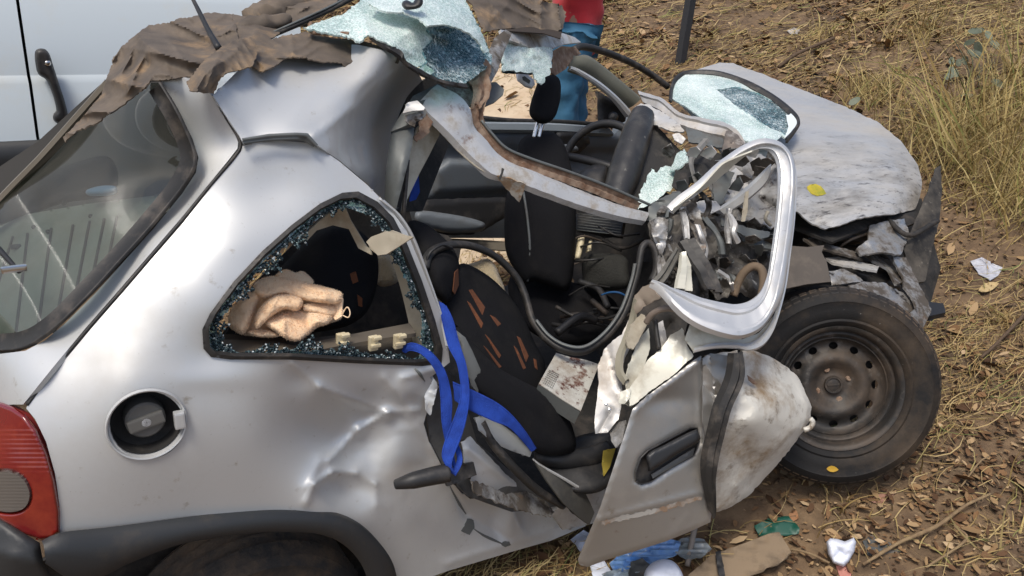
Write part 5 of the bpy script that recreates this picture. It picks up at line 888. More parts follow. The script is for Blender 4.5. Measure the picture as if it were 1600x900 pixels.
# ------------------------------------------------------------------ door, torn off its line and folded out
HANDLEM = mat('charcoal_plastic', (.022, .023, .025), .45)
def build_door():
    D = [(988, 640), (1000, 628), (1020, 612), (1050, 590), (1085, 562), (1096, 556), (1100, 600), (1098, 660), (1106, 720), (1114, 788), (1110, 816), (1075, 832), (1040, 846), (990, 862), (950, 874), (918, 886), (905, 882), (903, 874), (912, 852), (938, 792), (960, 726), (978, 672)]
    dc = [(988, 640, 2.16), (1085, 562, 2.24), (1100, 650, 2.28), (1112, 800, 2.32), (1040, 846, 2.28), (910, 880, 2.26), (938, 792, 2.18), (1040, 720, 2.22), (1020, 612, 2.19)]
    DD = tps(dc)
    R = [(993, 752), (992, 738), (1000, 715), (1012, 703), (1040, 688), (1078, 668), (1090, 668), (1094, 690), (1086, 712), (1050, 732), (1018, 754), (1002, 758)]
    d = sheet('front_door', D, dc, PAINTD2, car, [R], 5, .006, edge=(5, .006), creases=[((935, 812), (1102, 768), 6, .007), ((1090, 565), (1100, 700), 6, .01), ((992, 640), (1090, 566), 8, .012)], dents=[(1035, 625, 45, 16, .014), (1060, 640, 40, 40, .006)], noi=[(.0025, 6, 's')])
    sheet('rust_stripe', [(940, 815), (965, 807), (990, 802), (1040, 790), (1075, 780), (1097, 776), (1096, 781), (1060, 792), (1030, 800), (990, 810), (960, 816), (938, 822)], on(d, .0012), mat('rust_smear', (.30, .20, .13), .7, dirt=[((.43, .41, .37), 14, .44, .56)], col2=(.22, .15, .10)), d, (), 4, 0, jag=1.1)
    sheet('handle_recess', R, lambda u, v: DD(u, v)+.02, BLACK, d, (), 5, .004)
    V = [(u, v) for u, v in R]
    loft('recess_wall', [(u, v, float(DD([u], [v])[0])-.002) for u, v in V+V[:1]], [(u, v, float(DD([u], [v])[0])+.022) for u, v in V+V[:1]], BLACK, d, ((0, 0), (1, 0)), 60, .003, sharp=True)
    h = cushion('door_handle', [(1011, 710), (1040, 694), (1084, 672), (1090, 674), (1093, 689), (1062, 708), (1018, 736), (1013, 730)], [(1011, 710, 2.185), (1090, 674, 2.23), (1018, 736, 2.19)], HANDLEM, d, .012, .012, 7, 4)
    sheet('recess_floor', [(1018, 742), (1062, 714), (1086, 700), (1082, 714), (1050, 730), (1020, 748)], lambda u, v: DD(u, v)+.012, mat('grey_recess', (.16, .16, .155), .5), d, (), 4, .003)
    # folded seal hanging down the break
    loft('hanging_seal', [(1142, 552, 2.2), (1136, 590, 2.2), (1116, 640, 2.2), (1104, 690, 2.22), (1098, 735, 2.24), (1108, 790, 2.28), (1112, 806, 2.3)], [(1160, 548, 2.22), (1166, 590, 2.22), (1146, 640, 2.22), (1132, 690, 2.24), (1120, 740, 2.26), (1118, 790, 2.29), (1116, 806, 2.3)], RUBBER, d, ((0, -.012), (.12, .006), (.4, .014), (.55, .006), (.75, .012), (1, -.012)), 60, .005, noi=[(.004, 14, 's')])
    # battered front half of the door skin / wing
    Wg = [(1100, 556), (1120, 552), (1150, 548), (1180, 548), (1205, 558), (1228, 572), (1248, 590), (1258, 612), (1268, 636), (1266, 656), (1252, 678), (1236, 700), (1204, 738), (1170, 775), (1140, 794), (1114, 802), (1104, 740), (1098, 660)]
    wc = [(1100, 556, 2.27), (1180, 548, 2.42), (1248, 590, 2.5), (1268, 645, 2.50), (1204, 738, 2.52), (1114, 802, 2.44), (1098, 660, 2.29), (1175, 660, 2.30), (1215, 620, 2.36), (1150, 620, 2.31)]
    WD = tps(wc)
    w = sheet('front_wing', Wg, wc, DIRTW, car, (), 5, .006, jag=.4, edge=(7, .015), crush=[(38, .020), (15, .004)], sharp=18, noi=[(.003, 14, 's')], creases=[((1228, 575), (1262, 650), 10, -.012), ((1150, 760), (1256, 655), 12, .018), ((1120, 600), (1200, 700), 30, .008)])
    sheet('wing_tear', [(1168, 586), (1176, 592), (1184, 600), (1178, 600), (1170, 594)], lambda u, v: WD(u, v)-.022, RUST, w, (), 3, .002)
    tube('wing_eyelet', [(1256, 672, 2.46), (1266, 668, 2.46), (1270, 660, 2.46), (1266, 654, 2.46)], .008, DIRTW, w, 14, 8)
    sheet('wing_inner_fold', [(1098, 560), (1110, 552), (1140, 556), (1136, 600), (1120, 640), (1104, 690), (1098, 660)], [(1098, 560, 2.25), (1140, 556, 2.27), (1104, 690, 2.26)], PAINTD2, w, (), 5, .004, noi=[(.01, 12, 'r')], creases=[((1110, 556), (1120, 640), 5, .012), ((1100, 570), (1135, 610), 5, .014)])
    # silver window frame loop standing clear of the wreck
    fA = [(1046, 326, 2.44), (1060, 312, 2.44), (1092, 287, 2.44), (1130, 252, 2.43), (1168, 227, 2.41), (1196, 219, 2.39), (1222, 226, 2.36), (1238, 244, 2.34), (1243, 275, 2.32), (1240, 330, 2.29), (1232, 390, 2.26), (1224, 440, 2.23), (1212, 480, 2.2), (1190, 512, 2.17), (1160, 526, 2.15), (1130, 523, 2.14), (1090, 508, 2.14), (1060, 486, 2.15), (1030, 452, 2.17), (1016, 443, 2.18)]
    fB = [(1050, 334, 2.46), (1066, 320, 2.46), (1096, 300, 2.46), (1132, 268, 2.45), (1168, 240, 2.43), (1190, 234, 2.41), (1204, 240, 2.38), (1211, 256, 2.36), (1213, 282, 2.34), (1210, 335, 2.32), (1203, 390, 2.29), (1198, 425, 2.27), (1188, 452, 2.24), (1172, 466, 2.22), (1152, 471, 2.21), (1130, 469, 2.21), (1098, 462, 2.21), (1068, 452, 2.21), (1042, 446, 2.2), (1018, 441, 2.19)]
    f = loft('window_frame', fA, fB, FRAMEP, car, ((0, -.012), (.03, .003), (.12, .009), (.19, .009), (.225, .002), (.28, .001), (.60, .002), (.635, .008), (.72, .009), (.755, .003), (.93, -.001), (1, -.014)), 170, .004, noi=[(.0035, 7, 's'), (.0012, 40, 's')])
    # outer lip of the same frame
    gA = [(1228, 232, 2.37), (1240, 250, 2.35), (1246, 280, 2.33), (1243, 340, 2.3), (1236, 400, 2.28), (1229, 450, 2.26), (1216, 500, 2.24), (1204, 528, 2.22), (1190, 543, 2.21), (1170, 549, 2.2), (1148, 545, 2.2), (1112, 546, 2.2), (1084, 552, 2.2)]
    gB = [(1222, 230, 2.37), (1234, 250, 2.35), (1240, 280, 2.33), (1237, 340, 2.3), (1229, 400, 2.28), (1222, 450, 2.26), (1208, 498, 2.24), (1194, 520, 2.22), (1180, 532, 2.21), (1165, 537, 2.2), (1147, 535, 2.2), (1112, 537, 2.2), (1084, 544, 2.2)]
    loft('frame_lip', gA, gB, FRAMEP, f, ((0, -.006), (.2, .004), (.6, .006), (1, -.004)), 110, .006)
    sheet('frame_inner_skin', [(1078, 508), (1092, 510), (1130, 526), (1160, 530), (1186, 520), (1200, 505), (1212, 490), (1206, 520), (1190, 538), (1168, 544), (1140, 540), (1100, 542), (1084, 550), (1070, 530)], [(1078, 508, 2.22), (1130, 526, 2.22), (1212, 490, 2.26), (1168, 544, 2.22), (1084, 550, 2.22)], INNER, f, (), 5, .004)
    loft('frame_brace', [(1203, 256, 2.45), (1180, 280, 2.47), (1150, 306, 2.5), (1122, 326, 2.53)], [(1206, 268, 2.45), (1196, 290, 2.47), (1164, 318, 2.5), (1134, 336, 2.53)], mat('greyed_white_paint', (.52, .53, .53), .45, .2, dirt=[((.4, .38, .33), 9, .5, .8)]), f, ((0, -.008), (.2, .004), (.8, .004), (1, -.008)), 24, .004)
    sheet('brace_tab', [(1165, 300), (1170, 298), (1168, 330), (1164, 346), (1158, 346)], [(1165, 300, 2.46), (1170, 298, 2.46), (1160, 346, 2.47)], BEIGE, f, (), 4, .003)
    loft('frame_twist', [(1051, 325, 2.425), (1070, 311, 2.425), (1096, 289, 2.42), (1120, 262, 2.41), (1134, 251, 2.405), (1174, 235, 2.385)], [(1055, 334, 2.43), (1082, 312, 2.435), (1110, 294, 2.435), (1136, 273, 2.43), (1156, 256, 2.42), (1180, 239, 2.395)], INNER, f, ((0, 0), (.1, .004), (.6, -.004), (1, -.012)), 40, .003, noi=[(.002, 14, 's')])
    return d
PAINTD2 = mat('shaded_door_paint', (.40, .39, .37), .42, .7, .2, dirt=[((.30, .245, .18), 4, .5, .8), ((.24, .2, .15), 24, .62, .78)], bump=.03)  # car silver with the door's dimness put into the colour, plus dirt
DIRTW = mat('dirty_white_skin', (.62, .60, .54), .55, .1, .05, dirt=[((.27, .19, .11), 5, .46, .64), ((.17, .13, .09), 18, .56, .7)], bump=.15, bscale=40)
FRAMEP = mat('silver_frame_paint', (.60, .61, .615), .38, .55, .35, dirt=[((.42, .39, .34), 6, .48, .78), ((.18, .16, .14), 40, .64, .74)], bump=.04, bscale=60)
build_door()
GRIME = mat('dusty_crushed_metal', (.05, .046, .042), .7, .2, dirt=[((.17, .155, .135), 9, .42, .66), ((.34, .33, .31), 26, .58, .68)], bump=.4, bscale=40)
def build_crumple():
    sheet('crushed_wing', [(1108, 285), (1130, 262), (1152, 238), (1190, 240), (1215, 262), (1228, 300), (1234, 345), (1205, 356), (1180, 345), (1150, 344), (1120, 332)], [(1108, 285, 2.72), (1152, 238, 2.86), (1215, 262, 2.84), (1234, 345, 2.68), (1150, 344, 2.62)], mat('dusty_pale_metal', (.36, .35, .33), .5, .4, dirt=[((.14, .13, .115), 8, .45, .62), ((.07, .06, .055), 20, .56, .66)], bump=.3, bscale=40), car, (), 4, .004, jag=1, crush=[(26, .035), (11, .012)], sharp=30, wrinkle=(14, .015, 4, .3, .8))
    sheet('crushed_inner_wing', [(1090, 345), (1130, 335), (1190, 350), (1232, 372), (1236, 420), (1215, 470), (1180, 470), (1150, 455), (1120, 470), (1096, 420)], [(1090, 345, 2.6), (1190, 350, 2.68), (1236, 420, 2.66), (1180, 470, 2.58), (1120, 470, 2.52)], GRIME, car, (), 4, .004, jag=1, crush=[(24, .04), (10, .014)], sharp=30, wrinkle=(16, .016, 4, .9, .8))
    sheet('crushed_post', [(1012, 340), (1040, 330), (1064, 335), (1084, 360), (1096, 400), (1110, 450), (1100, 478), (1060, 470), (1040, 450), (1022, 400)], [(1012, 340, 2.56), (1064, 335, 2.58), (1110, 450, 2.46), (1040, 450, 2.46)], GRIME, car, (), 4, .004, jag=1, crush=[(22, .035), (10, .014)], sharp=30, wrinkle=(16, .016, 4, 1.5, .4))
    # mangled hinge pillar and inner door metal between cabin and wheel
    Z = [('hinge_pillar', [(1017, 345), (1030, 338), (1045, 343), (1043, 365), (1040, 385), (1034, 400), (1026, 385), (1018, 365)], [(1017, 345, 2.5), (1045, 343, 2.52), (1034, 400, 2.46)], BARE, .016),
         ('hinge_pillar_skin', [(1066, 318), (1086, 313), (1096, 338), (1104, 364), (1101, 397), (1092, 385), (1080, 357), (1070, 340)], [(1066, 318, 2.5), (1086, 313, 2.5), (1101, 397, 2.42)], BARE, .014),
         ('cowl_side', [(1086, 316), (1104, 312), (1118, 314), (1128, 326), (1112, 333), (1094, 332)], [(1086, 316, 2.52), (1118, 314, 2.55), (1112, 333, 2.5)], PAINTW, .008),
         ('torn_bracket', [(1014, 320), (1040, 306), (1062, 298), (1064, 304), (1050, 318), (1044, 338), (1030, 342), (1010, 345)], [(1014, 320, 2.58), (1062, 298, 2.62), (1044, 338, 2.54), (1010, 345, 2.55)], GREYPIL, .014),
         ('cavity_shade_fill', [(1030, 345), (1070, 325), (1110, 335), (1150, 345), (1165, 400), (1140, 440), (1120, 470), (1060, 470), (1030, 420)], [(1030, 345, 2.66), (1110, 335, 2.7), (1165, 400, 2.66), (1120, 470, 2.56), (1030, 420, 2.6)], DARKJ, .03),  # dark sheet filling the cavity, its shade put in as colour
         ('inner_wing_flap', [(1126, 340), (1150, 350), (1180, 358), (1203, 362), (1202, 370), (1180, 376), (1150, 362), (1128, 352)], [(1126, 340, 2.55), (1203, 362, 2.58), (1150, 362, 2.54)], GREYPIL, .006),
         ('torn_liner', [(1155, 366), (1180, 370), (1204, 378), (1208, 390), (1185, 385), (1160, 376)], [(1155, 366, 2.6), (1204, 378, 2.6), (1160, 376, 2.58)], GREYPIL, .008),
         ('cowl_scrap', [(1128, 280), (1140, 270), (1150, 262), (1160, 270), (1170, 290), (1160, 316), (1140, 318), (1120, 310)], [(1128, 280, 2.7), (1160, 270, 2.75), (1140, 318, 2.62)], PAINTW, .02),
         ('hinge_plate', [(1115, 268), (1130, 262), (1148, 270), (1136, 300), (1130, 318), (1118, 320), (1114, 300)], [(1115, 268, 2.6), (1148, 270, 2.62), (1125, 320, 2.56)], GREYPIL, .006)]
    for nm, o, c, m, a in Z: sheet(nm, o, c, m, car, (), 4, .006, jag=.5, noi=[(a, 18, 'r'), (a*.5, 50, 'r')])
    # cowl folded up in front of the dash
    cw = loft('cowl_panel', [(998, 142, 3.35), (1034, 154, 3.25), (1062, 176, 3.15), (1100, 186, 3.08), (1134, 192, 3.02), (1156, 208, 2.95), (1166, 224, 2.9)], [(1004, 160, 3.3), (1030, 174, 3.2), (1060, 194, 3.1), (1098, 206, 3.03), (1130, 214, 2.97), (1146, 224, 2.92), (1150, 236, 2.88)], PAINTD, car, ((0, -.02), (.06, .006), (.45, .014), (.5, .006), (.92, .0), (1, -.02)), 60, .005, noi=[(.006, 14, 's'), (.003, 50, 's')])
    for nm, o, c, m, a in [('cowl_fold', [(990, 168), (1002, 162), (1014, 164), (1040, 178), (1064, 196), (1070, 206), (1050, 206), (1030, 198), (1014, 192), (1000, 182)], [(990, 168, 3.2), (1064, 196, 3.08), (1014, 192, 3.12)], PAINTW, .016), ('cowl_fold', [(1050, 210), (1062, 208), (1072, 216), (1066, 224), (1054, 220)], [(1050, 210, 3.02), (1072, 216, 3.0), (1054, 220, 3.0)], PAINTW, .01),
                           ('scuttle_panel', [(1072, 198), (1100, 208), (1130, 216), (1132, 232), (1100, 226), (1076, 222)], [(1072, 198, 3.05), (1130, 216, 2.95), (1076, 222, 2.98)], GREYPIL, .014), ('cowl_end', [(1134, 204), (1150, 208), (1163, 222), (1152, 236), (1136, 246), (1128, 236), (1132, 220)], [(1134, 204, 2.9), (1163, 222, 2.88), (1136, 246, 2.82)], mat('brown_scuffed_metal', (.19, .16, .135), .5, .4, dirt=[((.4, .38, .35), 14, .52, .65)]), .016),
                           ('dash_carcass', [(1060, 240), (1090, 232), (1130, 240), (1134, 262), (1110, 280), (1080, 284), (1064, 300), (1050, 290)], [(1060, 240, 2.98), (1130, 240, 2.9), (1080, 284, 2.8), (1050, 290, 2.85)], DARKJ, .03), ('glass_sliver', [(1046, 268), (1058, 240), (1070, 232), (1076, 250), (1062, 262)], [(1046, 268, 2.9), (1070, 232, 2.96), (1062, 262, 2.88)], CRACK, .01)]:
        sheet(nm, o, c, m, car, (), 4, .006, jag=.6, noi=[(a, 16, 'r'), (a*.5, 45, 'r')])
    loft('wiper_linkage', [(1100, 216, 2.86), (1084, 234, 2.82), (1076, 250, 2.78), (1080, 272, 2.74), (1086, 290, 2.72)], [(1110, 220, 2.86), (1094, 238, 2.82), (1084, 252, 2.78), (1086, 270, 2.74), (1092, 288, 2.72)], mat('dull_grey_strip', (.24, .23, .21), .5, .3, dirt=[((.1, .09, .07), 15, .5, .7)]), car, ((0, 0), (.5, .006), (1, 0)), 30, .005)
    tube('wiper_linkage', [(1096, 288, 2.72), (1075, 300, 2.7), (1052, 306, 2.66)], .012, BLACK, car, 16, 8)
    r2 = np.random.default_rng(21)
    for i in range(46):
        u, v = r2.uniform(1040, 1215), r2.uniform(235, 430); d = r2.uniform(2.58, 2.8) if v < 340 else r2.uniform(2.5, 2.66)
        q = [(u+r2.uniform(-16, 16), v+r2.uniform(-12, 12)) for _ in range(3)]
        ang = sorted([(math.atan2(b-v, a-u), a, b) for a, b in [(u+math.cos(t)*r2.uniform(6, 18), v+math.sin(t)*r2.uniform(5, 14)) for t in np.linspace(0, 6.28, 6)[:-1]]])
        sheet('torn_metal', [(a, b) for _, a, b in ang], [(ang[0][1], ang[0][2], d), (ang[2][1], ang[2][2], d-.04), (ang[4][1], ang[4][2], d+.04)], [BARE, PAINTD, GREYPIL, BARE, RIM][i % 5], car, (), 5, .0025, noi=[(.012, 30, 'r')])
    for i in range(20):
        u, v = r2.uniform(1020, 1150), r2.uniform(300, 470); d = r2.uniform(2.42, 2.56); L_ = r2.uniform(22, 60); a_ = r2.normal(1.4, .5); w_ = r2.uniform(5, 12); q = [(u+L_*(t-.5)*math.cos(a_)+8*math.sin(3*t+i), v+L_*(t-.5)*math.sin(a_), d+r2.normal(0, .02)) for t in (0, .33, .66, 1)]
        loft('torn_strip', q, [(x_+w_*r2.uniform(.5, 1.2), y_+w_*.2*r2.normal(), z_-.01) for x_, y_, z_ in q], [BARE, GREYPIL, BARE, PAINTD, RUBBER][i % 5], car, ((0, -.006), (.08, .002), (.5, .006), (.94, .001), (1, -.008)), 22, .003, noi=[(.004, 30, 's')])
    Ls = [('door_seal', [(1060, 378, 2.42), (1074, 400, 2.4), (1090, 425, 2.38), (1104, 452, 2.36)], [(1086, 372, 2.43), (1102, 398, 2.41), (1118, 428, 2.4), (1130, 458, 2.38)], RUBBER),
          ('door_seal', [(1056, 386, 2.41), (1044, 404, 2.4), (1030, 424, 2.4), (1014, 442, 2.4)], [(1062, 396, 2.4), (1056, 412, 2.39), (1040, 440, 2.39), (1024, 452, 2.39)], mat('grey_torn_seal', (.13, .125, .11), .6, dirt=[((.06, .05, .04), 12, .5, .65)])),
          ('pillar_strip', [(1064, 394, 2.4), (1062, 420, 2.38), (1056, 450, 2.36)], [(1076, 394, 2.41), (1080, 425, 2.4), (1082, 456, 2.38)], INNER),
          ('pillar_strip', [(1062, 327, 2.47), (1066, 345, 2.46), (1070, 373, 2.44)], [(1070, 325, 2.47), (1076, 348, 2.46), (1078, 374, 2.44)], PAINTW),
          ('pillar_strip', [(1028, 400, 2.46), (1026, 420, 2.44), (1030, 446, 2.42)], [(1036, 398, 2.46), (1042, 416, 2.44), (1044, 440, 2.42)], BARE)]
    for nm, a, b, m in Ls: loft(nm, a, b, m, car, ((0, -.010), (.06, .002), (.45, .008), (.52, -.002), (.94, .004), (1, -.010)), 36, .004, noi=[(.004, 24, 's'), (.002, 80, 's')])
    tube('coolant_hose', [(1146, 462, 2.5), (1154, 440, 2.5), (1164, 424, 2.49), (1178, 416, 2.48), (1190, 422, 2.47), (1193, 440, 2.46), (1190, 462, 2.45)], .013, mat('tan_dusty_rubber', (.16, .115, .075), .8, dirt=[((.05, .04, .035), 14, .5, .62)]), car, 40, 10)
    tube('coolant_hose', [(1200, 330, 2.6), (1196, 342, 2.6), (1204, 352, 2.62)], .006, BEIGE, car, 14, 7)
    # inner door pieces to the left of the outer skin
    Y = [('door_inner_flap', [(972, 522), (982, 500), (994, 492), (990, 530), (976, 560), (970, 590), (974, 620), (966, 655), (950, 675), (930, 678), (929, 655), (933, 620), (936, 600), (934, 572), (944, 546), (958, 532)], [(972, 522, 2.36), (994, 492, 2.38), (930, 678, 2.24), (966, 655, 2.24), (934, 572, 2.3)], PAINTD, .012),
         ('door_inner_skin', [(1066, 512), (1074, 540), (1084, 556), (1052, 586), (1020, 608), (994, 630), (984, 634), (980, 612), (996, 588), (1012, 562), (1032, 546), (1048, 524)], [(1066, 512, 2.28), (1084, 556, 2.25), (984, 634, 2.18), (1012, 562, 2.26)], INNER, .006),
         ('door_inner_panel', [(980, 612), (978, 590), (986, 560), (998, 530), (1014, 512), (1016, 545), (1004, 580), (996, 610), (986, 636), (978, 630)], [(980, 612, 2.24), (1014, 512, 2.34), (986, 636, 2.22)], INNER, .01),
         ('hinge_cover', [(1002, 490), (1008, 492), (1012, 505), (1002, 525), (990, 546), (982, 544), (978, 532), (986, 508)], [(1002, 490, 2.30), (1012, 505, 2.3), (982, 544, 2.26)], BEIGE, .01),
         ('hinge_bracket', [(992, 462), (1004, 448), (1016, 444), (1032, 466), (1022, 470), (1006, 480), (994, 492), (990, 480)], [(992, 462, 2.3), (1016, 444, 2.26), (994, 492, 2.3)], mat('tan_inner_paint', (.30, .25, .20), .5, dirt=[((.16, .12, .09), 10, .5, .7)]), .01),
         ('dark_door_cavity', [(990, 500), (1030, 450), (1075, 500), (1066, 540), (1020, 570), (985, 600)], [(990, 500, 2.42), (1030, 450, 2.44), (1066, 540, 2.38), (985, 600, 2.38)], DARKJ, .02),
         ('lower_tear', [(952, 672), (966, 660), (978, 656), (972, 690), (962, 700), (955, 688)], [(952, 672, 2.26), (978, 656, 2.24), (962, 700, 2.22)], BARE, .01),
         ('door_fold', [(970, 612), (986, 606), (984, 622), (975, 632), (966, 630)], [(970, 612, 2.2), (986, 606, 2.2), (975, 632, 2.19)], INNER, .008),
         ('door_brace', [(1028, 505), (1036, 500), (1042, 530), (1034, 548), (1026, 530)], [(1028, 505, 2.32), (1036, 500, 2.32), (1034, 548, 2.3)], PAINTW, .006)]
    for nm, o, c, m, a in Y: sheet(nm, o, c, m, car, (), 4.5, .005, jag=.4, noi=[(a*.5, 12, 's' if m in (INNER, BEIGE) else 'r')], wrinkle=(5, a*.8, 4, 1.6, .5))
    loft('inner_seal', [(990, 466, 2.3), (984, 500, 2.31), (974, 530, 2.3), (964, 556, 2.27), (964, 582, 2.25), (974, 600, 2.23)], [(1000, 470, 2.3), (994, 505, 2.32), (984, 534, 2.31), (976, 560, 2.28), (976, 580, 2.26), (984, 592, 2.24)], mat('khaki_seal', (.27, .25, .19), .6), car, ((0, -.006), (.3, .008), (.7, .008), (1, -.006)), 40, .004)
    tube('window_channel', [(1010, 504, 2.26), (1020, 490, 2.24), (1040, 482, 2.22), (1062, 484, 2.21)], .009, mat('brown_channel', (.2, .16, .13), .5), car, 24, 8)
    tube('window_channel', [(1024, 500, 2.28), (1026, 520, 2.27), (1030, 545, 2.26)], .007, RUBBER, car, 16, 8)
    for u, v in ((947, 632), (952, 640)):
        lathe('rivet', [(.001, .004), (.004, .003), (.005, 0)], P(u, v, 2.22), -ray(u, v), CHROME, car, 8)
build_crumple()
# ------------------------------------------------------------------ loose things on and in the wreck
def fuzz(root, name, n, L, m):
    r = np.random.default_rng(8); V = []; Fc = []; src = [o for o in root.children if o.type == 'MESH' and 'thread' not in o.name]
    A = []
    for o in src:
        me = o.data; co = np.zeros(len(me.vertices)*3); me.vertices.foreach_get('co', co); co = co.reshape(-1, 3); t = np.array([p.vertices[:3] for p in me.polygons]); A.append(co[t])
    A = np.concatenate(A); nn = np.cross(A[:, 1]-A[:, 0], A[:, 2]-A[:, 0]); ar = np.linalg.norm(nn, axis=1); nn = nn/(ar[:, None]+1e-12); f = ((CAM-A[:, 0])*nn).sum(1) > -.5
    p = ar*f; k = r.choice(len(A), n, p=p/p.sum()); a, b = r.random(n), r.random(n); sw = a+b > 1; a[sw] = 1-a[sw]; b[sw] = 1-b[sw]
    c = A[k, 0]+(A[k, 1]-A[k, 0])*a[:, None]+(A[k, 2]-A[k, 0])*b[:, None]; d = nn[k]+r.normal(0, .6, (n, 3)); d /= np.linalg.norm(d, axis=1)[:, None]; sd = np.cross(d, r.normal(size=(n, 3))); sd /= np.linalg.norm(sd, axis=1)[:, None]; w = L*.22
    V = np.stack([c-sd*w, c+sd*w, c+d*L*r.uniform(.5, 1.2, (n, 1))+sd*w*.5], 1).reshape(-1, 3); o = bulk(name, V, np.arange(n*3).reshape(-1, 3), m); o.parent = root; o.location = -root.location; return o
def folds(seed, *passes):
    def f(Q):
        r = np.zeros(len(Q))
        for k, (ang, lam, amp, warp) in enumerate(passes):
            n = np.array([-math.sin(ang), math.cos(ang)])
            w1 = np.array([mn.noise(Vector((q[0]/(lam*3.2), q[1]/(lam*3.2), seed+k*5.))) for q in Q]); w2 = np.array([mn.noise(Vector((q[0]/(lam*2.2), q[1]/(lam*2.2), seed+40+k*3.))) for q in Q])
            p = Q@n/lam+warp*w1*1.6; r += amp*np.clip(.55+1.3*w2, 0, 1.4)*(1-2*np.abs(np.sin(math.pi*p))**.8)
        return r
    return f
def build_loose():
    T = empty('brown_tarpaulin', P(330, 70, 1.95), 'torn brown tarpaulin draped over the peeled roof of the wreck', 'tarpaulin')
    sh = dict(thick=.003, jag=.7, step=3, sharp=50)
    def edge_depth(u, v): return GLD(u, v)-.02
    sheet('tarp_fold', [(166, 125), (170, 112), (178, 92), (190, 72), (210, 56), (230, 40), (262, 36), (280, 28), (300, 27), (322, 20), (345, 20), (365, 23), (370, 40), (372, 62), (358, 80), (335, 92), (322, 104), (298, 119), (262, 124), (236, 126), (220, 142), (192, 163), (170, 178), (152, 192), (120, 204), (102, 222), (98, 214), (118, 195), (140, 170), (156, 150)], [(166, 125, 1.85), (190, 72, 1.9), (230, 40, 2.0), (300, 27, 2.08), (365, 23, 2.1), (372, 62, 1.92), (322, 104, 1.74), (262, 124, 1.66), (220, 142, 1.68), (152, 192, 1.72), (100, 218, 1.78), (250, 80, 1.78)], TARP, T, (), fn=folds(1, (.45, 62, .042, 1.0), (-.45, 30, .018, 1.2), (1.0, 15, .003, 1.0)), noi=[(.016, 5, 's')], creases=[((190, 72), (300, 95), 8, .02), ((235, 45), (330, 70), 9, -.024), ((172, 118), (260, 118), 9, .014), ((215, 60), (240, 120), 6, -.012), ((300, 30), (345, 80), 7, .02)], **sh)
    sheet('tarp_flap', [(342, 76), (360, 66), (375, 60), (398, 58), (402, 84), (395, 103), (378, 108), (352, 114), (346, 120), (334, 144), (318, 146), (296, 141), (292, 128), (306, 110), (322, 92)], [(342, 76, 1.78), (398, 58, 1.88), (395, 103, 1.78), (334, 144, 1.66), (292, 128, 1.64), (330, 105, 1.68)], TARP, T, (), fn=folds(2, (-.9, 38, .022, 1.0), (.5, 20, .006, 1.2)), noi=[(.010, 9, 's')], creases=[((345, 80), (320, 140), 7, .014), ((350, 112), (330, 140), 5, -.01)], **sh)
    sheet('tarp_fold', [(362, 22), (400, 28), (440, 12), (480, -6), (545, -10), (500, 20), (440, 50), (422, 62), (455, 53), (480, 50), (520, 60), (560, 62), (605, 74), (626, 92), (622, 98), (600, 97), (578, 99), (566, 110), (560, 117), (548, 110), (530, 98), (500, 96), (470, 90), (456, 88), (440, 95), (425, 106), (408, 112), (394, 104), (378, 86), (370, 60)], [(362, 22, 2.1), (440, 12, 2.2), (545, -10, 2.3), (422, 62, 2.0), (520, 60, 2.07), (626, 95, 2.14), (560, 117, 2.0), (470, 90, 1.93), (408, 112, 1.80), (378, 86, 1.86), (400, 55, 1.98)], TARP, T, (), fn=folds(3, (.45, 46, .030, 1.0), (-.4, 22, .008, 1.2)), noi=[(.010, 7, 's')], creases=[((372, 40), (440, 70), 6, .016), ((380, 62), (440, 90), 6, .018), ((375, 30), (420, 45), 6, .014), ((460, 75), (560, 100), 12, .01), ((455, 60), (458, 88), 4, .014), ((378, 75), (410, 108), 6, -.016)], **sh)
    tube('tarp_roll', [(392, 30, 2.12), (430, 22, 2.2), (470, 6, 2.3), (500, -14, 2.4)], [.03, .045, .05, .05], TARP, T, 30, 12, noi=.5)
    tube('tarp_roll', [(366, 46, 2.02), (392, 42, 2.05), (430, 36, 2.1), (450, 28, 2.14)], [.012, .024, .024, .012], TARP, T, 26, 10, noi=.5)
    sheet('tarp_fold', [(716, -14), (740, 10), (748, 34), (756, 50), (775, 46), (800, 44), (830, 48), (868, 50), (880, 44), (884, 20), (878, 8), (850, 2), (830, -14)], [(716, -14, 2.7), (756, 50, 2.6), (830, 48, 2.95), (882, 30, 3.1), (830, -14, 3.1)], TARP, T, (), fn=folds(4, (1.2, 40, .05, 1.0), (.5, 20, .012, 1.2)), noi=[(.016, 5, 's')], creases=[((760, 0), (800, 40), 6, .03), ((800, -5), (870, 40), 7, .03), ((770, 20), (765, 48), 5, -.02)], **sh)
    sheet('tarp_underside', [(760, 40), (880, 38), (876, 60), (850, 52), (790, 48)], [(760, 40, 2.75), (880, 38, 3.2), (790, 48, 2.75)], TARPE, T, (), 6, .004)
    tube('aerial', [(296, -12, 1.95), (312, 20, 1.91), (326, 48, 1.87), (342, 76, 1.83)], [.004, .0055, .006, .008], BLACK, car, 20, 8)
    # towel
    W_ = empty('peach_towel', P(445, 500, 1.85), 'crumpled peach terry towel lying inside the broken quarter window', 'towel')
    nt_ = [(.010, 16, 's'), (.006, 40, 's'), (.0025, 160, 's')]
    def fold(o, c, b=.02, k=.012, w=8, n=5): cushion('towel_fold', o, c, TOWEL, W_, b, k, w, 3, noi=nt_, wrinkle=(n, .006, 4))
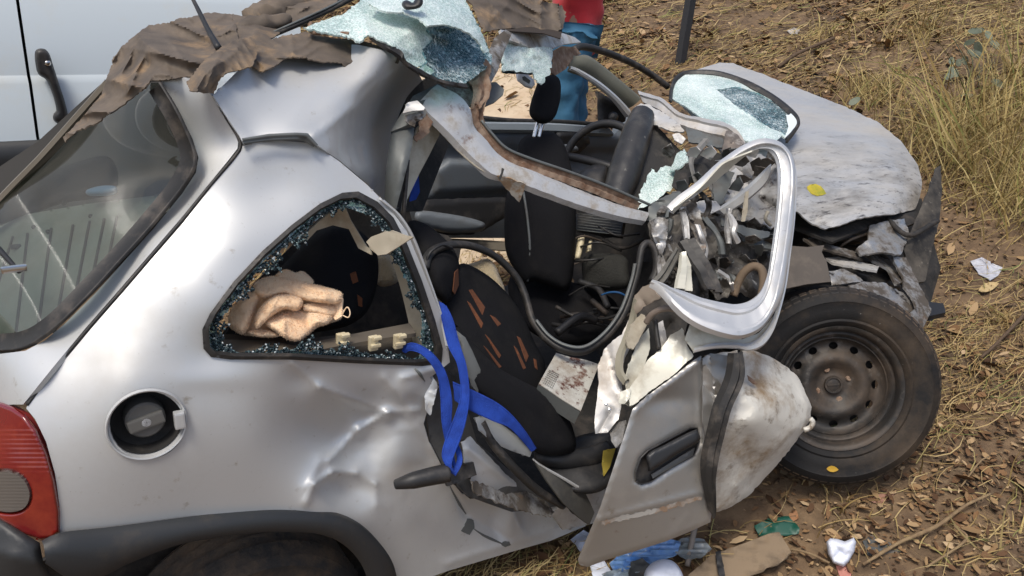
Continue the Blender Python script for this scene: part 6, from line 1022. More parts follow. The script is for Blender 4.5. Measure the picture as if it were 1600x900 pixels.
    cushion('towel_body', [(356, 500), (360, 486), (372, 468), (390, 452), (420, 440), (470, 440), (525, 455), (534, 470), (533, 497), (512, 506), (496, 512), (482, 523), (468, 532), (455, 532), (436, 524), (410, 524), (382, 524), (362, 514)], [(356, 500, 1.80), (398, 450, 1.86), (534, 470, 1.95), (500, 510, 1.9), (436, 524, 1.83)], TOWEL, W_, .02, .04, 18, 4, noi=nt_)
    fold([(430, 432), (446, 421), (462, 426), (474, 424), (490, 440), (478, 450), (450, 446)], [(430, 432, 1.87), (490, 440, 1.93), (450, 446, 1.86)], .014)
    fold([(398, 442), (420, 432), (446, 434), (490, 444), (530, 455), (535, 466), (528, 474), (506, 474), (470, 468), (440, 460), (415, 466), (398, 460)], [(398, 442, 1.80), (530, 455, 1.90), (470, 468, 1.82), (415, 466, 1.78)], .03, .01, 11)
    fold([(357, 506), (359, 488), (372, 468), (392, 450), (410, 440), (418, 452), (406, 468), (398, 486), (392, 506), (380, 522), (364, 514)], [(357, 506, 1.765), (410, 440, 1.81), (380, 522, 1.75)], .03, .012, 13)
    fold([(398, 506), (401, 490), (412, 474), (430, 462), (452, 460), (470, 466), (473, 477), (462, 486), (446, 483), (430, 490), (414, 503), (402, 514)], [(398, 506, 1.745), (430, 462, 1.775), (473, 477, 1.80), (414, 503, 1.745)], .026, .012, 9)
    fold([(414, 504), (434, 490), (450, 486), (474, 484), (500, 486), (520, 492), (512, 506), (494, 512), (480, 524), (466, 533), (448, 530), (430, 518)], [(414, 504, 1.765), (500, 486, 1.86), (466, 533, 1.77)], .024, .012, 12, 9)
    fold([(478, 474), (500, 474), (522, 476), (528, 490), (512, 494), (490, 488), (474, 484)], [(478, 474, 1.83), (528, 490, 1.88), (490, 488, 1.83)], .016, .01, 7)
    fold([(386, 518), (402, 514), (424, 516), (438, 522), (430, 527), (400, 526)], [(386, 518, 1.765), (438, 522, 1.79), (400, 526, 1.765)], .012, .01, 5)
    sheet('towel_corner', [(515, 468), (530, 454), (535, 466), (534, 494), (524, 500), (516, 490), (520, 478)], [(515, 468, 1.885), (535, 466, 1.88), (524, 500, 1.86)], TOWEL, W_, (), 3, .006, noi=[(.004, 40, 's')])
    tube('towel_thread', [(533, 494, 1.87), (542, 480, 1.865), (547, 488, 1.865), (544, 496, 1.866), (534, 492, 1.868)], .0015, TOWEL, W_, 24, 5)
    fuzz(W_, 'terry_pile', 16000, .0032, TOWEL)
    # blue webbing
    B = empty('blue_strap', P(712, 740, 2.0), 'bright blue webbing strap looped through the quarter window and hanging down the door pillar', 'strap')
    pf = ((0, 0), (.07, .0012), (.12, 0), (.5, .002), (.88, 0), (.93, .0012), (1, 0))
    loft('webbing', [(686, 470, 2.0), (690, 500, 1.985), (700, 540, 1.98), (714, 570, 1.98), (720, 610, 1.98), (712, 645, 1.98), (698, 680, 1.985), (690, 710, 1.99), (698, 730, 1.99), (708, 740, 1.995)], [(698, 478, 2.005), (708, 500, 1.99), (718, 535, 1.99), (730, 575, 1.99), (734, 615, 1.985), (730, 650, 1.985), (722, 680, 1.985), (710, 710, 1.985), (706, 728, 1.985), (712, 742, 1.99)], BLUE, B, pf, 70, .0016, noi=[(.004, 16, 's')])
    loft('webbing', [(628, 548, 1.96), (634, 538, 1.95), (650, 536, 1.93), (676, 552, 1.94), (696, 580, 1.955), (706, 620, 1.97), (706, 660, 1.985), (708, 700, 2.0), (714, 735, 2.01)], [(634, 552, 1.96), (642, 548, 1.945), (656, 552, 1.93), (672, 568, 1.935), (684, 590, 1.95), (688, 620, 1.965), (690, 660, 1.98), (698, 700, 2.0), (710, 738, 2.01)], BLUE, B, pf, 60, .0016, noi=[(.004, 16, 's')])
    loft('webbing', [(708, 596, 2.0), (740, 610, 2.02), (775, 628, 2.05), (800, 648, 2.08), (822, 675, 2.12), (838, 700, 2.16)], [(710, 626, 2.0), (736, 642, 2.02), (770, 658, 2.05), (795, 668, 2.08), (815, 688, 2.12), (830, 706, 2.16)], BLUE, B, pf, 50, .0016, noi=[(.004, 16, 's')])
    loft('webbing', [(714, 690, 2.02), (721, 706, 2.015), (722, 724, 2.01), (712, 744, 2.0)], [(708, 696, 2.02), (713, 710, 2.015), (713, 722, 2.01), (704, 738, 2.0)], BLUE, B, pf, 24, .0016)
    # white metal case in the footwell
    a = [P(868, 553, 2.42), P(935, 571, 2.44), P(906, 644, 2.28), P(841, 601, 2.27)]
    dn = np.array([.05, -.1, -.55]); dn = np.cross(a[1]-a[0], a[3]-a[0]); dn /= np.linalg.norm(dn); dn = dn if dn@(CAM-a[0]) < 0 else -dn
    K = empty('metal_case', a[3], 'dented white metal case with a perforated corner and rusty brown stains in the footwell', 'metal case')
    lo = [q+dn*.045 for q in a]
    o = obj('case_body', a+lo, [(0, 1, 2, 3), (4, 7, 6, 5), (0, 4, 5, 1), (1, 5, 6, 2), (2, 6, 7, 3), (3, 7, 4, 0)], GREYPIL, K, False); fixn(o)
    top = [q-dn*.002 for q in a]; ns = 14; V = []; Fc = []
    for i in range(ns+1):
        for j in range(ns+1):
            s, t = i/ns, j/ns; p = top[0]*(1-s)*(1-t)+top[1]*s*(1-t)+top[2]*s*t+top[3]*(1-s)*t
            V.append(p-dn*.006*mn.noise(Vector(p*14)))
    Fc = [(i*(ns+1)+j, (i+1)*(ns+1)+j, (i+1)*(ns+1)+j+1, i*(ns+1)+j+1) for i in range(ns) for j in range(ns)]
    o = obj('case_lid', V, Fc, SPOT, K); solid(o, .003)
    ho = []
    for i in range(8):
        for j in range(6):
            s, t = .07+j*.04, .93-i*.05; p = top[0]*(1-s)*(1-t)+top[1]*s*(1-t)+top[2]*s*t+top[3]*(1-s)*t
            ho.append(p-dn*(.004+.006*mn.noise(Vector(p*14))))
    V = []; Fc = []
    x, y, z = frame_of(-dn)
    for p in ho:
        b = len(V); V += [p+.0032*(math.cos(q)*x+math.sin(q)*y) for q in np.linspace(0, 2*math.pi, 8)[:-1]]+[p+dn*.003]; Fc += [(b+i, b+(i+1) % 7, b+7) for i in range(7)]
    obj('vent_hole', V, Fc, DARKJ, K, False, kind='stuff')
    # dome lamp dangling at the far header
    q = cushion('dome_lamp', [(806, 116), (812, 110), (822, 114), (834, 124), (836, 132), (830, 139), (820, 136), (808, 126)], [(806, 116, 3.0), (836, 130, 3.05), (820, 136, 3.0)], WHITEP, car, .025, .02, 6, 3, smooth=False)
    sheet('lamp_window', [(816, 120), (820, 119), (829, 126), (827, 131), (817, 125)], [(816, 120, 2.965), (829, 126, 2.97), (817, 125, 2.965)], GREYPIL, q, (), 3, .002)
build_loose()
# ------------------------------------------------------------------ bystander, post, ground things
def build_person():
    b, _ = None, None
    base = P(893, 105, 4.75); gx, gy = float(base[0]), float(base[1]); g = float(gz(gx, gy))
    p = empty('person', (gx, gy, g), 'person in a red top and blue trousers standing behind the wreck', 'person')
    f = np.array([-_r[0], -_r[1], 0]); s = np.array([-f[1], f[0], 0])
    def skin(name, V, E, R, m, root=0):
        me = bpy.data.meshes.new(name); me.from_pydata([tuple(f*v[0]+s*v[1]+np.array([0, 0, v[2]])) for v in V], E, []); o = bpy.data.objects.new(name, me); COL.objects.link(o); o.parent = p
        sk = o.modifiers.new('skin', 'SKIN'); sk.use_smooth_shade = True
        for i, r in enumerate(R): 
            k = me.skin_vertices[0].data[i]; k.radius = r if hasattr(r, '__len__') else (r, r); k.use_root = i == root
        ss = o.modifiers.new('sub', 'SUBSURF'); ss.levels = ss.render_levels = 2; me.materials.append(m)
        if name in ('red_top', 'trousers'):
            tx = bpy.data.textures.new('cloth_folds', 'CLOUDS'); tx.noise_scale = .11; dm = o.modifiers.new('folds', 'DISPLACE'); dm.texture = tx; dm.strength = .075; dm.mid_level = .5; ss.levels = ss.render_levels = 3
        return o
    V = [(0, 0, .95), (.01, 0, 1.12), (.02, 0, 1.32), (.01, 0, 1.45), (.01, 0, 1.52), (.03, 0, 1.60), (.04, 0, 1.70)]
    E = [(0, 1), (1, 2), (2, 3), (3, 4), (4, 5), (5, 6)]; R = [(.10, .10), (.10, .10), (.11, .12), (.08, .10), (.055, .055), (.085, .075), (.075, .07)]
    for k in (-1, 1):
        n = len(V); V += [(0, .19*k, 1.42), (.04, .24*k, 1.16), (.26, .20*k, 1.08), (.33, .18*k, 1.09)]; E += [(2, n), (n, n+1), (n+1, n+2), (n+2, n+3)]; R += [.055, .045, .034, .03]
        n = len(V); V += [(0, .10*k, .86), (.03*k, .11*k, .48), (.03*k-.03, .11*k, .10), (.10+.03*k, .12*k, .035)]; E += [(0, n), (n, n+1), (n+1, n+2), (n+2, n+3)]; R += [.07, .05, .04, .036]
        for j in range(5):
            n2 = len(V); h = 4+ (0 if k == -1 else 8)+3
            pass
    body = skin('body', V, E, R, SKIN)
    for k in (-1, 1):
        for j in range(5):
            y0 = .18*k+(j-2)*.016*k if j < 4 else .18*k-.035
            z0 = 1.09
            skin('finger', [(.33, .18*k, 1.09), (.375, y0, 1.092), (.41 if j < 4 else .39, y0, 1.075), (.43-.008*abs(j-1) if j < 4 else .41, y0, 1.05)], [(0, 1), (1, 2), (2, 3)], [.014, .010, .009, .007], SKIN)
    # red top: hips to neck with short sleeves
    skin('red_top', [(0, 0, .70), (0, 0, .95), (.01, 0, 1.12), (.02, 0, 1.32), (.01, 0, 1.44), (0, .19, 1.42), (.02, .235, 1.24), (0, -.19, 1.42), (.02, -.235, 1.24)], [(0, 1), (1, 2), (2, 3), (3, 4), (3, 5), (5, 6), (3, 7), (7, 8)], [(.165, .165), (.155, .15), (.145, .145), (.15, .17), (.09, .11), .08, .075, .08, .075], REDC)
    skin('trousers', [(0, 0, .93), (0, .10, .84), (.03, .11, .48), (0, .11, .11), (0, -.10, .84), (-.03, -.11, .48), (-.06, -.11, .11)], [(0, 1), (1, 2), (2, 3), (0, 4), (4, 5), (5, 6)], [(.14, .13), .115, .095, .085, .115, .095, .085], BLUEC)
    skin('hair', [(-.01, 0, 1.66), (.0, 0, 1.72), (.02, 0, 1.76)], [(0, 1), (1, 2)], [(.085, .085), (.09, .08), (.06, .055)], HAIR)
    for k in (-1, 1): skin('shoe', [(-.10+.03*k, .115*k, .06), (.02+.03*k, .12*k, .05), (.13+.03*k, .125*k, .035)], [(0, 1), (1, 2)], [.05, .05, .035], BLACK)
    fc = skin('nose', [(.115, 0, 1.645), (.135, 0, 1.625)], [(0, 1)], [.012, .014], SKIN)
    for k in (-1, 1):
        skin('eye', [(.10, .032*k, 1.66), (.108, .032*k, 1.66)], [(0, 1)], [.009, .008], WHITEP); skin('ear', [(.02, .085*k, 1.66), (.02, .09*k, 1.62)], [(0, 1)], [.016, .012], SKIN)
    skin('mouth', [(.108, -.02, 1.585), (.115, 0, 1.584), (.108, .02, 1.585)], [(0, 1), (1, 2)], [.006, .007, .006], mat('lips', (.2, .07, .05), .5))
build_person()
def build_post():
    q, d = ghit(1062, 104); h = 2.2; g = float(gzn(q[0], q[1])[0])
    bm = []
    V = []; w = .03
    o = box('metal_post', (q[0], q[1], g+h/2-.1), .058, .058, h+.2, POSTM, None, None, .005)
    tag(o, 'dark square metal post standing in the leaf litter behind the bonnet', 'post'); rebase(o)
build_post()
# ------------------------------------------------------------------ leaf litter, straw, grass, rubbish
def gnear(u, v, lift=.0):
    p, d = ghit(u, v); return np.array([p[0], p[1], float(gzn(p[0], p[1])[0])+lift])
def build_litter():
    r = np.random.default_rng(17)
    def spread(n, sd=31.):
        # world-space scatter: denser near the wreck's front, thinning up the bank
        out = []
        while len(out) < n:
            x = r.uniform(.3, 11.5, n*2); y = r.uniform(-2.2, 12, n*2)
            dd = np.hypot(x+.4, y+1.5); keep = r.random(n*2) < np.clip((3.4/dd)**1.25, .02, 1)
            pn = np.array([mn.noise(Vector((a*.9, b*.9, 31)))+.6*mn.noise(Vector((a*2.6, b*2.6, 12))) for a, b in zip(x[:0], y[:0])])
            q = np.c_[x, y-CAM[1]*0]
            t = np.c_[x-CAM[0], y-CAM[1]]; az = np.arctan2(t[:, 0], t[:, 1]); keep &= (az > -.1) & (az < 1.62) & (dd > 1.5)
            q = q[keep]; pn = np.array([mn.noise(Vector((a*.9, b*.9, sd)))+.7*mn.noise(Vector((a*3.1, b*3.1, sd+5))) for a, b in q]); out += list(q[r.random(len(q)) < np.clip(.55+1.5*pn, .10, 1)])
        return np.array(out[:n])
    # leaves
    n = 74000; q = spread(n); z = gz(q[:, 0], q[:, 1]); nn = np.array([mn.noise(Vector((a*1.3, c*1.3, 0)))*.035+mn.noise(Vector((a*5, c*5, 3)))*.016 for a, c in q]); z = z+nn
    L = np.exp(r.normal(-3.55, .5, n))*np.clip(np.hypot(q[:, 0], q[:, 1])/5, .68, 1.6); Wd = L*r.uniform(.3, .6, n); th = r.uniform(0, 6.283, n)
    tl = r.normal(0, .28, (n, 2)); cu = r.uniform(-.25, .45, n)
    tmpl = np.array([(-.5, 0), (-.2, -.5), (.2, -.45), (.5, 0), (.2, .45), (-.2, .5), (0, 0)]); V = np.zeros((n, 7, 3))
    for i, (a, b) in enumerate(tmpl):
        x = a*L; y = b*Wd; h = np.abs(b)*Wd*cu*1.6+np.abs(a)**2*L*cu*.8+tl[:, 0]*x+tl[:, 1]*y
        V[:, i, 0] = q[:, 0]+x*np.cos(th)-y*np.sin(th); V[:, i, 1] = q[:, 1]+x*np.sin(th)+y*np.cos(th); V[:, i, 2] = z+h+.008+np.abs(tl).sum(1)*L*.3
    F0 = np.array([(0, 1, 6), (1, 2, 6), (2, 3, 6), (3, 4, 6), (4, 5, 6), (5, 0, 6)])
    Fc = (np.arange(n)[:, None, None]*7+F0[None]).reshape(-1, 3)
    bulk('leaf_litter', V.reshape(-1, 3), Fc, LITTER)
    # straw: bent ribbons lying about
    n = 52000; q = spread(n, 77.); z = gz(q[:, 0], q[:, 1])+np.array([mn.noise(Vector((a*1.3, c*1.3, 0)))*.035+mn.noise(Vector((a*5, c*5, 3)))*.016 for a, c in q])
    L = r.uniform(.04, .22, n)*np.clip(np.hypot(q[:, 0], q[:, 1])/5, .8, 1.5); w = r.uniform(.0014, .0042, n)*np.clip(np.hypot(q[:, 0], q[:, 1])/4, .8, 2); th = r.normal(.5, 1.1, n); bend = r.normal(0, .7, n); rise = np.abs(r.normal(0, .18, n))
    m = 5; V = np.zeros((n, m, 2, 3))
    for i in range(m):
        t = i/(m-1)-.5; a = th+bend*t; x = L*t*np.cos(th)-L*bend*t*t*np.sin(th); y = L*t*np.sin(th)+L*bend*t*t*np.cos(th); h = z+.012+rise*L*(t+.5)*.8+.012*np.sin(t*3+th)
        for k in (0, 1):
            sgn = (k-.5)*w*(1 if i < m-1 else .3); V[:, i, k, 0] = q[:, 0]+x-np.sin(a)*sgn; V[:, i, k, 1] = q[:, 1]+y+np.cos(a)*sgn; V[:, i, k, 2] = h+(k-.5)*w*.5
    F0 = np.array([(2*i, 2*i+2, 2*i+3, 2*i+1) for i in range(m-1)]); Fc = (np.arange(n)[:, None, None]*2*m+F0[None]).reshape(-1, 4)
    bulk('dry_straw', V.reshape(-1, 3), Fc, STRAW)
    # soil crumbs
    n = 5000; q = spread(n); z = gz(q[:, 0], q[:, 1])+np.array([mn.noise(Vector((a*1.3, c*1.3, 0)))*.035+mn.noise(Vector((a*5, c*5, 3)))*.016 for a, c in q]); s = r.uniform(.004, .014, n)
    oc = np.array([(1, 0, 0), (0, 1, 0), (-1, 0, 0), (0, -1, 0), (0, 0, 1), (0, 0, -1)], float)
    V = np.c_[q, z+.004][:, None, :]+oc[None]*s[:, None, None]*r.uniform(.6, 1.3, (n, 6, 1))
    F0 = np.array([(0, 1, 4), (1, 2, 4), (2, 3, 4), (3, 0, 4), (1, 0, 5), (2, 1, 5), (3, 2, 5), (0, 3, 5)]); bulk('soil_crumbs', V.reshape(-1, 3), (np.arange(n)[:, None, None]*6+F0[None]).reshape(-1, 3), SOIL)
    # short dry grass growing up the bank
    n = 5200; out = []
    while len(out) < n:
        x = r.uniform(2.6, 11, 4000); y = r.uniform(-1.5, 11, 4000); k = np.array([mn.noise(Vector((a*.8, b*.8, 9))) for a, b in zip(x, y)]); t = np.arctan2(x-CAM[0], y-CAM[1]); kk = (k+r.normal(0, .12, 4000) > .16+.25*(y > x*.9-1)) & (t < 1.32) & (t > .1); out += list(np.c_[x, y][kk])
    q = np.array(out[:n]); z = gz(q[:, 0], q[:, 1]); blades('bank_grass', q, z, r, (.05, .22), (.0015, .0035), STRAW, 'stuff')
def blades(name, q, z, r, hr, wr, m, kind=None, lean=.6, parent=None):
    n = len(q); H = r.uniform(*hr, n); w = r.uniform(*wr, n); th = r.uniform(0, 6.283, n); ln = np.abs(r.normal(lean, .35, n)); dr = np.abs(r.normal(.45, .4, n)); K = 7; V = np.zeros((n, K, 2, 3)); pa = r.uniform(0, 6.283, n)
    for i in range(K):
        t = i/(K-1); out = H*(ln*t+dr*t**3); hh = H*(t-.55*dr*t**3)
        for k in (0, 1):
            s = (k-.5)*w*(1-t**2*.9); V[:, i, k, 0] = q[:, 0]+out*np.cos(th)+np.cos(pa)*s; V[:, i, k, 1] = q[:, 1]+out*np.sin(th)+np.sin(pa)*s; V[:, i, k, 2] = z-.01+hh
    F0 = np.array([(2*i, 2*i+2, 2*i+3, 2*i+1) for i in range(K-1)])
    return bulk(name, V.reshape(-1, 3), (np.arange(n)[:, None, None]*2*K+F0[None]).reshape(-1, 4), m, kind)
build_litter()
def traced_tuft(name, base, lines, label, nx=40, hr=(.1, .45), m=None, spread=.06, dd=0, seed=1):
    r = np.random.default_rng(seed); b = gnear(*base); d0 = float((b-CAM)@FW)
    q = b[:2]+r.normal(0, spread, (nx, 2)); o = blades(name, q, gz(q[:, 0], q[:, 1]), r, hr, (.003, .008), m or STRAW, None, .45)
    V = [tuple(v.co) for v in o.data.vertices]; Fc = [tuple(p.vertices) for p in o.data.polygons]
    for ln in lines:
        w = ln[0]; pts = ln[1:]; k = len(pts); dz = r.uniform(-.25, .05)
        c = crom([P(u, v, d0+(dz*i/max(1, k-1))) for i, (u, v) in enumerate(pts)], 14)
        for i, p in enumerate(c):
            t = c[min(i+1, 13)]-c[max(i-1, 0)]; sdir = np.cross(t, FW+np.array([.3, .2, .4])); sdir /= np.linalg.norm(sdir)+1e-9; ww = w*(1-.75*(i/13)**2)
            V += [p-sdir*ww, p+sdir*ww]
        o_ = len(V)-28; Fc += [(o_+2*i, o_+2*i+2, o_+2*i+3, o_+2*i+1) for i in range(13)]
    me = bpy.data.meshes.new(name); me.from_pydata([tuple(map(float, v)) for v in V], [], Fc); me.update(); me.materials.append(m or STRAW); o.data = me
    tag(o, label, 'grass tuft'); return rebase(o)
OLIVE = island('golden_grass', [(0, (.24, .165, .06)), (.4, (.42, .32, .13)), (.75, (.50, .40, .19)), (.92, (.27, .25, .08)), (1, (.13, .16, .05))], .7)
def build_plants():
    traced_tuft('grass_tuft', (1527, 276), [(.006, (1527, 274), (1505, 220), (1480, 150), (1455, 95), (1432, 55), (1415, 40)), (.004, (1525, 272), (1490, 230), (1460, 170), (1442, 110), (1425, 45)), (.005, (1520, 270), (1500, 200), (1450, 130), (1400, 115), (1375, 85)), (.004, (1518, 268), (1480, 215), (1430, 190), (1385, 180), (1360, 182)), (.004, (1524, 274), (1480, 240), (1455, 165), (1400, 105), (1322, 95)), (.004, (1520, 272), (1496, 225), (1470, 140), (1440, 75), (1400, 170), (1398, 178)), (.003, (1522, 272), (1475, 200), (1410, 130), (1404, 60)), (.004, (1526, 272), (1500, 215), (1455, 150), (1390, 112), (1440, 150)), (.004, (1524, 273), (1470, 190), (1450, 120), (1425, 55), (1395, 55))], 'tall dry grass clump leaning over the bonnet side', 190, (.10, .62), OLIVE, .16, seed=2)
    traced_tuft('grass_tuft', (1570, 235), [(.006, (1560, 238), (1575, 160), (1590, 110), (1600, 70)), (.005, (1540, 250), (1538, 160), (1536, 60), (1535, 45)), (.006, (1535, 200), (1520, 130), (1530, 95), (1560, 30), (1562, 0)), (.005, (1570, 235), (1575, 120), (1600, 85)), (.005, (1600, 40), (1575, 30), (1560, 15), (1563, -10)), (.004, (1545, 240), (1530, 190), (1510, 160), (1520, 100)), (.004, (1575, 100), (1565, 90), (1572, 60), (1577, 40), (1590, 38))], 'tall dry grass clump at the upper right edge with green stems', 240, (.15, .75), OLIVE, .28, seed=3)
    traced_tuft('grass_tuft', (1575, 300), [(.004, (1570, 300), (1500, 310), (1470, 290), (1530, 270)), (.004, (1600, 330), (1540, 290), (1500, 280)), (.005, (1600, 300), (1570, 260), (1560, 250))], 'low sprawling olive grass tuft under the tall clump', 170, (.08, .36), OLIVE, .2, seed=4)
    traced_tuft('grass_tuft', (1565, 500), [(.003, (1590, 510), (1555, 490), (1530, 478)), (.003, (1585, 505), (1550, 480), (1540, 470))], 'pale yellow straw bundle on the bank right of the front wheel', 45, (.05, .14), STRAW, .05, seed=5)
    traced_tuft('grass_tuft', (1530, 655), [(.003, (1580, 655), (1540, 650), (1490, 645)), (.003, (1575, 650), (1530, 645), (1500, 640)), (.003, (1570, 657), (1530, 655), (1495, 652))], 'flattened pale straw bundle beside the lower right of the tyre', 14, (.05, .12), STRAW, .05, seed=6)
    traced_tuft('grass_tuft', (1320, 790), [], 'short dry grass tuft directly under the front tyre', 40, (.04, .13), STRAW, .07, seed=7)
    traced_tuft('grass_tuft', (1545, 860), [(.003, (1560, 890), (1570, 800), (1590, 760)), (.003, (1540, 870), (1500, 830), (1480, 800)), (.002, (1575, 760), (1585, 720), (1600, 700))], 'thin green and straw grass tuft in the lower right corner', 60, (.04, .16), OLIVE, .12, seed=8)
    traced_tuft('grass_tuft', (1000, 880), [], 'short straw tuft under the hanging door', 40, (.03, .10), STRAW, .03, seed=9)
    traced_tuft('grass_tuft', (1360, 150), [], 'low dry grass tuft beyond the bonnet edge', 220, (.06, .32), OLIVE, .13, seed=10)
    traced_tuft('grass_tuft', (1290, 60), [], 'faded green grass tuft high on the bank', 90, (.05, .2), OLIVE, .10, seed=12)
    traced_tuft('grass_tuft', (1590, 165), [(.005, (1590, 165), (1580, 90), (1560, 20)), (.005, (1600, 150), (1590, 60), (1600, 0))], 'dry golden grass clump at the right edge above the weed', 220, (.15, .8), OLIVE, .16, seed=14)
    traced_tuft('grass_tuft', (1478, 235), [(.005, (1478, 235), (1440, 180), (1380, 150)), (.005, (1480, 235), (1470, 150), (1490, 90))], 'dry golden grass clump between the bonnet tip and the weed', 200, (.12, .62), OLIVE, .13, seed=15)
    traced_tuft('grass_tuft', (1592, 345), [(.004, (1592, 345), (1560, 300), (1540, 250)), (.004, (1596, 345), (1590, 280), (1600, 220))], 'golden grass clump at the right edge level with the bumper', 170, (.10, .55), OLIVE, .12, seed=16)
    traced_tuft('grass_tuft', (1440, 60), [], 'low golden grass clump at the top of the bank', 150, (.10, .45), OLIVE, .16, seed=17)
    # grey-green herb
    b = gnear(1515, 140); h = empty('weed', b, 'grey green round leaved weed growing behind the tall dry grass', 'plant'); d0 = float((b-CAM)@FW); r = np.random.default_rng(4)
    for k, (u, v, s) in enumerate([(1525, 48, 9), (1515, 66, 7), (1530, 76, 11), (1524, 84, 10), (1487, 95, 6), (1498, 98, 6), (1508, 94, 7), (1490, 112, 9), (1484, 118, 8), (1545, 55, 7), (1555, 70, 8), (1560, 130, 9), (1550, 150, 9), (1500, 180, 10), (1480, 185, 8), (1470, 215, 9), (1465, 205, 8), (1335, 158, 8), (1555, 120, 7), (1510, 150, 7), (1540, 190, 9), (1575, 170, 9)]):
        a = r.uniform(0, 3.14); ca, sa = math.cos(a), math.sin(a); o = [(u+s*1.5*math.cos(t)*ca-s*.8*math.sin(t)*sa, v+(s*1.5*math.cos(t)*sa+s*.8*math.sin(t)*ca)*.7) for t in np.linspace(0, 6.283, 11)[:-1]]
        dd = d0+r.uniform(-.3, .2); sl = r.normal(0, .004, 2)
        sheet('leaf', o, [(u, v, dd), (u+10, v, dd+.03*r.normal()), (u, v+10, dd+.03*r.normal()-.03)], HERB, h, (), 5, .0012, noi=[(.004, 12, 's')])
    for k in range(5): tube('stem', [(1515+r.uniform(-15, 15), 150, d0), (1510+k*10, 100, d0-.05), (1490+k*16, 60+k*10, d0-.1)], .003, HERB, h, 12, 5)
HERB = mat('herb_leaf_skin', (.10, .125, .085), .7, col2=(.16, .18, .13), nscale=20)
build_plants()
def leaf(u, v, lu, lv, ang, m, label, d=None, curl=.010, group=None, lift=.012, cat='leaf', surf=None):
    g = gnear(u, v, lift) if d is None else P(u, v, d); D = float((g-CAM)@FW) if d is None else d
    a = math.radians(ang); ca, sa = math.cos(a), math.sin(a)
    sh = [(-.5, 0), (-.38, -.28), (-.15, -.48), (.12, -.45), (.34, -.25), (.5, .02), (.34, .25), (.1, .46), (-.18, .45), (-.4, .25)]
    o = [(u+lu*x*ca-lv*y*sa, v+lu*x*sa+lv*y*ca) for x, y in sh]
    if d is None:                                 # lie on the ground: depth from the local ground plane
        def dp(U, V): return np.array([max(.5, ghit(a_, b_)[1]*1.0-.02) for a_, b_ in zip(U, V)])
        ct = dp
    elif surf is not None: ct = surf
    else: ct = [(u, v, D), (u+30, v, D), (u, v+30, D-.03)]
    x = sheet('fallen_leaf', o, ct, m, None, (), max(4, lv/5), .0015, creases=[((u-lu*.5*ca, v-lu*.5*sa), (u+lu*.5*ca, v+lu*.5*sa), 3, -.003)], noi=[(curl, 14, 's')])
    tag(x, label, cat, group); return rebase(x)
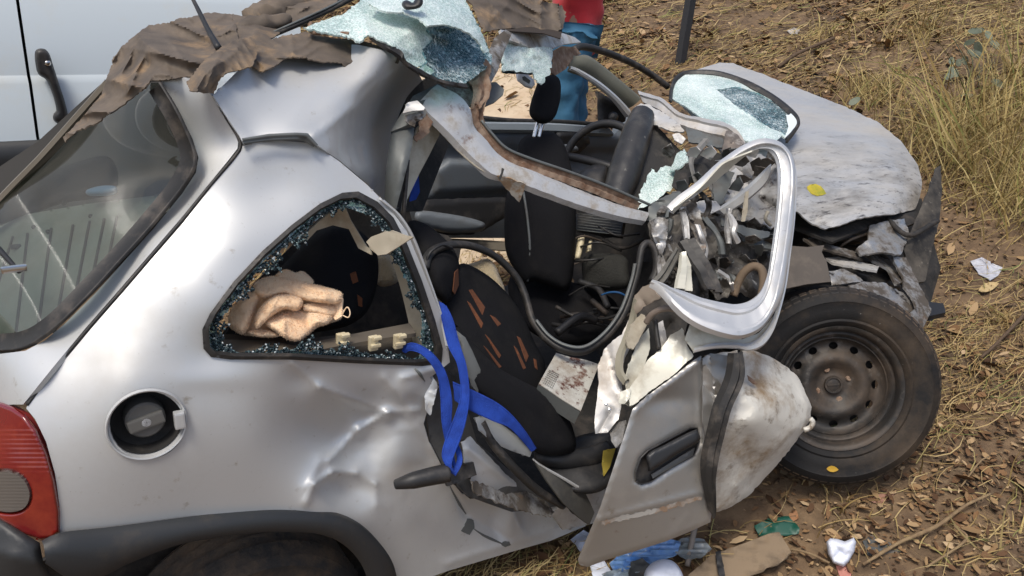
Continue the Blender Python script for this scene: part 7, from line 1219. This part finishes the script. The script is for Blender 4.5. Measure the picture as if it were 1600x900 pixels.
def build_rubbish():
    WHL = P(1299, 599, 2.74); n = -ray(1304, 602)+.28*RT-.20*UP; n /= np.linalg.norm(n)
    k = ray(1300, 733); dw = float(((WHL+n*.112-CAM)@n)/(k@n))
    leaf(1301, 733, 19, 10, 5, mat('amber_leaf', (.50, .30, .03), .6), 'small amber leaf stuck to the sidewall of the front tyre', dw, .001, surf=lambda U, V: np.array([float(((WHL+n*.112-CAM)@n)/(ray(a, b)@n)) for a, b in zip(U, V)]))
    leaf(1276, 297, 32, 18, 20, YLEAF, 'bright yellow leaf lying on the crumpled bonnet', 2.9, .002, surf=on(BON, .004))
    leaf(1381, 776, 42, 17, -22, PLEAF, 'short pink brown leaf below the front tyre')
    leaf(1486, 822, 62, 20, -12, BLEAF, 'long tan leaf curled on the straw, lower right')
    leaf(1505, 758, 60, 26, -12, mat('pale_leaf', (.42, .31, .16), .8), 'large pale tan leaf crossed by a twig')
    leaf(1536, 780, 30, 24, -40, BLEAF, 'round tan leaf at the end of the twig')
    leaf(1500, 552, 62, 13, 33, mat('red_leaf', (.24, .085, .06), .6), 'long dark red leaf beside the front tyre')
    leaf(1484, 724, 24, 17, -55, mat('straw_leaf', (.45, .33, .12), .8), 'yellowish leaf right of the tyre, standing on edge')
    leaf(1470, 656, 26, 14, -10, BLEAF, 'orange tan leaf touching the straw bundle')
    leaf(1545, 448, 34, 14, -20, mat('cream_leaf', (.48, .36, .18), .8), 'cream leaf just below the clear plastic scrap')
    leaf(1578, 551, 14, 9, -10, BLEAF, 'tiny tan leaf near the dark branch')
    leaf(1448, 772, 17, 14, 30, BLEAF, 'small round tan leaf right of the pink brown leaf')
    leaf(1502, 698, 18, 14, 40, mat('apricot_leaf', (.45, .24, .12), .8), 'small apricot leaf between the straw bundle and the crossed leaf')
    leaf(1240, 806, 16, 20, 20, mat('cinnamon_leaf', (.30, .15, .07), .8), 'cinnamon leaf by the green plastic scrap')
    leaf(1440, 600-8, 1, 1, 0, BLEAF, 'x') if 0 else None
    q = cushion('white_cup', [(1291, 847), (1297, 841), (1308, 842), (1320, 846), (1334, 840), (1338, 847), (1335, 862), (1326, 878), (1318, 886), (1302, 880), (1294, 866)], [(1291, 847, float((gnear(1313, 876)-CAM)@FW)-.02), (1338, 847, float((gnear(1313, 876)-CAM)@FW)-.02), (1318, 886, float((gnear(1313, 876)-CAM)@FW)-.05)], PAPER, None, .035, .03, 11, 2.5, noi=[(.008, 25, 's')], wrinkle=(12, .007, 3), smooth=False)
    tag(q, 'crushed white plastic cup lying in the leaves', 'cup'); rebase(q)
    def flat(name, out, m, label, cat, lift=.02, noi=((.008, 9, 's'),), th=.003, cr=(), step=6, jag=.3, extra=None):
        def dp(U, V): return np.array([ghit(a, b)[1]-lift for a, b in zip(U, V)])
        x = sheet(name, out, dp, m, None, (), step, th, noi=list(noi), creases=cr, jag=jag); tag(x, label, cat); return rebase(x)
    flat('pink_scrap', [(1306, 884), (1318, 880), (1330, 894), (1328, 908), (1316, 910)], mat('pink_paper', (.45, .19, .15), .7), 'pink scrap of plastic beside the white cup', 'scrap')
    flat('green_scrap', [(1178, 822), (1200, 810), (1232, 806), (1250, 826), (1248, 834), (1220, 838), (1186, 836)], GREENP, 'dark green plastic scrap behind the cardboard', 'scrap', .03, ((.012, 8, 's'),))
    flat('cardboard', [(1076, 898), (1110, 868), (1160, 850), (1200, 834), (1218, 832), (1236, 862), (1222, 878), (1170, 900), (1140, 930), (1080, 930)], CARD, 'crumpled brown cardboard sheet in the leaves at the bottom', 'cardboard', .05, ((.02, 5, 's'),), .005, [((1120, 860), (1130, 905), 4, .012), ((1160, 852), (1210, 880), 6, .01)])
    flat('plastic_strip', [(1118, 862), (1126, 860), (1134, 906), (1124, 906)], BLACK, 'narrow black plastic strip lying on the brown cardboard', 'strip', .085, ((.003, 9, 's'),), .006)
    flat('slate_scrap', [(1348, 846), (1360, 836), (1388, 846), (1410, 862), (1390, 872), (1356, 866)], SLATE, 'grey plastic scrap in the leaves right of the white cup', 'scrap', .02)
    flat('paper_sheet', [(892, 842), (912, 828), (926, 836), (918, 862), (910, 864)], PAPER, 'white paper sheet half hidden behind the hanging door', 'paper', .03, ((.008, 9, 's'),))
    flat('paper_sheet', [(922, 884), (944, 876), (956, 894), (958, 912), (930, 912)], PAPER, 'white paper sheet below the door tip at the bottom edge', 'paper', .03, ((.008, 9, 's'),))
    BB = mat('blue_bag_plastic', (.06, .2, .55), .3, col2=(.25, .4, .6), nscale=14, coat=.4); CB = mat('clear_bag_plastic', (.42, .5, .55), .25, col2=(.25, .3, .33), nscale=14, coat=.5)
    flat('plastic_bag', [(952, 880), (966, 868), (990, 856), (1020, 846), (1044, 842), (1064, 846), (1058, 866), (1036, 876), (1014, 882), (984, 888), (960, 896)], BB, 'blue printed plastic bag under the hanging door', 'plastic bag', .06, ((.03, 8, 'r'), (.012, 24, 'r')), .002, step=4)
    flat('plastic_bag', [(940, 896), (962, 890), (988, 884), (1004, 890), (1000, 915), (950, 915)], CB, 'clear plastic bag bunched at the bottom edge below the door', 'plastic bag', .07, ((.03, 9, 'r'), (.012, 24, 'r')), .002, step=4)
    flat('plastic_bag', [(1050, 848), (1075, 838), (1100, 842), (1112, 858), (1096, 872), (1070, 874), (1056, 864)], mat('grey_film', (.15, .17, .17), .3, col2=(.3, .33, .34), nscale=18, coat=.4), 'thin grey plastic film beside the blue bag', 'plastic bag', .05, ((.03, 8, 'r'), (.01, 24, 'r')), .002, step=4)
    flat('dark_scrap', [(986, 878), (1004, 872), (1016, 882), (1012, 900), (990, 912), (982, 896)], SLATE, 'dark scrap between the plastic bags', 'scrap', .09)
    g = P(1036, 890, 2.5)
    q = cushion('foam_cup', [(1008, 892), (1018, 880), (1034, 874), (1050, 876), (1062, 888), (1068, 906), (1056, 922), (1020, 922), (1006, 908)], [(1008, 892, 2.48), (1050, 876, 2.52), (1056, 922, 2.44)], PAPER, None, .05, .05, 16, 4, noi=[(.012, 14, 's')], wrinkle=(14, .012, 4)); tag(q, 'white foam cup on its side at the bottom edge under the door', 'cup'); rebase(q)
    flat('clear_scrap', [(1516, 408), (1535, 402), (1556, 414), (1568, 418), (1560, 430), (1548, 438), (1530, 428)], mat('crinkled_clear_plastic', (.40, .41, .46), .25, col2=(.62, .64, .7), nscale=30, coat=.5), 'clear plastic scrap with a white corner on the bank', 'scrap', .02)
    for i, (u, v, a, b, lab) in enumerate([(1040, 46, 7, 4, 'pale paper scrap beside the metal post'), (1240, 48, 10, 5, 'pale scrap high on the bank above the bonnet'), (1100, 75, 10, 4, 'pale grey scrap right of the metal post'), (1050, 140-90, 1, 1, '')][:3]):
        flat('paper_scrap', [(u-a, v), (u, v-b), (u+a, v-b*.4), (u+a*.6, v+b), (u-a*.5, v+b)], mat('weathered_paper', (.45, .42, .38), .9), lab, 'scrap', .03, ((.01, 6, 's'),), step=3, jag=0)
    # twigs and sticks
    def twig(pts, r, label, m=None, lift=.02):
        P3 = [gnear(u, v, lift+dz) for u, v, dz in pts]
        o = tube('twig', [tuple(p) for p in P3], r, m or TWIG, None, 24, 7, world=True, noi=.4); tag(o, label, 'twig'); rebase(o)
    TWIG = mat('dry_twig_bark', (.27, .19, .10), .85, col2=(.17, .11, .06), nscale=30, bump=.3, bscale=80); DTW = mat('dark_twig_bark', (.10, .065, .04), .9, bump=.3, bscale=80)
    twig([(1345, 892, 0), (1400, 868, .01), (1455, 845, .02), (1500, 815, .02), (1536, 802, .03)], [.005, .006, .007, .006, .004], 'long straw coloured twig running from the cup to the pale leaf')
    twig([(1440, 905, 0), (1500, 868, .02), (1480, 850, .03)], .004, 'thin twig forking near the bottom right corner')
    twig([(1526, 578, 0), (1550, 556, .02), (1585, 520, .03), (1610, 490, .03)], [.006, .007, .008, .008], 'thick dark twig rising to the right edge', DTW)
    twig([(1508, 556, 0), (1540, 543, .01)], .003, 'short pale twig beside the dark red leaf')
    twig([(1495, 778, 0), (1520, 750, .03), (1535, 740, .03)], .003, 'thin twig crossing the pale tan leaf')
    twig([(1214, 865, .0), (1255, 885, .02), (1290, 900, .02)], .004, 'thin twig between the cardboard and the cup')
    twig([(1215, 110, 0), (1245, 95, .03), (1300, 70, .02)], .012, 'fallen stick on the bank above the bonnet', DTW)
    o = tube('stick', [gnear(1072, 892, .02), gnear(1078, 860, .08), gnear(1084, 834, .14)], .009, mat('grey_stick_wood', (.23, .20, .17), .9), None, 14, 8, world=True); tag(o, 'grey stick standing beside the thin plastic film under the door', 'stick'); rebase(o)
    # pale sandy clearing beyond the far door, and the fleece lying in it
    pol = [(1.05, 1.72), (1.7, 1.68), (2.2, 1.75), (2.55, 2.3), (2.9, 3.0), (3.35, 3.9), (3.1, 5.0), (2.2, 5.6), (1.3, 5.2), (1.15, 3.2)]
    pp = crom(pol, 60, True); gx, gy = np.meshgrid(np.arange(1, 3.6, .06), np.arange(1.6, 5.8, .06)); G = np.c_[gx.ravel(), gy.ravel()]; G = G[inpoly(G, pp)]; G = G[edist(G, pp) > .03]
    v2, _, f2, *_ = delaunay_2d_cdt([Vector(p) for p in pp]+[Vector(p) for p in G], [(i, (i+1) % 60) for i in range(60)], [], 0, 1e-5); Q = np.array([tuple(v) for v in v2]); FF = np.array(f2); FF = FF[inpoly(Q[FF].mean(1), pp)]
    e = np.clip(edist(Q, pp)/.25, 0, 1); zz = gzn(Q[:, 0], Q[:, 1])*1-.012+e*(.045+.03*np.array([mn.noise(Vector((a*3, b*3, 2))) for a, b in Q]))
    obj('sand_patch', np.c_[Q, zz], FF, SANDM, None, kind='structure')
    f = cushion('fleece_cover', [(728, 415), (742, 410), (760, 404), (772, 412), (780, 428), (790, 456), (782, 458), (765, 440), (745, 428)], [(728, 415, 3.75), (772, 412, 3.75), (790, 456, 3.6), (760, 404, 3.75)], FLEECE, None, .05, .04, 14, 4, noi=[(.015, 12, 's')]); tag(f, 'cream fleece cover lying beyond the gap under the far door', 'cover'); rebase(f)
build_rubbish()
